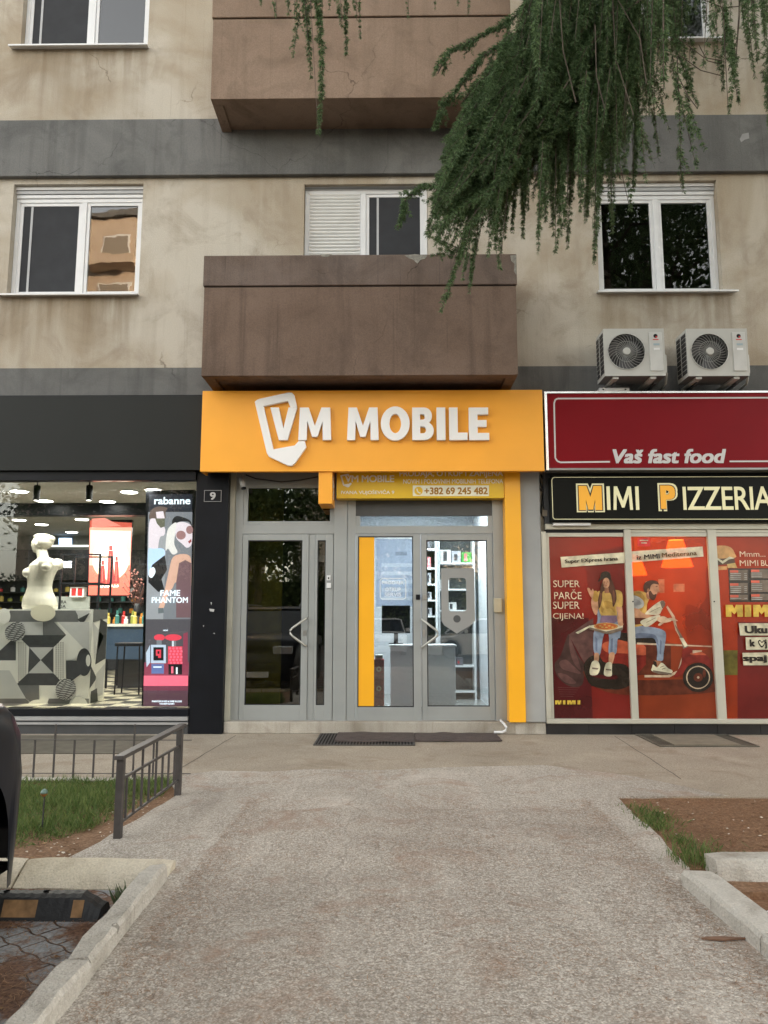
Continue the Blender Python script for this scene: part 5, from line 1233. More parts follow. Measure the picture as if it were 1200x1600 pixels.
def woman_art(a):
    a.p([(310,880),(345,1000),(470,1010),(520,940),(480,920),(360,930)], fbk)
    a.p([(340,930),(480,930),(515,940),(500,958),(400,950)], F_deep, True)
    a.p([(395,500),(510,500),(540,560),(532,680),(515,700),(505,790),(458,790),(460,690),(445,640),(420,690),(400,800),(362,780),(360,660),(385,580)], fden, True)
    a.p([(372,680),(385,700),(385,780),(372,770)], fdend); a.p([(470,700),(486,690),(482,780),(468,780)], fdend)
    a.p([(366,790),(395,795),(388,850),(366,850)], fskin, True); a.p([(462,790),(496,790),(478,865),(458,855)], fskin, True)
    a.p([(350,845),(385,838),(402,880),(385,925),(345,930),(334,905)], fw, True); a.p([(440,855),(475,850),(478,900),(475,935),(440,936),(426,915)], fw, True)
    a.p([(350,880),(392,885),(385,895),(350,890)], fgry); a.p([(438,888),(474,892),(474,902),(438,898)], fgry)
    a.p([(500,480),(540,480),(548,560),(545,610),(520,600),(510,560),(515,530)], fskin, True)
    a.p([(385,395),(420,385),(500,380),(540,395),(548,450),(540,490),(505,490),(510,545),(450,555),(405,540),(385,450)], fmus, True)
    a.p([(430,450),(490,470),(500,530),(470,500),(440,500)], fmusd, True); a.p([(400,470),(425,500),(420,530),(408,520)], fmusd)
    a.p([(408,545),(505,545),(515,580),(490,595),(400,590)], film('film_purple_jeans', (0.20,0.13,0.20), (0.3,0.2,0.3), 0.08))
    a.p([(350,430),(385,440),(388,500),(378,540),(362,530),(345,480)], fskin, True); a.p([(350,395),(382,390),(388,450),(360,450)], fmusd, True)
    a.p([(318,372),(330,368),(345,385),(352,372),(360,385),(358,410),(352,435),(335,415)], fskin, True); a.line([(330,372),(340,395)], 5, fskin)
    a.p([(410,340),(430,300),(465,300),(490,350),(505,400),(505,450),(485,490),(478,440),(465,400),(420,390),(412,450),(396,500),(388,450),(400,390)], fhair, True)
    a.p([(485,380),(500,420),(492,470),(482,430)], fhairl, True); a.p([(402,400),(412,410),(402,470),(396,450)], fhairl, True)
    a.p([(430,365),(455,365),(460,400),(430,400)], fskd); a.e(440,335,22,34, fskin); a.p([(425,320),(420,350),(426,362),(430,330)], fskd, True)
    a.line([(428,330),(436,329)], 3, fhair); a.line([(445,328),(454,329)], 3, fhair); a.line([(434,352),(446,352)], 4, film('film_lips', (0.4,0.08,0.06), (0.4,0.1,0.05), 0.05)); a.line([(441,332),(441,343)], 2.5, fskd)
    a.p([(400,300),(410,270),(440,260),(465,275),(468,312),(440,300),(412,312),(390,328),(388,322)], fbk, True)
    # pizza box
    a.p([(330,612),(440,590),(548,606),(545,640),(470,664),(440,664),(332,634)], fw); a.p([(332,620),(440,648),(545,622),(545,640),(470,664),(440,664),(332,634)], fgry)
    a.p([(242,655),(335,608),(340,618),(258,664)], fw)
    a.e(438,615,78,24, film('film_crust', (0.50,0.25,0.08), (0.5,0.3,0.1), 0.05)); a.e(438,614,66,18, film('film_pizza', (0.42,0.10,0.03), (0.5,0.2,0.1), 0.05))
    for (x, y) in ((400,612),(430,605),(460,612),(480,620),(440,622),(415,620)): a.e(x, y, 9, 4, fmus)
    a.p([(520,590),(545,590),(550,606),(530,612),(516,602)], fskin, True)
def man_art(a):
    a.p([(540,630),(620,610),(740,620),(810,640),(828,670),(820,740),(812,790),(806,835),(770,835),(772,780),(760,700),(740,690),(560,690),(540,660)], fden, True)
    a.p([(640,660),(740,665),(770,690),(780,740),(765,720),(740,690),(640,690)], fdend, True); a.p([(790,700),(800,710),(796,800),(786,790)], fdend)
    a.p([(756,835),(795,838),(800,860),(770,880),(752,865)], fskd); a.p([(745,840),(765,842),(770,870),(750,880)], fbk)
    a.p([(745,862),(770,880),(800,850),(840,885),(866,898),(868,912),(840,926),(740,905),(738,880)], fw, True); a.p([(745,898),(866,918),(862,928),(780,922),(740,910)], fgry); a.line([(790,880),(815,870)], 4, fgry); a.line([(800,892),(825,884)], 4, fgry)
    a.p([(550,430),(600,400),(650,385),(700,400),(722,430),(706,470),(700,540),(690,600),(620,620),(540,620)], fmus, True); a.p([(600,400),(650,390),(690,430),(670,520),(640,470)], fmusd, True)
    a.p([(550,470),(600,420),(640,420),(680,450),(678,490),(620,510),(560,520)], fshirt, True); a.p([(600,440),(640,440),(670,470),(620,480)], film('film_shirt_fold', (0.3,0.3,0.3), (0.4,0.4,0.4), 0.05), True)
    a.p([(560,500),(640,500),(680,530),(730,545),(790,560),(800,580),(760,580),(690,572),(620,560),(560,545)], fskin, True)
    a.p([(550,560),(620,560),(700,565),(660,600),(560,600)], F_shadow, True)
    a.p([(693,530),(760,470),(805,448),(822,470),(800,510),(780,540),(720,540)], fw, True); a.p([(665,580),(760,545),(790,550),(740,600),(700,618),(680,610)], fw, True); a.p([(790,455),(812,450),(822,475),(805,500),(795,480)], fgry, True); a.line([(720,525),(790,490)], 3, fgry); a.line([(700,590),(760,560)], 3, fgry)
    a.p([(770,560),(810,550),(840,565),(860,580),(820,592),(780,585)], film('film_hand_light', (0.62,0.45,0.30), (0.5,0.3,0.2), 0.05), True)
    a.p([(700,400),(735,395),(750,420),(730,440),(705,435)], fskd, True)
    a.p([(690,350),(700,325),(750,325),(775,345),(782,375),(770,400),(762,425),(745,445),(725,430),(705,400)], fskin, True)
    a.p([(680,370),(690,335),(725,318),(765,322),(780,345),(745,340),(728,355),(722,380),(715,372),(705,395),(690,395)], fhair, True)
    a.p([(714,400),(725,385),(745,410),(765,405),(762,425),(750,446),(735,444),(720,430)], fhair, True); a.e(712,382,8,13, fskd); a.line([(760,358),(772,356)], 4, fhair); a.p([(775,370),(788,388),(776,394)], fskin); a.line([(762,407),(776,404)], 3, fskd)
# poster 1
W_1 = thing('window_poster', 'dark red window film with a woman holding a pizza box, white slogan on the left', 'poster', (edges[0], FY, zA))
bnds = pane(0)
a = Art(FY, **K6)
a.p([(-60,-30),(640,-30),(640,1300),(-60,1300)], F_red); a.p([(-60,560),(330,560),(360,1300),(-60,1300)], F_deep); a.p([(300,150),(640,80),(640,700),(480,640),(330,400)], F_red)
a.p([(195,670),(215,700),(260,800),(300,860),(300,940),(280,1000),(200,1000),(130,940),(110,860),(150,800)], F_cur, True); a.p([(205,680),(230,740),(262,830),(280,900),(240,860),(210,780)], F_cur2, True); a.p([(140,850),(180,830),(230,870),(280,920),(220,910),(160,890)], F_cur2, True); a.p([(130,920),(190,930),(250,980),(180,980)], F_cur2, True)
a.p([(200,670),(360,560),(360,830),(300,850)], F_cur2)
for i in range(5): a.line([(130+i*4,1010+i*14),(270-i*10,1012+i*14)], 2, F_cur2)
scooter_art(a); woman_art(a)
a.p([(144,168),(560,138),(560,206),(152,236)], fw)
a.p([(110,1092),(150,1092),(150,1118),(110,1118)], fyl); a.n -= 1
a.p([(160,1092),(176,1092),(176,1118),(160,1118)], fyl); a.n -= 1
a.p([(188,1092),(242,1092),(242,1118),(188,1118)], fyl); a.n -= 1; a.p([(254,1092),(272,1092),(272,1118),(254,1118)], fyl)
for mx_ in (110, 188):
    for q_ in (16, 36): a.p([(mx_+q_-3,1118),(mx_+q_+3,1118),(mx_+q_,1101)], F_deep); a.n -= 1
    a.p([(mx_+22,1092),(mx_+30,1092),(mx_+26,1106)], F_deep); a.n -= 1
a.n += 1
clipx(a, *bnds); a.build('printed_film', W_1, fix=False)
def t6(par, body, box, m=fw, **kw): return tx(par, body, box, FY-0.042, m, K6, **kw)
for b_, bx_ in (('SUPER',(101,318,272,362)),('PAR\u010cE',(107,376,284,440)),('SUPER',(100,455,271,502)),('CIJENA!',(100,530,297,578))): t6(W_1, b_, bx_, bold=-0.005)
t6(W_1, 'Super EXpress hrana', (176,168,520,214), fbk, bold=0.03, rot=0) if False else text('lettering', 'Super EXpress hrana', (840+176/4.138, 830+174/4.138, 840+520/4.138, 830+205/4.138), FY-0.042, fbk, W_1, bold=0.025, rot=3.2)

# poster 2
W_2 = thing('window_poster', 'orange window film with a bearded man reading on a red scooter', 'poster', (edges[2], FY, zA))
a = Art(FY, **K6)
a.p([(560,-30),(1200,-30),(1200,1300),(560,1300)], F_or); a.p([(560,700),(1200,740),(1200,1300),(560,1300)], film('film_brown_red', (0.26,0.045,0.014), (0.6,0.13,0.04), 0.22)); a.p([(620,120),(1120,120),(1120,720),(930,740),(700,640),(620,520)], F_or2, True)
a.r(780,310,820,400, film('film_pale_square', (0.66,0.22,0.10), (0.9,0.4,0.2), 0.3)); a.r(878,340,950,392, film('film_pale_square', (0.7,0.25,0.1)))
a.p([(1090,240),(1150,250),(1150,700),(1090,690),(1040,520),(1090,420)], F_or, True); a.p([(960,480),(1100,560),(1120,740),(980,740)], F_or, True)
a.r(646,42,728,98, film('film_pink_sign', (0.7,0.05,0.05), (0.9,0.2,0.2), 0.2)); a.line([(660,60),(714,60)], 6, fw); a.line([(670,76),(706,76)], 6, fw)
scooter_art(a); man_art(a)
a.p([(560,134),(1062,100),(1068,165),(560,206)], fw)
clipx(a, *pane(1)); a.build('printed_film', W_2, fix=False)
text('lettering', 'iz MIMI', (840+640/4.138, 830+150/4.138, 840+790/4.138, 830+180/4.138), FY-0.042, fbk, W_2, bold=0.025, rot=3.6)
text('lettering', 'Mediterana', (840+803/4.138, 830+133/4.138, 840+1030/4.138, 830+162/4.138), FY-0.042, film('film_brown_text', (0.16,0.09,0.03), (0.5,0.3,0.1), 0.2), W_2, bold=0.025, rot=3.6)
# poster 3
K8 = dict(ox=1100, oy=830, k=5.16)
W_3 = thing('window_poster', 'red window film with a burger, menu panels and white word strips', 'poster', (edges[4], FY, zA))
a = Art(FY, **K8)
a.p([(60,-30),(1500,-30),(1500,1600),(60,1600)], F_or); a.p([(270,730),(1500,730),(1500,1600),(270,1600)], F_red); a.p([(60,960),(270,960),(270,1160),(60,1160)], film('film_olive', (0.13,0.12,0.02), (0.4,0.4,0.1), 0.2))
fbun = film('film_bun', (0.55,0.30,0.10), (0.5,0.3,0.1), 0.05); fpat = film('film_patty', (0.07,0.035,0.015), (0.2,0.1,0.1), 0.05)
a.p([(60,230),(80,130),(160,116),(220,135),(248,180),(245,215),(60,230)], fbun, True); a.p([(60,225),(245,215),(250,262),(60,280)], fpat); a.p([(100,210),(150,240),(205,205),(245,218),(200,228),(150,262),(110,232)], fw); a.p([(185,265),(250,255),(268,295),(190,296)], film('film_fries', (0.6,0.42,0.14), (0.5,0.3,0.1), 0.05)); a.p([(60,285),(185,282),(185,310),(60,316)], fbun)
a.p([(194,300),(1100,296),(1100,568),(206,572)], fbk); 
for (x0, x1) in ((205,350),(372,545),(565,760)):
    for (y0, y1) in ((312,396),(418,500),(512,556)) if x0 < 300 else ((308,380),(395,490),(506,556)):
        a.r(x0, y0, x1, y1, fgry); a.r(x0+2, y0+2, x0+70, y0+22, film('film_menu_red', (0.6,0.10,0.06), (0.6,0.2,0.1), 0.05)); 
        for q_ in range(4): 
            if y0+30+q_*15 < y1-4: a.line([(x0+6, y0+30+q_*15),(x0+92, y0+30+q_*15)], 4, fshirt); a.line([(x1-28, y0+30+q_*15),(x1-6, y0+30+q_*15)], 4, fshirt)
def mimi(a, x, y, h, m):
    w_ = h*1.45
    a.p([(x,y),(x+w_*.4,y),(x+w_*.5,y+h*.3),(x+w_*.6,y),(x+w_,y),(x+w_+2,y+h),(x+w_*.68,y+h),(x+w_*.66,y+h*.55),(x+w_*.5,y+h*.8),(x+w_*.34,y+h*.55),(x+w_*.34,y+h),(x+3,y+h)], m)
    x += w_+14; a.r(x, y, x+h*.55, y+h, m); return x+h*.55+14
x_ = mimi(a, 165, 594, 96, fyl); x_ = mimi(a, x_, 594, 96, fyl)
for pts in ([(270,742),(1000,742),(1000,838),(282,840)], [(325,855),(1000,850),(1000,950),(330,955)], [(298,980),(1000,968),(1000,1076),(308,1080)]): a.p(pts, fw)
# heart
a.p([(455,938),(428,905),(425,885),(438,875),(452,888),(456,892),(470,878),(484,884),(480,908)], fbk, True); a.p([(455,925),(436,902),(434,890),(441,885),(452,898),(457,902),(470,889),(476,893),(472,908)], fw, True)
clipx(a, *pane(2)); a.build('printed_film', W_3, fix=False)
def t8(body, box, m=fbk, **kw): return tx(W_3, body, box, FY-0.042, m, K8, **kw)
t8('Mmm...', (288,162,494,206), fw, bold=0.004); t8('MIMI', (288,234,437,280), fw, bold=0.004); t8('BURGER', (460,234,680,280), fw, bold=0.004)
t8('Uku', (328,762,512,824), bold=0.045); t8('si', (522,762,600,824), bold=0.045); t8('k', (368,872,412,930), bold=0.045); t8('j', (488,872,508,948), bold=0.03); t8('i', (526,872,540,930), bold=0.03); t8('spaj', (314,1000,508,1062), bold=0.045); t8('aju', (522,1000,660,1062), bold=0.045)
a = Art(FY); W_4 = thing('window_poster', 'plain red window film beyond the right picture edge', 'poster', (edges[6], FY, zA))
for i in (3, 4):
    x0, x1, z0, z1 = pane(i); MB().box(x0, x1, FY, FY+0.002, z0, z1, F_red).build('printed_film', W_4)
# clear panes in front of the films
for i in range(5):
    x0, x1, z0, z1 = pane(i) if i < 5 else (0,0,0,0)
    MB().box(x0, x1, FY-0.056, FY-0.052, z0, z1, shop_glass).build('pane', pw) if False else None

# ------------------------------------------------------------------ air conditioners on the red sign
acw = mat('ac_shell', (0.50,0.50,0.47), 0.45, var=0.05, scale=5); acd = mat('ac_dark', (0.03,0.03,0.032), 0.6); acb = mat('ac_grille', (0.30,0.30,0.285), 0.4)
def ac_unit(x, z, label):
    w_, h, d = 0.745, 0.605, 0.36; y = 9.15
    t = thing('air_conditioner', label, 'air conditioner', (x+w_/2, y+d/2, z), 'outdoor air conditioner units on the red sign')
    cx, cz, rr = x+0.272, z+0.31, 0.232
    # casing: front face with a round hole
    mb = MB(); n = 40; ring = [(cx+rr*math.cos(2*math.pi*i/n), cz+rr*math.sin(2*math.pi*i/n)) for i in range(n)]
    def proj(p):
        dx, dz = p[0]-cx, p[1]-cz; best = 1e9
        for lim, v in ((x+w_-cx, dx), (x-cx, dx), (z+h-cz, dz), (z-cz, dz)):
            if v*lim > 0: best = min(best, lim/v)
        return (cx+dx*best, cz+dz*best)
    outer = [proj(p) for p in ring]
    for i in range(n):
        j = (i+1) % n; mb.add([(ring[i][0],y,ring[i][1]),(ring[j][0],y,ring[j][1]),(outer[j][0],y,outer[j][1]),(outer[i][0],y,outer[i][1])], [(0,1,2,3)], acw)
        mb.add([(ring[i][0],y,ring[i][1]),(ring[j][0],y,ring[j][1]),(ring[j][0],y+0.03,ring[j][1]),(ring[i][0],y+0.03,ring[i][1])], [(0,1,2,3)], acd)
    for cxn, czn in ((x,z),(x+w_,z),(x,z+h),(x+w_,z+h)):
        c_ = sorted(outer, key=lambda p: math.dist(p, (cxn, czn)))[:2]; mb.flat([(cxn,y,czn),(c_[0][0],y,c_[0][1]),(c_[1][0],y,c_[1][1])], acw)
    for q in ([(x,y,z),(x,y+d,z),(x,y+d,z+h),(x,y,z+h)], [(x+w_,y,z),(x+w_,y+d,z),(x+w_,y+d,z+h),(x+w_,y,z+h)], [(x,y,z+h),(x+w_,y,z+h),(x+w_,y+d,z+h),(x,y+d,z+h)], [(x,y+d,z),(x+w_,y+d,z),(x+w_,y+d,z+h),(x,y+d,z+h)]): mb.flat(q, acw)
    mb.flat([(x,y,z),(x+w_,y,z),(x+w_,y+d,z),(x,y+d,z)], mat('ac_base', (0.12,0.12,0.12), 0.6))
    mb.disc((cx,y+0.10,cz), rr+0.02, acd, 32)
    mb.build('casing', t, fix=False)
    mb = MB()
    for i in range(3):
        a0 = i*2.094; pts = []
        for k in range(7): an = a0+k*0.2; pts.append((cx+0.2*math.cos(an), y+0.06+0.006*k, cz+0.2*math.sin(an)))
        mb.flat([(cx,y+0.08,cz)]+pts, mat('ac_fan', (0.08,0.08,0.085), 0.4))
    mb.build('fan', t, fix=False)
    mb = MB()
    for i in range(30):
        a0 = 2*math.pi*i/30; pts = []
        for k in range(7):
            r_ = 0.045+(rr-0.05)*k/6; an = a0+0.55*(k/6)**1.1; pts.append((cx+r_*math.cos(an), y-0.004-0.012*math.sin(math.pi*k/6), cz+r_*math.sin(an)))
        mb.tube(pts, 0.0032, acb, 5)
    for r_ in (rr-0.003, 0.13):
        mb.tube([(cx+r_*math.cos(2*math.pi*i/36), y-0.008, cz+r_*math.sin(2*math.pi*i/36)) for i in range(37)], 0.005 if r_ > .2 else 0.0028, acw if r_ > .2 else acb, 6)
    g = mb.build('fan_grille', t)
    MB().lathe((cx,y-0.026,cz), [(0.04,0),(0.047,0.006),(0.047,0.02)], acw, 20, 'y').build('grille_hub', t)
    mb = MB(); mb.box(x+0.555, x+0.715, y-0.012, y-0.001, z+0.06, z+h-0.05, mat('ac_panel', (0.55,0.55,0.53), 0.4)); pn = mb.build('label_panel', t, bevel=0.005)
    mb = MB(); mb.disc((x+0.635,y-0.0135,z+h-0.10), 0.026, black, 18); mb.disc((x+0.645,y-0.0142,z+h-0.112), 0.012, mat('logo_red', (0.6,0.03,0.03), 0.5), 12); mb.box(x+0.60,x+0.67,y-0.0145,y-0.0135,z+h-0.152,z+h-0.14, mat('logo_red', (0.6,0.03,0.03))); mb.box(x+0.605,x+0.68,y-0.0145,y-0.0135,z+h-0.22,z+h-0.195, mat('label_blue', (0.35,0.45,0.5), 0.5)); mb.box(x+0.605,x+0.68,y-0.0145,y-0.0135,z+h-0.28,z+h-0.255, white)
    mb.build('labels', pn, fix=False)
    # left louvres
    mb = MB()
    for i in range(9): mb.box(x-0.006, x-0.001, y+0.03, y+d-0.03, z+0.05+i*0.058, z+0.095+i*0.058, acd)
    mb.box(x-0.010, x-0.0065, y+d/2-0.01, y+d/2+0.01, z+0.05, z+h-0.05, acw)
    mb.build('louvre', t); MB().box(x+w_+0.001, x+w_+0.05, y+0.08, y+d-0.08, z+0.06, z+0.30, acw).build('valve_cover', t, bevel=0.01)
    MB().tube([(x+w_+0.03,y+0.2,z+0.12),(x+w_+0.09,y+0.22,z+0.10),(x+w_+0.10,y+0.3,z+0.0),(x+w_+0.09,y+0.5,z-0.04)], 0.016, mat('pipe_wrap', (0.45,0.45,0.42), 0.7), 8).build('pipe', t, smooth=True)
    for xx in (x+0.10, x+0.56): MB().box(xx, xx+0.07, y+0.02, y+d+0.17, z-0.03, z-0.002, acw).build('foot_rail', t)
    return t
ac_unit(2.605, 4.36, 'left outdoor air conditioner unit with a white bracket lying under it')
ac_unit(3.625, 4.355, 'outdoor air conditioner unit nearer the right edge, dark stain on its top')
X, Z = at(965,604,9.3)
BR = MB(); BR.box(X-0.19, X+0.19, 9.44, 9.58, rZ1+0.001, rZ1+0.05, pvc); BR.box(X-0.15, X-0.13, 9.436, 9.4395, rZ1+0.02, rZ1+0.035, black); BR.box(X+0.13, X+0.15, 9.436, 9.4395, rZ1+0.02, rZ1+0.035, black)
BR.build('mounting_bracket', label='white metal bracket lying on top of the red sign under the left air conditioner', cat='bracket', bevel=0.004)
# wall shelf brackets carrying the units
for x in (2.75, 3.25, 3.77, 4.27): MB().prism([(9.3,4.325),(9.68,4.325),(9.68,4.29),(9.3,4.305)], x, x+0.03, acd, 'x').build('support_arm', B)

# ------------------------------------------------------------------ railing, low fence, mats, gratings
iron = mat('painted_iron', (0.075,0.068,0.066), 0.55, 0.3, var=0.2, scale=12)
RL = thing('path_railing', 'short dark iron railing with thick end posts beside the path and grass bed', 'railing', (-1.78, 5.8, 0))
A0, A1 = Vector((-1.79, 5.2)), Vector((-1.74, 6.42))
def on(t, z): p = A0.lerp(A1, t); return (p.x, p.y, z)
for t, h in ((0, 0.50), (1, 0.53)):
    x, y, _ = on(t, 0); MB().box(x-0.024, x+0.024, y-0.024, y+0.024, -0.03, h, iron).build('post', RL, bevel=0.004)
def beam(z0, z1, hw, t0, t1, name, dz=0):
    x0, y0, _ = on(t0, 0); x1, y1, _ = on(t1, 0)
    MB().add([(x0-hw,y0,z0),(x0+hw,y0,z0),(x1+hw,y1,z0+dz),(x1-hw,y1,z0+dz),(x0-hw,y0,z1),(x0+hw,y0,z1),(x1+hw,y1,z1+dz),(x1-hw,y1,z1+dz)], [(0,3,2,1),(4,5,6,7),(0,1,5,4),(1,2,6,5),(2,3,7,6),(3,0,4,7)], iron).build(name, RL, bevel=0.003)
beam(0.501, 0.527, 0.031, -0.04, 1.06, 'top_rail', 0.03); beam(0.36, 0.378, 0.009, 0.02, 0.98, 'middle_rail', 0.02); beam(0.085, 0.10, 0.009, 0.02, 0.98, 'bottom_rail', 0.03)
for i in range(8):
    t = (i+0.8)/8.6; x, y, _ = on(t, 0); top = 0.505+0.03*t if i in (2, 4) else 0.362+0.02*t
    MB().box(x-0.007, x+0.007, y-0.007, y+0.007, 0.10+0.03*t, top, iron).build('bar', RL)
LF = thing('low_fence', 'low fence of thin dark iron bars between the grass bed and the sidewalk', 'fence', (-3.2, 6.95, 0))
fY_ = 7.05
for i in range(13):
    x = -2.14-i*0.178; h = 0.45 if i % 4 == 1 else 0.335
    MB().box(x-0.007, x+0.007, fY_-0.007, fY_+0.007, -0.03, h, iron).build('bar', LF)
    if h > 0.4: MB().lathe((x,fY_,h+0.012), [(0.004,-0.012),(0.012,-0.004),(0.012,0.004),(0.004,0.012)], iron, 10).build('finial', LF)
for z in (0.338, 0.05): MB().tube([(-1.80,fY_-0.012,z),(-4.3,fY_-0.012,z)], 0.004, iron, 6).build('rail', LF)

matm = mat('doormat', (0.085,0.065,0.06), 0.95, var=0.2, scale=10, bump=0.8, bscale=160)
def wavy_mat(x0, x1, y0, y1, z, label):
    mb = MB(); nx, ny = 36, 10; vs = []
    for s_ in (0, 1):
        for j in range(ny+1):
            for i in range(nx+1):
                x = x0+(x1-x0)*i/nx; y = y0+(y1-y0)*j/ny + (0.0 if j else noise.noise(Vector((x*3,0,0)))*0.02)
                vs.append((x, y, z+0.014*s_+max(0, noise.noise(Vector((x*4,y*4,1))))*0.016))
    fs = []; k = (nx+1)*(ny+1)
    for j in range(ny):
        for i in range(nx):
            a_ = j*(nx+1)+i; fs.append((k+a_, k+a_+1, k+a_+nx+2, k+a_+nx+1))
    for i in range(nx): fs += [(i, i+1, k+i+1, k+i), (ny*(nx+1)+i+1, ny*(nx+1)+i, k+ny*(nx+1)+i, k+ny*(nx+1)+i+1)]
    for j in range(ny): a_ = j*(nx+1); fs += [(a_, k+a_, k+a_+nx+1, a_+nx+1), (a_+nx, a_+2*nx+1, k+a_+2*nx+1, k+a_+nx)]
    mb.add(vs, fs, matm); mb.build('doormat', label=label, cat='doormat', group='brown doormats in front of the shop door')
wavy_mat(-0.68, 0.245, 9.06, 9.73, 0.008, 'left brown doormat lying partly over the iron grating')
wavy_mat(0.25, 1.25, 9.12, 9.73, 0.004, 'right brown doormat in front of the right door leaf')
def grating(x0, x1, y0, y1, step, label, z=0.006, m=None, dirn='x'):
    t = thing('grating', label, 'grating', ((x0+x1)/2, (y0+y1)/2, z-0.006)); m = m or iron
    pitm = mat('drain_pit', (0.012,0.011,0.01), 0.9)
    MB().box(x0, x1, y0, y1, z-0.004, z-0.001, pitm).build('pit', t)
    mb = MB(); mb.box(x0, x1, y0, y0+0.02, z, z+0.008, m); mb.box(x0, x1, y1-0.02, y1, z, z+0.008, m); mb.box(x0, x0+0.02, y0+0.02, y1-0.02, z, z+0.008, m); mb.box(x1-0.02, x1, y0+0.02, y1-0.02, z, z+0.008, m); mb.build('frame', t)
    mb = MB()
    if dirn == 'x':
        x = x0+step
        while x < x1-0.02: mb.box(x, x+step*0.4, y0+0.02, y1-0.02, z, z+0.007, m); x += step
    else:
        y = y0+step
        while y < y1-0.02: mb.box(x0+0.02, x1-0.02, y, y+step*0.4, z, z+0.007, m); y += step
    mb.build('bars', t)
    return t
grating(-0.90, 0.24, 8.86, 9.72, 0.036, 'rusty iron grating showing at the left and front edge of the doormats', z=0.001+0.004)
gt = mat('worn_steel', (0.16,0.145,0.115), 0.6, 0.3, var=0.2)
GR = grating(2.95, 4.05, 8.82, 9.70, 0.03, 'floor grating with a worn mat in front of the pizzeria window', m=gt)
MB().box(3.12, 3.86, 8.85, 9.60, 0.0145, 0.022, mat('worn_mat', (0.22,0.19,0.14), 0.95, var=0.15, bump=0.6, bscale=120)).build('mat', label='worn grey-green mat lying on the floor grating by the pizzeria', cat='doormat')
grating(-4.6, -2.75, 8.3, 9.5, 0.045, 'striped metal grating in the sidewalk below the perfume shop window', m=gt, dirn='y')

# rubber wheel stop
WS = thing('wheel_stop', 'black rubber wheel stop with worn orange reflector patches behind the kerb', 'wheel stop', (-2.2, 4.06, -0.052))
sx0, sx1 = -3.0, -1.45; nseg = 60; vs = []; fs = []
prof = [(0,-0.052),(0.045,0.045),(0.075,0.055),(0.125,0.055),(0.15,0.04),(0.18,-0.052)]
k = len(prof)
for i in range(nseg+1):
    x = sx0+(sx1-sx0)*i/nseg; e = max(0, 1-(sx1-x)/0.10); g_ = 0.004 if i % 2 else 0
    for (y, z) in prof:
        vs.append((x, 3.97+y, max(-0.052, (z-g_ if z > 0 else z) - e*(z+0.052)*0.55)))
for i in range(nseg):
    for j in range(k-1): fs.append((i*k+j, i*k+j+1, (i+1)*k+j+1, (i+1)*k+j))
fs += [tuple(range(k-1,-1,-1)), tuple(range(nseg*k, nseg*k+k))]
MB().add(vs, fs, rubber).build('rubber_body', WS)
wornor = mat('worn_orange', (0.27,0.155,0.07), 0.7, var=0.45, scale=14)
for (a_, b_) in ((-1.585,-1.53),(-1.93,-1.76),(-2.42,-2.15),(-2.8,-2.6)):
    MB().flat([(a_,3.969+0.008,-0.036),(b_,3.969+0.008,-0.036),(b_,3.967+0.040,0.036),(a_,3.967+0.040,0.036)], wornor).build('reflector_patch', WS, fix=False)
for x in (-1.95,-1.75,-2.5): MB().disc((x,4.07,0.0565), 0.016, mat('bolt_dark', (0.006,0.006,0.006), 1.0, spec=0.0), 12, 'z').build('bolt_hole', WS, fix=False)

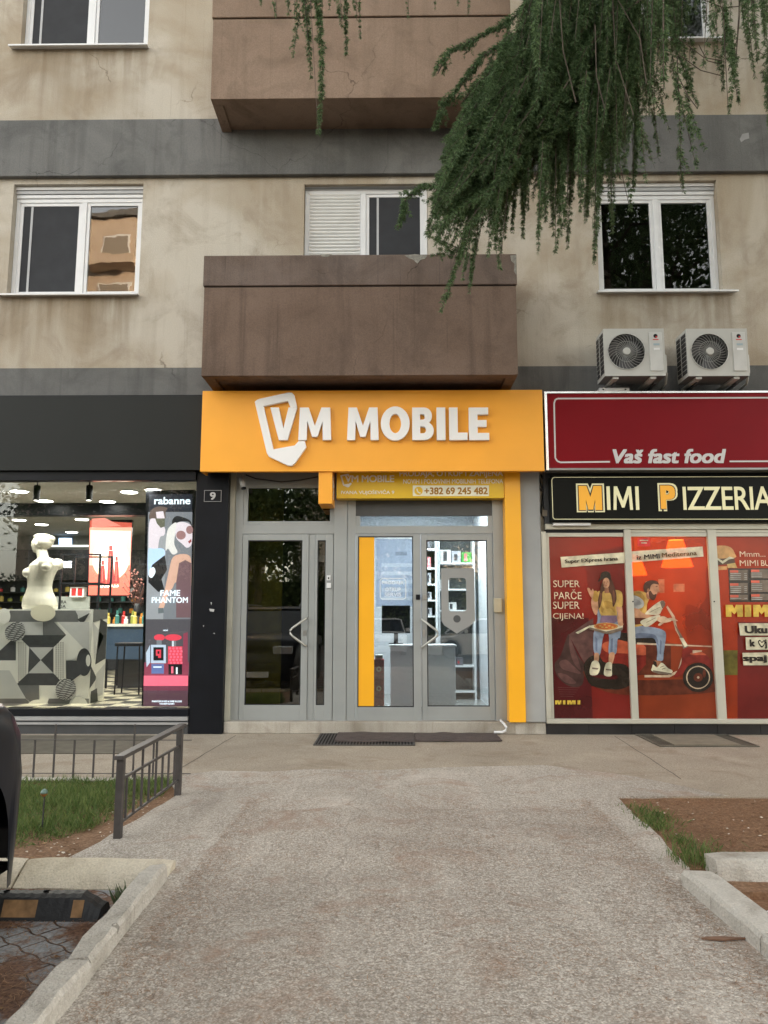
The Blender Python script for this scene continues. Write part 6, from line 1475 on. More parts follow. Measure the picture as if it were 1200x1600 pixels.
# ------------------------------------------------------------------ cars
paint_dk = mat('dark_car_paint', (0.006,0.008,0.014), 0.28, 0.0, var=0.0, spec=0.25)
paint_wh = mat('white_car_paint', (0.75,0.76,0.77), 0.25, 0.0, var=0.0, coat=1.0)
carglass = mat('car_glass', (0.02,0.025,0.03), 0.04, var=0, spec=0.9); tyre = mat('tyre', (0.012,0.012,0.013), 0.9, var=0.15, scale=20, bump=0.3); rimm = mat('alloy', (0.4,0.4,0.41), 0.3, 0.8)
lampm = mat('head_lamp', (0.5,0.52,0.55), 0.1, spec=0.8); ambl = mat('amber_lamp', (0.5,0.15,0.01), 0.2); plast = mat('black_plastic', (0.02,0.02,0.022), 0.6)
def car(label, loc, ang, L_, W_, H_, paint, suv=False, group=None):
    "front points to +Y locally"
    t = thing('parked_car', label, 'car', (0,0,0), group)
    cl = 0.20 if suv else 0.15; wr = 0.36 if suv else 0.31; ax = (L_/2-(0.86 if suv else 0.82), -L_/2+0.80); ar = wr+(0.12 if suv else 0.055)
    belt = H_*0.62; hood = H_*(0.66 if suv else 0.585)
    hl = L_/2
    tp = [(-hl,0.50),(-hl+0.01,belt*0.92),(-hl+0.10,belt),(hl-1.25,belt*1.02),(hl-0.95,hood),(hl-0.45,hood*0.955),(hl-0.20,hood*0.88),(hl-0.07,hood*0.76),(hl-0.02,hood*0.62),(hl,0.42)]
    ys = sorted({round(v, 4) for v in [p[0] for p in tp] + list(np.linspace(-hl, hl, 30)) + [hl-0.3, hl-0.12, hl-0.04, -hl+0.04, -hl+0.2] + [a_+ar*math.cos(R(q)) for a_ in ax for q in range(-20, 201, 10)] + [a_+sg*(ar+0.012) for a_ in ax for sg in (-1, 1)]})
    def low(y):
        for a_ in ax:
            if abs(y-a_) <= ar+1e-6: return max(cl, wr+math.sqrt(max(0, ar*ar-(y-a_)**2)))
        return cl + (0.03 if abs(y) > hl-0.1 else 0)
    vs = []; nsec = 0
    for y in ys:
        lo, up = low(y), float(np.interp(y, [p[0] for p in tp], [p[1] for p in tp])); e = max(0, (abs(y)-(hl-0.55))/0.55)
        w_ = W_/2*(1-0.20*e**2.4); up = max(up, lo+0.05)
        flare = 0.022 if any(abs(y-a_) < ar+0.09 for a_ in ax) else 0
        half = [(w_*0.97+flare, lo), (w_*0.985+flare, lo+(up-lo)*0.3), (w_+flare*0.8, lo+(up-lo)*0.62), (w_*0.985+flare*0.3, lo+(up-lo)*0.86), (w_*0.94, lo+(up-lo)*0.965), (w_*0.84, up), (w_*0.45, up+0.018)]
        sec = [(-x, z) for x, z in half] + [(0, up+0.024)] + [(x, z) for x, z in reversed(half)]
        nsec = len(sec); vs += [(x, y, z) for x, z in sec]
    fs = []
    for a_ in range(len(ys)-1):
        for b_ in range(nsec-1): fs.append((a_*nsec+b_, a_*nsec+b_+1, (a_+1)*nsec+b_+1, (a_+1)*nsec+b_))
    fs += [tuple(range(nsec)), tuple(range(len(ys)*nsec-1, (len(ys)-1)*nsec-1, -1))]
    mb = MB().add(vs, fs, paint); body = mb.build('body', t, smooth=True)
    MB().box(-W_/2+0.12, W_/2-0.12, -hl+0.15, hl-0.15, cl+0.02, cl+0.06, plast).build('underbody', t)
    mb = MB()
    for y in ax: mb.prism([(y+(ar-0.003)*math.cos(R(a)), wr+(ar-0.003)*math.sin(R(a))) for a in range(0, 181, 12)]+[(y-ar+0.003, cl), (y+ar-0.003, cl)], -W_/2+0.22, W_/2-0.22, plast, 'x')
    mb.build('wheel_housing', t)
    # greenhouse
    g0, g1 = -L_/2+0.12, L_/2-1.15; r0, r1 = (g0+0.30, g1-0.72) if suv else (g0+0.55, g1-0.80)
    wb, wt = W_/2*0.93, W_/2*0.76; zb = belt+0.01; zr = H_-0.05
    def frus(m_, o, name, y0, y1, y2, y3, za, zb_, wa, wb_):
        mb = MB(); mb.add([(-wa,y0,za),(wa,y0,za),(wa,y1,za),(-wa,y1,za),(-wb_,y2,zb_),(wb_,y2,zb_),(wb_,y3,zb_),(-wb_,y3,zb_)], [(0,3,2,1),(4,5,6,7),(0,1,5,4),(1,2,6,5),(2,3,7,6),(3,0,4,7)], m_); return mb.build(name, t, bevel=o)
    frus(carglass, 0.02, 'windows', g0, g1, r0, r1, zb, zr, wb, wt)
    frus(paint, 0.02, 'roof', r0-0.03, r1+0.06, r0+0.06, r1-0.10, zr-0.01, H_, wt+0.02, wt-0.08)
    mb = MB()
    for s_ in (-1, 1):
        for (ya, yb) in ((g1, r1), (g0, r0), ((g0+g1)/2-0.05, (r0+r1)/2+0.05)):
            mb.tube([(s_*(wb+0.004), ya, zb), (s_*(wt+0.008), yb, zr)], 0.03, paint, 6)
    mb.build('pillars', t)
    for s_ in (-1, 1):
        MB().box(s_*(W_/2-0.01), s_*(W_/2+0.16), g1-0.25, g1-0.15, belt+0.02, belt+0.16, paint).build('wing_mirror', t, bevel=0.03)
        if suv: MB().tube([(s_*(wt-0.1), r0+0.1, H_-0.01), (s_*(wt-0.1), r0+0.2, H_+0.05), (s_*(wt-0.1), r1-0.3, H_+0.05), (s_*(wt-0.1), r1-0.2, H_-0.01)], 0.015, rimm, 6).build('roof_rail', t)
        xl = s_*(W_/2-0.40); yl = L_/2-0.05
        MB().box(xl-0.2, xl+0.2, yl-0.14, yl+0.028, hood*0.66, hood*0.80, lampm).build('headlight', t, bevel=0.03)
        MB().box(s_*(W_/2-0.13)-0.05, s_*(W_/2-0.13)+0.045, L_/2-0.40, L_/2-0.30, hood*0.70, hood*0.80, ambl).build('indicator', t, bevel=0.02)
        MB().box(s_*(W_/2-0.14)-0.1, s_*(W_/2-0.14)+0.07, -L_/2-0.01, -L_/2+0.08, belt*0.74, belt*0.92, mat('tail_red', (0.35,0.01,0.01), 0.2)).build('tail_light', t, bevel=0.02)
        for y in ax:
            c = (s_*(W_/2-0.12), y, wr); o = MB()
            sg = [(wr-0.10,-0.11),(wr-0.03,-0.115),(wr-0.004,-0.095),(wr,-0.06),(wr,0.06),(wr-0.004,0.095),(wr-0.03,0.115),(wr-0.10,0.11)]
            wh = MB().lathe(c, sg, tyre, 40, 'x').build('wheel', t, smooth=False)
            MB().lathe(c, [(wr-0.115,-0.09 if s_ < 0 else 0.02),(wr-0.105,0.0),(wr-0.115,0.09 if s_ > 0 else -0.02)], rimm, 30, 'x').build('rim', wh)
            q = MB()
            for i in range(5):
                a0 = i*1.2566; d = Vector((0, math.cos(a0), math.sin(a0))); p = Vector((0, -math.sin(a0), math.cos(a0)))
                X = c[0]+s_*0.10; cc = Vector((X, c[1], c[2]))
                pts = [cc+d*0.03+p*0.03, cc+d*(wr-0.12)+p*0.022, cc+d*(wr-0.12)-p*0.022, cc+d*0.03-p*0.03]; q.flat([tuple(v) for v in pts], rimm)
            q.build('spokes', wh)
    mb = MB(); mb.box(-W_/2+0.42, W_/2-0.42, L_/2-0.02, L_/2+0.052, 0.36, 0.56, plast); mb.build('grille', t, bevel=0.02)
    mb = MB(); mb.box(-0.26, 0.26, L_/2+0.053, L_/2+0.065, 0.30, 0.41, white); mb.build('number_plate', t)
    t.location = loc; t.rotation_euler = (0, 0, ang)
    return t
car('dark blue-black car at the left picture edge with its wheel on the kerb', (-2.74, 1.95, -0.055), R(0), 4.5, 1.84, 1.72, paint_dk, True)
E2c = car('white hatchback parked across the street, seen only mirrored in the shop door', (-0.35, -12.5, -0.055), R(0), 4.1, 1.72, 1.45, paint_wh)
E3c = car('white hatchback parked sideways behind the viewer, mirrored in the right door leaf', (3.1, -9.5, -0.055), R(75), 4.2, 1.75, 1.45, paint_wh)
car('dark car parked along the street behind the viewer, mirrored in the entrance glass', (-5.0, -3.9, -0.055), R(90), 4.4, 1.8, 1.6, paint_dk, True)

# ------------------------------------------------------------------ fast mesh from numpy for needles, leaves, blades
def leaf_mat(name, c1, c2, rough=0.6, trans=0.25):
    m = bpy.data.materials.new(name); m.use_nodes = True
    n = m.node_tree; L = n.links; p = n.nodes['Principled BSDF']; p.inputs['Roughness'].default_value = rough; p.inputs['Specular IOR Level'].default_value = 0.3
    g = n.nodes.new('ShaderNodeNewGeometry'); x = n.nodes.new('ShaderNodeMix'); x.data_type = 'RGBA'
    x.inputs[6].default_value = (*c1, 1); x.inputs[7].default_value = (*c2, 1)
    L.new(g.outputs['Random Per Island'], x.inputs['Factor']); L.new(x.outputs[2], p.inputs['Base Color'])
    if trans:
        o = [q for q in n.nodes if q.type == 'OUTPUT_MATERIAL'][0]; mx = n.nodes.new('ShaderNodeMixShader'); tr = n.nodes.new('ShaderNodeBsdfTranslucent')
        mx.inputs[0].default_value = trans; L.new(x.outputs[2], tr.inputs[0]); L.new(p.outputs[0], mx.inputs[1]); L.new(tr.outputs[0], mx.inputs[2]); L.new(mx.outputs[0], o.inputs[0])
    return m
def blades(name, base, tip, width, m, parent=None, **kw):
    "one thin kite per blade, from base[i] to tip[i]"
    base = np.asarray(base); tip = np.asarray(tip); n = len(base)
    d = tip-base; L_ = np.linalg.norm(d, axis=1, keepdims=True)+1e-9; r = rng.normal(size=(n,3)); s_ = np.cross(d/L_, r); s_ /= np.linalg.norm(s_, axis=1, keepdims=True)+1e-9
    wv = s_*np.asarray(width).reshape(-1,1)/2
    mid = base+d*0.45
    V = np.stack([base, mid+wv, tip, mid-wv], 1).reshape(-1,3)
    o_ = np.array(origin(parent)) if parent is not None else (np.zeros(3))
    me = bpy.data.meshes.new(name); me.vertices.add(4*n); me.vertices.foreach_set('co', (V-o_).ravel()); me.loops.add(4*n); me.loops.foreach_set('vertex_index', np.arange(4*n)); me.polygons.add(n); me.polygons.foreach_set('loop_start', np.arange(n)*4)
    me.materials.append(m); me.update(calc_edges=True)
    o = bpy.data.objects.new(name, me); col.objects.link(o); o.parent = parent
    return props(o, **kw)

# ------------------------------------------------------------------ the cedar hanging over the path
CT_ = thing('cedar_tree', 'dark green cedar with long drooping needle sprays hanging across the upper right', 'tree', (4.6, 4.2, -0.02))
bark = mat('cedar_bark', (0.09,0.07,0.055), 0.95, var=0.35, scale=8, bump=1.0, bscale=18)
MB().tube([(4.6,4.2,-0.05),(4.62,4.2,1.5),(4.55,4.25,3.5),(4.5,4.3,6.0),(4.45,4.3,9.0),(4.4,4.3,12.0)], [0.26,0.21,0.18,0.15,0.11,0.05], bark, 16).build('trunk', CT_, smooth=True)
NB, NT, NW = [], [], []            # needle base / tip / width
def P3(px, py, Y): X, Z = at(px, py, Y); return np.array([X, Y, Z])
def spray(p0, p1, sag=0.0, wid=0.05, dens=1.0, twigs=True):
    "a stem from p0 to p1 dressed with short needles and small drooping side twigs"
    p0 = np.array(p0, float); p1 = np.array(p1, float); L_ = np.linalg.norm(p1-p0); 
    if L_ < 0.03: return
    side = np.array([rng.normal(), rng.normal(), 0])*0.05*L_
    mid = (p0+p1)/2+side+np.array([0,0,sag*L_])
    n = max(4, int(L_/0.011*dens)); t = np.sort(rng.random(n))[:,None]
    c = (1-t)**2*p0+2*t*(1-t)*mid+t*t*p1
    tan = 2*(1-t)*(mid-p0)+2*t*(p1-mid); tan /= np.linalg.norm(tan, axis=1, keepdims=True)
    k = 6
    C = np.repeat(c, k, 0); T = np.repeat(tan, k, 0); r = rng.normal(size=C.shape); r -= (r*T).sum(1, keepdims=True)*T; r /= np.linalg.norm(r, axis=1, keepdims=True)
    ln = rng.uniform(0.5, 1.0, (len(C),1))*wid*(1.0-0.35*np.repeat(t, k, 0))
    NB.append(C+rng.normal(size=C.shape)*0.002); NT.append(C+(r*0.85+T*rng.uniform(0.35, 0.95, (len(C),1)))*ln); NW.append(np.full(len(C), 0.0055))
    if twigs:
        for q in np.arange(0.06, L_*0.93, 0.055/max(dens, 0.5)):
            tt = q/L_; cc = (1-tt)**2*p0+2*tt*(1-tt)*mid+tt*tt*p1; a_ = rng.uniform(0, 6.28); ll = rng.uniform(0.05, 0.15)*(1.15-tt)
            spray(cc, cc+np.array([math.cos(a_)*ll*0.45, math.sin(a_)*ll*0.45, -ll*rng.uniform(0.5, 1.0)]), 0.05, wid*0.7, dens*0.8, False)
stems = MB()
def hang(px0, py0, px1, py1, Y, wid=0.042, dens=1.0, thick=0.004):
    a_ = P3(px0, py0, Y); b_ = P3(px1, py1, Y+rng.uniform(-.1,.1)); spray(a_, b_, 0.0, wid*1.15, dens*1.15)
    stems.tube([tuple(a_), tuple((a_+b_)/2), tuple(b_)], [thick, thick*0.8, thick*0.4], bark, 4)
# separate sprays on the left
for q in ((480,-90,497,208,5.6,0.055,1.4),(470,-80,486,120,5.62,0.05,1.2),(474,-60,480,60,5.7,0.045,1.0),(468,20,458,88,5.6,0.035,0.9),(536,-80,541,85,5.9,0.045,1.3),(530,-80,534,40,5.9,0.04,1.0),(560,-70,563,60,6.0,0.035,0.8),(555,-60,557,30,6.0,0.03,0.8),(505,-60,503,38,5.8,0.03,0.8),(430,-60,432,30,5.6,0.03,0.7),(448,-60,450,22,5.6,0.04,0.8),(462,-60,460,30,5.6,0.04,0.8),(638,-60,638,28,6.1,0.03,0.8),(680,-60,680,16,6.1,0.03,0.7),(731,-50,731,24,6.1,0.03,0.7),(716,-50,716,10,6.1,0.03,0.7),(410,-60,408,8,5.6,.03,.7),(512,-60,515,15,5.8,.03,.7)): hang(*q)
# drooping limbs of the main mass: (points, depth)
limbs = [([(1010,-220),(900,-60),(800,30),(745,60),(700,80),(684,115)],6.1),([(900,-60),(800,60),(750,90),(715,140),(690,165),(678,202)],6.0),([(1000,-120),(860,20),(800,90),(745,130),(722,160)],6.2),
         ([(980,-80),(880,60),(790,120),(755,170),(738,210)],5.9),([(1000,-60),(900,120),(800,190),(740,240),(715,262)],6.0),([(1000,0),(900,180),(800,250),(720,285),(660,292),(634,310),(621,356)],5.8),
         ([(1000,40),(880,210),(800,280),(730,310),(690,330)],6.2),([(1050,-100),(960,60),(900,150),(860,240)],6.5),([(1100,-150),(1010,40),(980,140),(960,230)],6.4),([(1080,-120),(1000,0),(930,60),(880,140),(840,200)],5.7)]
def lerp_poly(P, t):
    n = len(P)-1; i = min(int(t*n), n-1); f = t*n-i; return (P[i][0]+(P[i+1][0]-P[i][0])*f, P[i][1]+(P[i+1][1]-P[i][1])*f)
for P, Y in limbs:
    pts = [P3(x, y, Y+0.0) for x, y in P]
    stems.tube([tuple(p) for p in pts], [0.012*(1-i/len(pts))+0.003 for i in range(len(pts))], bark, 5)
    for a_, b_ in zip(pts, pts[1:]):
        for _ in range(3): spray(a_+rng.normal(size=3)*0.02, b_+rng.normal(size=3)*0.02, 0.02, 0.055, 1.3)
env = [(672,400),(690,488),(700,392),(712,300),(722,440),(735,458),(748,330),(762,400),(773,391),(783,420),(789,372),(800,365),(816,372),(826,330),(839,395),(852,345),(866,395),(875,350),(884,388),(895,300),(905,330),(918,330),(930,412),(942,300),(955,364),(965,270),(975,262),(990,300)]
def envy(x):
    for (a_, ya), (b_, yb) in zip(env, env[1:]):
        if a_ <= x <= b_: return min(ya, yb)+ (max(ya, yb)-min(ya, yb))*rng.random()**2*0.9
    return 250
topl = lambda x: np.interp(x, [665,690,720,760,800,850,900,990], [300,190,110,60,-20,-80,-120,-120])
for x, yb in env:                                    # the strands that make the lower fringe
    for j in range(2):
        hang(x+rng.uniform(-6,14)+max(0,(820-x)*0.35), max(topl(x)+120, yb-rng.uniform(150,260)), x+rng.uniform(-2,2), yb-j*rng.uniform(5,40), 5.9+rng.uniform(-.3,.4), 0.045, 1.3)
for i in range(170):                                  # left shoulder of the crown
    x = rng.uniform(676, 770); t0 = topl(x); e = envy(x)*0.95; y0 = rng.uniform(t0-10, max(t0, e-150)); hang(x+rng.uniform(30,90), y0, x+rng.uniform(-14,4), min(y0+rng.uniform(60,140), e), rng.uniform(5.6,6.6), 0.06, 1.1)
for i in range(110):                                 # dark right-hand part
    x = rng.uniform(900, 1060); y0 = rng.uniform(-140, 60 if x > 990 else 130); y1 = y0+rng.uniform(80,170); hang(x+rng.uniform(-4,12), y0, x+rng.uniform(-8,8), min(y1, np.interp(x, [900,980,1060], [300,250,70])), rng.uniform(5.6,7.0), 0.05, 0.8)
for i in range(420):                                 # the body of the crown
    x = rng.uniform(690, 980) if i % 3 else rng.uniform(750, 930); e = envy(x)*0.97; t0 = topl(x); y0 = rng.uniform(t0, max(t0+10, e-160)); ln = rng.uniform(60, 170)
    hang(x+rng.uniform(0,30)+max(0,(830-x)*0.45), y0, x+rng.uniform(-10,8), min(y0+ln, e), rng.uniform(5.6,7.2), 0.062, 1.0)
# darker sparse sprays on the right, nearer the trunk
for q in ((1000,-60,1010,120),(1010,60,1030,245),(990,120,1005,215),(1020,150,1040,190),(1050,60,1090,165),(1062,150,1088,262),(1058,90,1064,240),(1068,60,1078,200),(1130,20,1138,180),(1135,40,1154,165),(1140,40,1146,130),(1132,60,1130,140),(1160,-40,1180,122),(1170,-40,1184,100),(1175,-60,1176,60),(1150,-60,1165,60),(1190,-40,1200,90),(1205,60,1198,172),(1190,110,1196,125),(1100,-60,1104,40),(1050,-60,1052,30),(1085,-60,1088,20),(1030,-60,1030,60),(1120,-60,1135,60),(1210,140,1212,330),(1060,230,1068,300),(1000,180,1010,285),(1020,-20,1015,150),(960,220,985,330)):
    hang(*q, rng.uniform(5.2,6.2), 0.043, 0.95, 0.004)
    q2 = (q[0]+rng.uniform(-14,14), q[1]-rng.uniform(0,40), q[2]+rng.uniform(-18,18), q[3]-rng.uniform(20,70)); hang(*q2, rng.uniform(5.2,6.4), 0.043, 0.8, 0.003)
for P in ([(1130,-60),(1155,0),(1152,60),(1138,110)],[(1060,-40),(1100,0),(1130,12),(1154,10)],[(900,-60),(960,-10),(1000,60),(1010,130)],[(1060,60),(1100,90),(1128,95)],[(1060,85),(1095,110),(1126,118)],[(1092,70),(1105,95),(1125,100)],[(1055,110),(1075,150),(1090,170)],[(1130,-80),(1156,-10),(1156,20),(1150,90)],[(870,-60),(880,80),(900,160)],[(955,-40),(962,90),(990,180)],[(930,40),(932,120),(945,170)]):
    Y = 5.6; stems.tube([tuple(P3(x, y, Y)) for x, y in P], 0.0045, bark, 4)
# above and beside the frame so that the tree reads whole from other positions
for i in range(170):
    x = rng.uniform(760, 1750); y0 = rng.uniform(-700, -60) if x < 1250 else rng.uniform(-700, 250)
    hang(x, y0, x+rng.uniform(-20,20), y0+rng.uniform(120,320), rng.uniform(3.6,7.4), 0.055, 0.6, 0.005)
for i in range(26):
    z = 3.2+i*0.34; a_ = rng.uniform(0, 6.28) if i % 3 else rng.uniform(2.2, 3.4); l = 3.2-0.10*i
    p0 = (4.55, 4.25, z); p1 = (4.55+math.cos(a_)*l*.5, 4.25+math.sin(a_)*l*.5, z+0.35); p2 = (4.55+math.cos(a_)*l, 4.25+math.sin(a_)*l, z)
    vis = p2[0] < 2.9 and p2[1] > 2 and z < 6
    if vis or (math.cos(a_) < -0.5 and z < 6.2): continue
    MB().tube([p0,p1,p2], [0.05,0.03,0.01], bark, 8).build('branch', CT_, smooth=True)
    for k_ in range(9):
        f = rng.uniform(0.3, 1); b0 = (p0[0]+(p2[0]-p0[0])*f+rng.normal()*.15, p0[1]+(p2[1]-p0[1])*f+rng.normal()*.15, z+0.25)
        spray(b0, (b0[0]+rng.normal()*.1, b0[1]+rng.normal()*.1, b0[2]-rng.uniform(.5,1.2)), 0, 0.06, 0.5)
# limbs that carry the visible mass back to the trunk
for P, Y in (([(1010,-220),(1150,-420)],6.1),([(1050,-100),(1250,-300)],6.5),([(1100,-150),(1300,-420)],6.4),([(1130,-60),(1350,-300)],5.6)):
    a_ = P3(*P[0], Y); b_ = P3(*P[1], Y-0.8); c_ = np.array([4.5, 4.3, b_[2]+0.3])
    MB().tube([tuple(a_), tuple(b_), tuple(c_)], [0.022, 0.045, 0.07], bark, 8).build('branch', CT_, smooth=True)
stems.build('twigs', CT_)
NB_, NT_, NW_ = np.concatenate(NB), np.concatenate(NT), np.concatenate(NW)
# unseen upper crown, coarser sprays added high up to shade the right-hand facade
cc = rng.uniform([1.6,2.0,8.6],[9.0,8.5,15.0],(1100,3)); cc = cc[(cc[:,2] > 9.2+0.0*cc[:,0]) & (cc[:,1] < 8.2) & (CAM_H+cc[:,1]*1.0+0.1 < cc[:,2])]
nb = 200*len(cc); c0 = np.repeat(cc, 200, 0)+rng.normal(size=(nb,3))*[0.22,0.22,0.16]; d0 = rng.normal(size=(nb,3))*[1,1,0.5]; d0[:,2] -= 0.9; d0 /= np.linalg.norm(d0, axis=1, keepdims=True)
NB.append(c0); NT.append(c0+d0*rng.uniform(0.05,0.13,(nb,1))); NW.append(np.full(nb, 0.016)); NB_, NT_, NW_ = np.concatenate(NB), np.concatenate(NT), np.concatenate(NW)
blades('crown', NB_, NT_, NW_, leaf_mat('cedar_needles', (0.032,0.066,0.028), (0.19,0.29,0.13), 0.55, 0.35), CT_)

# ------------------------------------------------------------------ grass, weeds, needles and litter on the ground
def inpoly(x, y, P):
    c = np.zeros(len(x), bool); j = len(P)-1
    for i in range(len(P)):
        xi, yi = P[i]; xj, yj = P[j]; c ^= ((yi > y) != (yj > y)) & (x < (xj-xi)*(y-yi)/(yj-yi+1e-12)+xi); j = i
    return c
def scatter(n, x0, x1, y0, y1, keep=None):
    x = rng.uniform(x0, x1, n); y = rng.uniform(y0, y1, n)
    if keep is not None: k_ = keep(x, y); x, y = x[k_], y[k_]
    return x, y
gm_ = leaf_mat('grass_blade', (0.05,0.105,0.025), (0.19,0.24,0.075), 0.6, 0.3)
def clump(x, y, s=2.3): return np.array([noise.noise(Vector((a*s, b*s, 3))) for a, b in zip(x, y)])
bed = [(-6.9,5.05),(-2.25,4.98),(-2.05,5.4),(-1.92,5.9),(-1.86,6.4),(-1.9,6.92),(-6.9,6.92)]
x, y = scatter(42000, -5.5, -1.8, 4.9, 6.92, lambda x, y: inpoly(x, y, bed))
c_ = clump(x, y); k_ = c_+rng.random(len(x))*0.9 > 0.32-(y-5.3)*0.45; x, y, c_ = x[k_], y[k_], c_[k_]
h = (0.03+0.055*rng.random(len(x)))*(1+0.8*np.clip(c_, -0.5, 0.6))*(0.55+0.45*np.clip((y-4.95)/0.8, 0, 1)); z = np.full(len(x), -0.006)
b_ = np.stack([x, y, z], 1); t_ = b_+np.stack([rng.normal(size=len(x))*0.03, rng.normal(size=len(x))*0.03, h], 1)
blades('grass', b_, t_, np.full(len(x), 0.006), gm_, kind='stuff', label='uneven green grass growing in the bed behind the railing', cat='grass')
pts_b, pts_t = [], []
for (cx, cy, n, s_, hh) in ((1.86,5.75,260,0.07,0.06),(1.80,5.55,200,0.05,0.06),(1.85,5.2,160,0.06,0.05),(1.76,4.78,240,0.06,0.10),(1.95,4.95,120,0.1,0.05),(1.83,6.0,120,0.08,0.04)):
    x = cx+rng.normal(size=n)*s_; y = cy+rng.normal(size=n)*s_*1.5; b_ = np.stack([x, y, np.full(n, -0.012)], 1); pts_b.append(b_); pts_t.append(b_+np.stack([rng.normal(size=n)*.03, rng.normal(size=n)*.03, hh*(0.4+rng.random(n)*0.8)], 1))
b_ = np.concatenate(pts_b); blades('weeds', b_, np.concatenate(pts_t), np.full(len(b_), 0.006), gm_, kind='stuff', label='thin green weeds growing along the edge of the brown bed', cat='weeds')
n = 90; x = -1.36+rng.normal(size=n)*0.03; y = 4.14+rng.normal(size=n)*0.02; b_ = np.stack([x, y, np.full(n, -0.05)], 1)
blades('weed_tuft', b_, b_+np.stack([rng.normal(size=n)*.04, rng.normal(size=n)*.03, 0.05+rng.random(n)*0.09], 1), np.full(n, 0.012), leaf_mat('pale_weed', (0.09,0.13,0.06), (0.2,0.25,0.14), 0.7, 0.3), label='pale green weed tuft growing in the corner between the two kerb stones', cat='weed')
SG = thing('solar_garden_light', 'small solar stake light on a thin stem standing in the grass', 'garden light', (at(66,1290,5.35)[0], 5.35, 0))
gx = at(66,1290,5.35)[0]; gz = at(66,1240,5.35)[1]
MB().tube([(gx,5.35,-0.02),(gx+0.004,5.35,gz-0.02)], 0.005, plast, 6).build('stake', SG); MB().lathe((gx,5.35,gz-0.02), [(0.006,0),(0.02,0.012),(0.024,0.02)], mat('amber_plastic', (0.3,0.13,0.03), 0.4), 14).build('base', SG); MB().lathe((gx,5.35,gz), [(0.022,0.0),(0.024,0.008),(0.018,0.022),(0.008,0.030)], mat('frosted_dome', (0.12,0.2,0.17), 0.3), 14).build('lamp_dome', SG, smooth=True)

# fallen needles
def litter(name, x, y, z, ln, wd, m, label):
    n = len(x); a_ = rng.uniform(0, 6.28, n); l = ln*(0.5+rng.random(n)); b_ = np.stack([x, y, z+rng.random(n)*0.004], 1); t_ = b_+np.stack([np.cos(a_)*l, np.sin(a_)*l, rng.uniform(-0.002, 0.006, n)], 1)
    # lie flat: sideways vector horizontal
    d = t_-b_; s_ = np.stack([-np.sin(a_), np.cos(a_), np.zeros(n)], 1)*wd/2; bend = s_*rng.normal(size=(n,1))*4
    V = np.stack([b_, b_+d*0.5+s_+bend, t_, b_+d*0.5-s_+bend], 1).reshape(-1,3)
    me = bpy.data.meshes.new(name); me.vertices.add(4*n); me.vertices.foreach_set('co', V.ravel()); me.loops.add(4*n); me.loops.foreach_set('vertex_index', np.arange(4*n)); me.polygons.add(n); me.polygons.foreach_set('loop_start', np.arange(n)*4); me.materials.append(m); me.update(calc_edges=True)
    o = bpy.data.objects.new(name, me); col.objects.link(o); return props(o, label, name.replace('_', ' '), kind='stuff')
nd = leaf_mat('dry_needle', (0.14,0.065,0.032), (0.44,0.26,0.15), 0.8, 0); ndl = leaf_mat('pale_needle', (0.20,0.15,0.115), (0.40,0.34,0.29), 0.8, 0)
x, y = scatter(19000, 1.72, 4.2, 4.45, 6.42, lambda x, y: x > 1.72+np.clip((y-4.6)*0.02, 0, 1)); litter('fallen_needles', x, y, -0.010, 0.045, 0.0025, nd, 'brown needle litter covering the planting bed on the right')
x, y = scatter(16000, -2.9, -1.34, 1.6, 4.05); k_ = clump(x, y, 1.6)+clump(x, y, 5)*0.6+rng.random(len(x))*0.5 > 0.18; litter('fallen_needles', x[k_], y[k_], -0.050, 0.045, 0.0025, nd, 'rust-brown needles lying on the pavers of the left parking bay')
x, y = scatter(2500, 1.95, 3.6, 2.4, 4.25); litter('fallen_needles', x, y, -0.048, 0.045, 0.0025, nd, 'dark needle litter behind the right kerb stones')
x, y = scatter(2600, -3.6, -1.85, 4.5, 5.25, lambda x, y: x < -1.95); litter('fallen_needles', x, y, -0.002, 0.04, 0.0025, nd, 'brown needles on the bare edge of the grass bed')
dens_edge = lambda x, y: (np.exp(-np.abs(x-1.5)/0.12)*0.9+np.exp(-np.abs(x+1.12)/0.10)*0.9+0.06+0.5*np.clip(clump(x, y, 1.3)+0.05, 0, 1)+0.4*np.clip(clump(x, y, 4.0)-0.1, 0, 1)) > rng.random(len(x))
x, y = scatter(52000, -1.13, 1.52, 1.7, 6.3, dens_edge); litter('fallen_needles', x, y, 0.006, 0.038, 0.0022, nd, 'scattered brown needles on the path, thickest along the kerbs')
x, y = scatter(30000, -1.13, 1.52, 1.7, 6.0); litter('pale_straw', x, y, 0.006, 0.022, 0.0022, ndl, 'pale dry flecks strewn over the whole path')
# pale petals and paper flecks
fl = mat('petal', (0.62,0.56,0.47), 0.7, var=0.2, scale=40)
mb = MB()
def fleck(x, y, z, s_):
    a_ = random.uniform(0, 6.28); n_ = random.choice((4,5,6)); mb.flat([(x+s_*random.uniform(.5,1)*math.cos(a_+i*6.283/n_), y+s_*random.uniform(.3,.7)*math.sin(a_+i*6.283/n_), z+random.uniform(0,0.006)) for i in range(n_)], fl)
for _ in range(70): fleck(random.uniform(1.85,3.4), random.uniform(4.7,6.4), -0.002, random.uniform(.006,.017))
for _ in range(70): fleck(random.uniform(-2.7,-1.95), random.uniform(4.6,5.0), 0.004, random.uniform(.006,.018))
for _ in range(60): fleck(random.uniform(-2.2,-1.8), random.uniform(5.0,6.3), 0.006, random.uniform(.004,.012))
for _ in range(45): fleck(random.uniform(-1.1,1.5), random.uniform(2,7), 0.008, random.uniform(.004,.009))
for _ in range(25): fleck(random.uniform(-2,4), random.uniform(7,9.5), 0.004, random.uniform(.006,.014))
for _ in range(14): fleck(random.uniform(1.95,2.3), random.uniform(3.5,4.2), -0.042, random.uniform(.01,.025))
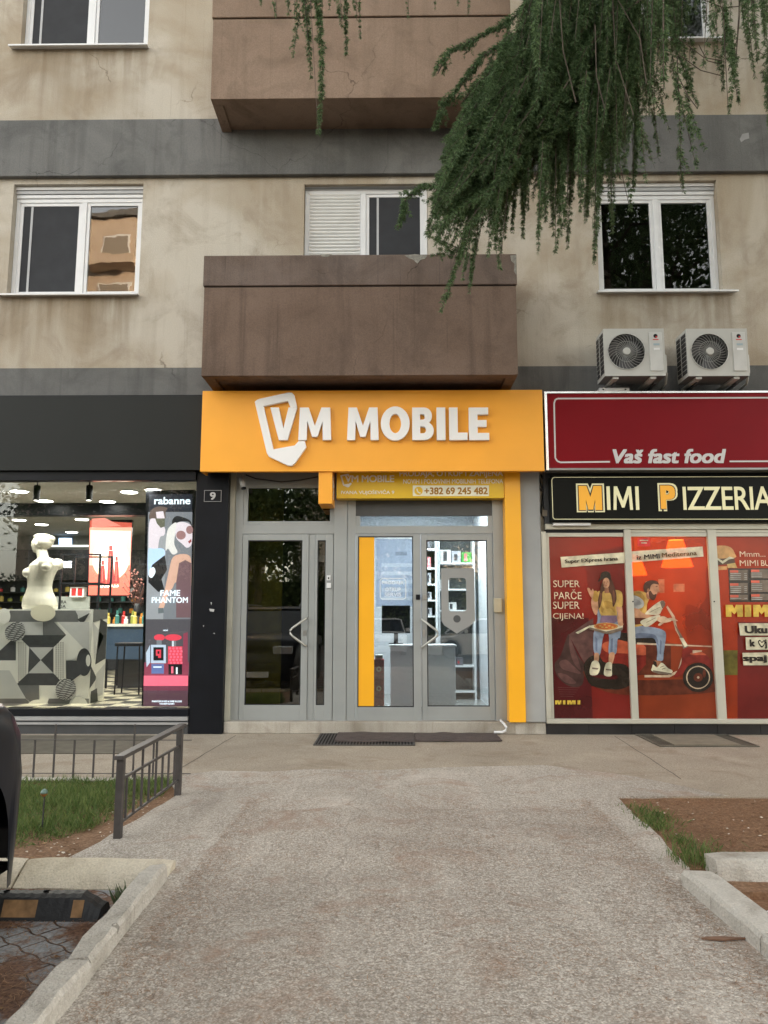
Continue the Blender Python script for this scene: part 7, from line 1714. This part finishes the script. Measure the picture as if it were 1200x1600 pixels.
mb.build('petal_litter', kind='stuff', label='small pale petals and paper flecks scattered over the ground', cat='litter', fix=False)
wx, wy = gr(1188,1430,-0.04)
vs = [(wx+random.uniform(-.01,.01)+0.045*i-0.07, wy+0.04*j-0.06, -0.045+0.03*random.random()) for j in range(4) for i in range(4)]
MB().add(vs, [(j*4+i, j*4+i+1, j*4+i+5, j*4+i+4) for j in range(3) for i in range(3)], white).build('crumpled_paper', label='crumpled white paper scrap behind the right kerb', cat='paper', fix=False)
lx, ly = gr(1128,1468,0.01)
MB().prism([(lx-0.09,ly),(lx-0.06,ly+0.018),(lx+0.02,ly+0.022),(lx+0.06,ly+0.012),(lx+0.12,ly+0.012),(lx+0.122,ly+0.006),(lx+0.05,ly-0.004),(lx+0.0,ly-0.016)], 0.009, 0.016, mat('dry_pod', (0.20,0.115,0.075), 0.7, var=0.2), 'z').build('dry_pod', label='reddish brown dry seed pod on the path beside the right kerb', cat='seed pod')

# ------------------------------------------------------------------ what stands behind the viewer (mirrored in the glass)
def block(name, label, x0, x1, y0, y1, h, m, cols, rows, zb=0):
    t = thing(name, label, 'building', ((x0+x1)/2, (y0+y1)/2, -0.06))
    MB().box(x0, x1, y0, y1, -0.06, h, m).build('wall', t)
    MB().box(x0-0.3, x1+0.3, y0-0.3, y1+0.3, h+0.002, h+0.4, band_m).build('roof', t)
    wm = mat('far_window', (0.30,0.26,0.21), 0.3, var=0)
    pw_ = (x1-x0)/cols; ph = (h-1)/rows
    for i in range(cols):
        for j in range(rows):
            cxw = x0+pw_*(i+0.5); zw = 0.6+ph*(j+0.5)
            f = MB().box(cxw-pw_*.28, cxw+pw_*.28, y1+0.001, y1+0.06, zw-ph*.27, zw+ph*.3, pvc).build('window', t)
            MB().box(cxw-pw_*.25, cxw+pw_*.25, y1+0.061, y1+0.07, zw-ph*.24, zw+ph*.27, wm).build('pane', f)
            if (i+j) % 2 == 0: MB().box(cxw-pw_*.42, cxw+pw_*.42, y1+0.001, y1+1.0, zw-ph*.47, zw-ph*.2 if False else zw-ph*.28, m).build('balcony', t)
    return t
block('apartment_tower', 'peach apartment tower across the street with its top in evening sun', -22, -9, -34, -25, 26, plaster('peach_plaster', (0.52,0.42,0.32), (0.58,0.48,0.38), (0.42,0.33,0.25), 0.3), 4, 8)
block('apartment_house', 'grey-beige apartment house across the street behind the viewer', -6, 16, -34, -26, 11, plaster('far_plaster', (0.42,0.40,0.36), (0.5,0.48,0.44), (0.3,0.28,0.25), 0.3), 7, 5)
def broadleaf(label, x, y, h, rad, n, seed):
    t = thing('street_tree', label, 'tree', (x, y, -0.06), 'leafy trees across the street behind the viewer'); r_ = np.random.default_rng(seed)
    MB().tube([(x,y,-0.06),(x+.1,y,h*.3),(x,y+.1,h*.55),(x,y,h*.85)], [.2,.16,.12,.05], bark, 10).build('trunk', t, smooth=True)
    b_ = MB()
    for i in range(10):
        a_ = r_.uniform(0,6.28); z0 = h*r_.uniform(.35,.7); b_.tube([(x,y,z0),(x+math.cos(a_)*rad*.7,y+math.sin(a_)*rad*.7,z0+rad*.5)], [.06,.02], bark, 6)
    b_.build('branch', t)
    cs = r_.normal(size=(60,3)); cs /= np.linalg.norm(cs, axis=1, keepdims=True); cs *= rad*r_.uniform(.3,1,(60,1)); cs[:,2] *= .9; cs += [x,y,h*.68]
    c = cs[r_.integers(0,60,n)]+r_.normal(size=(n,3))*rad*.17; d = r_.normal(size=(n,3)); d /= np.linalg.norm(d, axis=1, keepdims=True)
    blades('crown', c, c+d*0.22, np.full(n, 0.13), leaf_mat('street_leaf', (0.03,0.06,0.02), (0.09,0.13,0.04), 0.6, 0.3), t)
broadleaf('leafy tree across the street, left of the white hatchback', -6.2, -15, 9, 3.8, 20000, 1)
broadleaf('large leafy tree behind the viewer on the right', 7.8, -3, 19, 5.5, 13000, 2)
broadleaf('leafy tree behind the viewer in front of the grey-beige house', 1.0, -17, 9, 4.2, 20000, 3)
broadleaf('leafy tree far left behind the viewer beside the tower', -13, -13, 9, 3.3, 8000, 4)

HG = thing('hedge', 'dense dark hedge added across the street to darken the door reflections', 'hedge', (-2, -23, -0.06))  # unseen hedge, added to darken what the door glass mirrors
MB().box(-22, 17, -23.4, -22.6, -0.06, 3.4, mat('hedge_core', (0.02,0.035,0.012), 0.9)).build('branches', HG)
n = 16000; c = np.stack([rng.uniform(-22,17,n), -22.55+rng.normal(size=n)*.12, rng.uniform(0,3.7,n)], 1); d = rng.normal(size=(n,3)); d /= np.linalg.norm(d, axis=1, keepdims=True)
blades('foliage', c, c+d*0.25, np.full(n, 0.15), leaf_mat('hedge_leaf', (0.03,0.06,0.02), (0.08,0.12,0.04), 0.6, 0.2), HG)

# small wear marks
ch = mat('bare_concrete', (0.24,0.23,0.20), 0.95, var=0.3, scale=30)
mb = MB()
for pts in ([(632,399),(648,397),(668,399),(664,404),(657,406),(652,412),(646,406),(638,403)],[(797,399),(807,398),(807,430),(803,424),(804,412),(799,408)],[(500,398),(520,397),(512,401),(503,401)]):
    mb.flat([(at(x,y,8.933)[0], 8.9335, at(x,y,8.933)[1]) for x, y in pts], ch)
mb.build('chipped_edge', [o for o in bpy.data.objects if o.name.startswith('coping')][0], fix=False)
mb = MB(); mb.flat([(at(x,y,9.62)[0], 9.6235, at(x,y,9.62)[1]) for x, y in ((1156,217),(1160,209),(1170,207),(1171,216),(1164,218),(1158,222))], mat('pale_patch', (0.30,0.30,0.30), 0.9)); mb.build('paint_patch', B, fix=False)
mb = MB()
for pts in ([(327,951),(335,952),(334,956),(328,955)],[(317,977),(319,977),(318,980)],[(333,989),(336,989),(335,991)],[(329,941),(331,941),(330,946)]):
    mb.flat([(at(x,y,9.698)[0], 9.6985, at(x,y,9.698)[1]) for x, y in pts], mat('sticker_rest', (0.45,0.45,0.45), 0.8))
mb.build('sticker_remnants', B, fix=False)

# dead leaves and clods in the beds and along the kerbs
lm = leaf_mat('dead_leaf', (0.12,0.06,0.03), (0.38,0.24,0.13), 0.8, 0)
def flats(name, x, y, z, s0, s1, m, label, cat):
    mb = MB()
    for a_, b_ in zip(x, y):
        s_ = random.uniform(s0, s1); t_ = random.uniform(0, 6.28); n_ = 7
        mb.flat([(a_+s_*math.cos(t_+i*6.283/n_)*random.uniform(.5,1), b_+s_*math.sin(t_+i*6.283/n_)*random.uniform(.3,.8), z+random.uniform(0,s_*0.5)) for i in range(n_)], m)
    mb.build(name, kind='stuff', label=label, cat=cat, fix=False)
x, y = scatter(150, 1.85, 4.0, 4.6, 6.35); flats('dead_leaves', x, y, -0.006, 0.008, 0.026, lm, 'dead brown leaves in the right planting bed', 'dead leaves')
x, y = scatter(110, -2.8, -1.36, 2.4, 4.0); flats('dead_leaves', x, y, -0.046, 0.006, 0.020, lm, 'dead brown leaves on the pavers of the parking bay', 'dead leaves')
x, y = scatter(120, -2.6, -1.9, 4.65, 5.2); flats('dead_leaves', x, y, 0.0, 0.006, 0.020, lm, 'dead leaves on the bare edge of the grass bed', 'dead leaves')
x, y = scatter(900, 1.80, 4.2, 4.5, 6.4); flats('soil_clods', x, y, -0.008, 0.004, 0.014, leaf_mat('clod', (0.10,0.05,0.028), (0.26,0.15,0.09), 0.9, 0), 'small clods and bark bits in the right planting bed', 'soil')
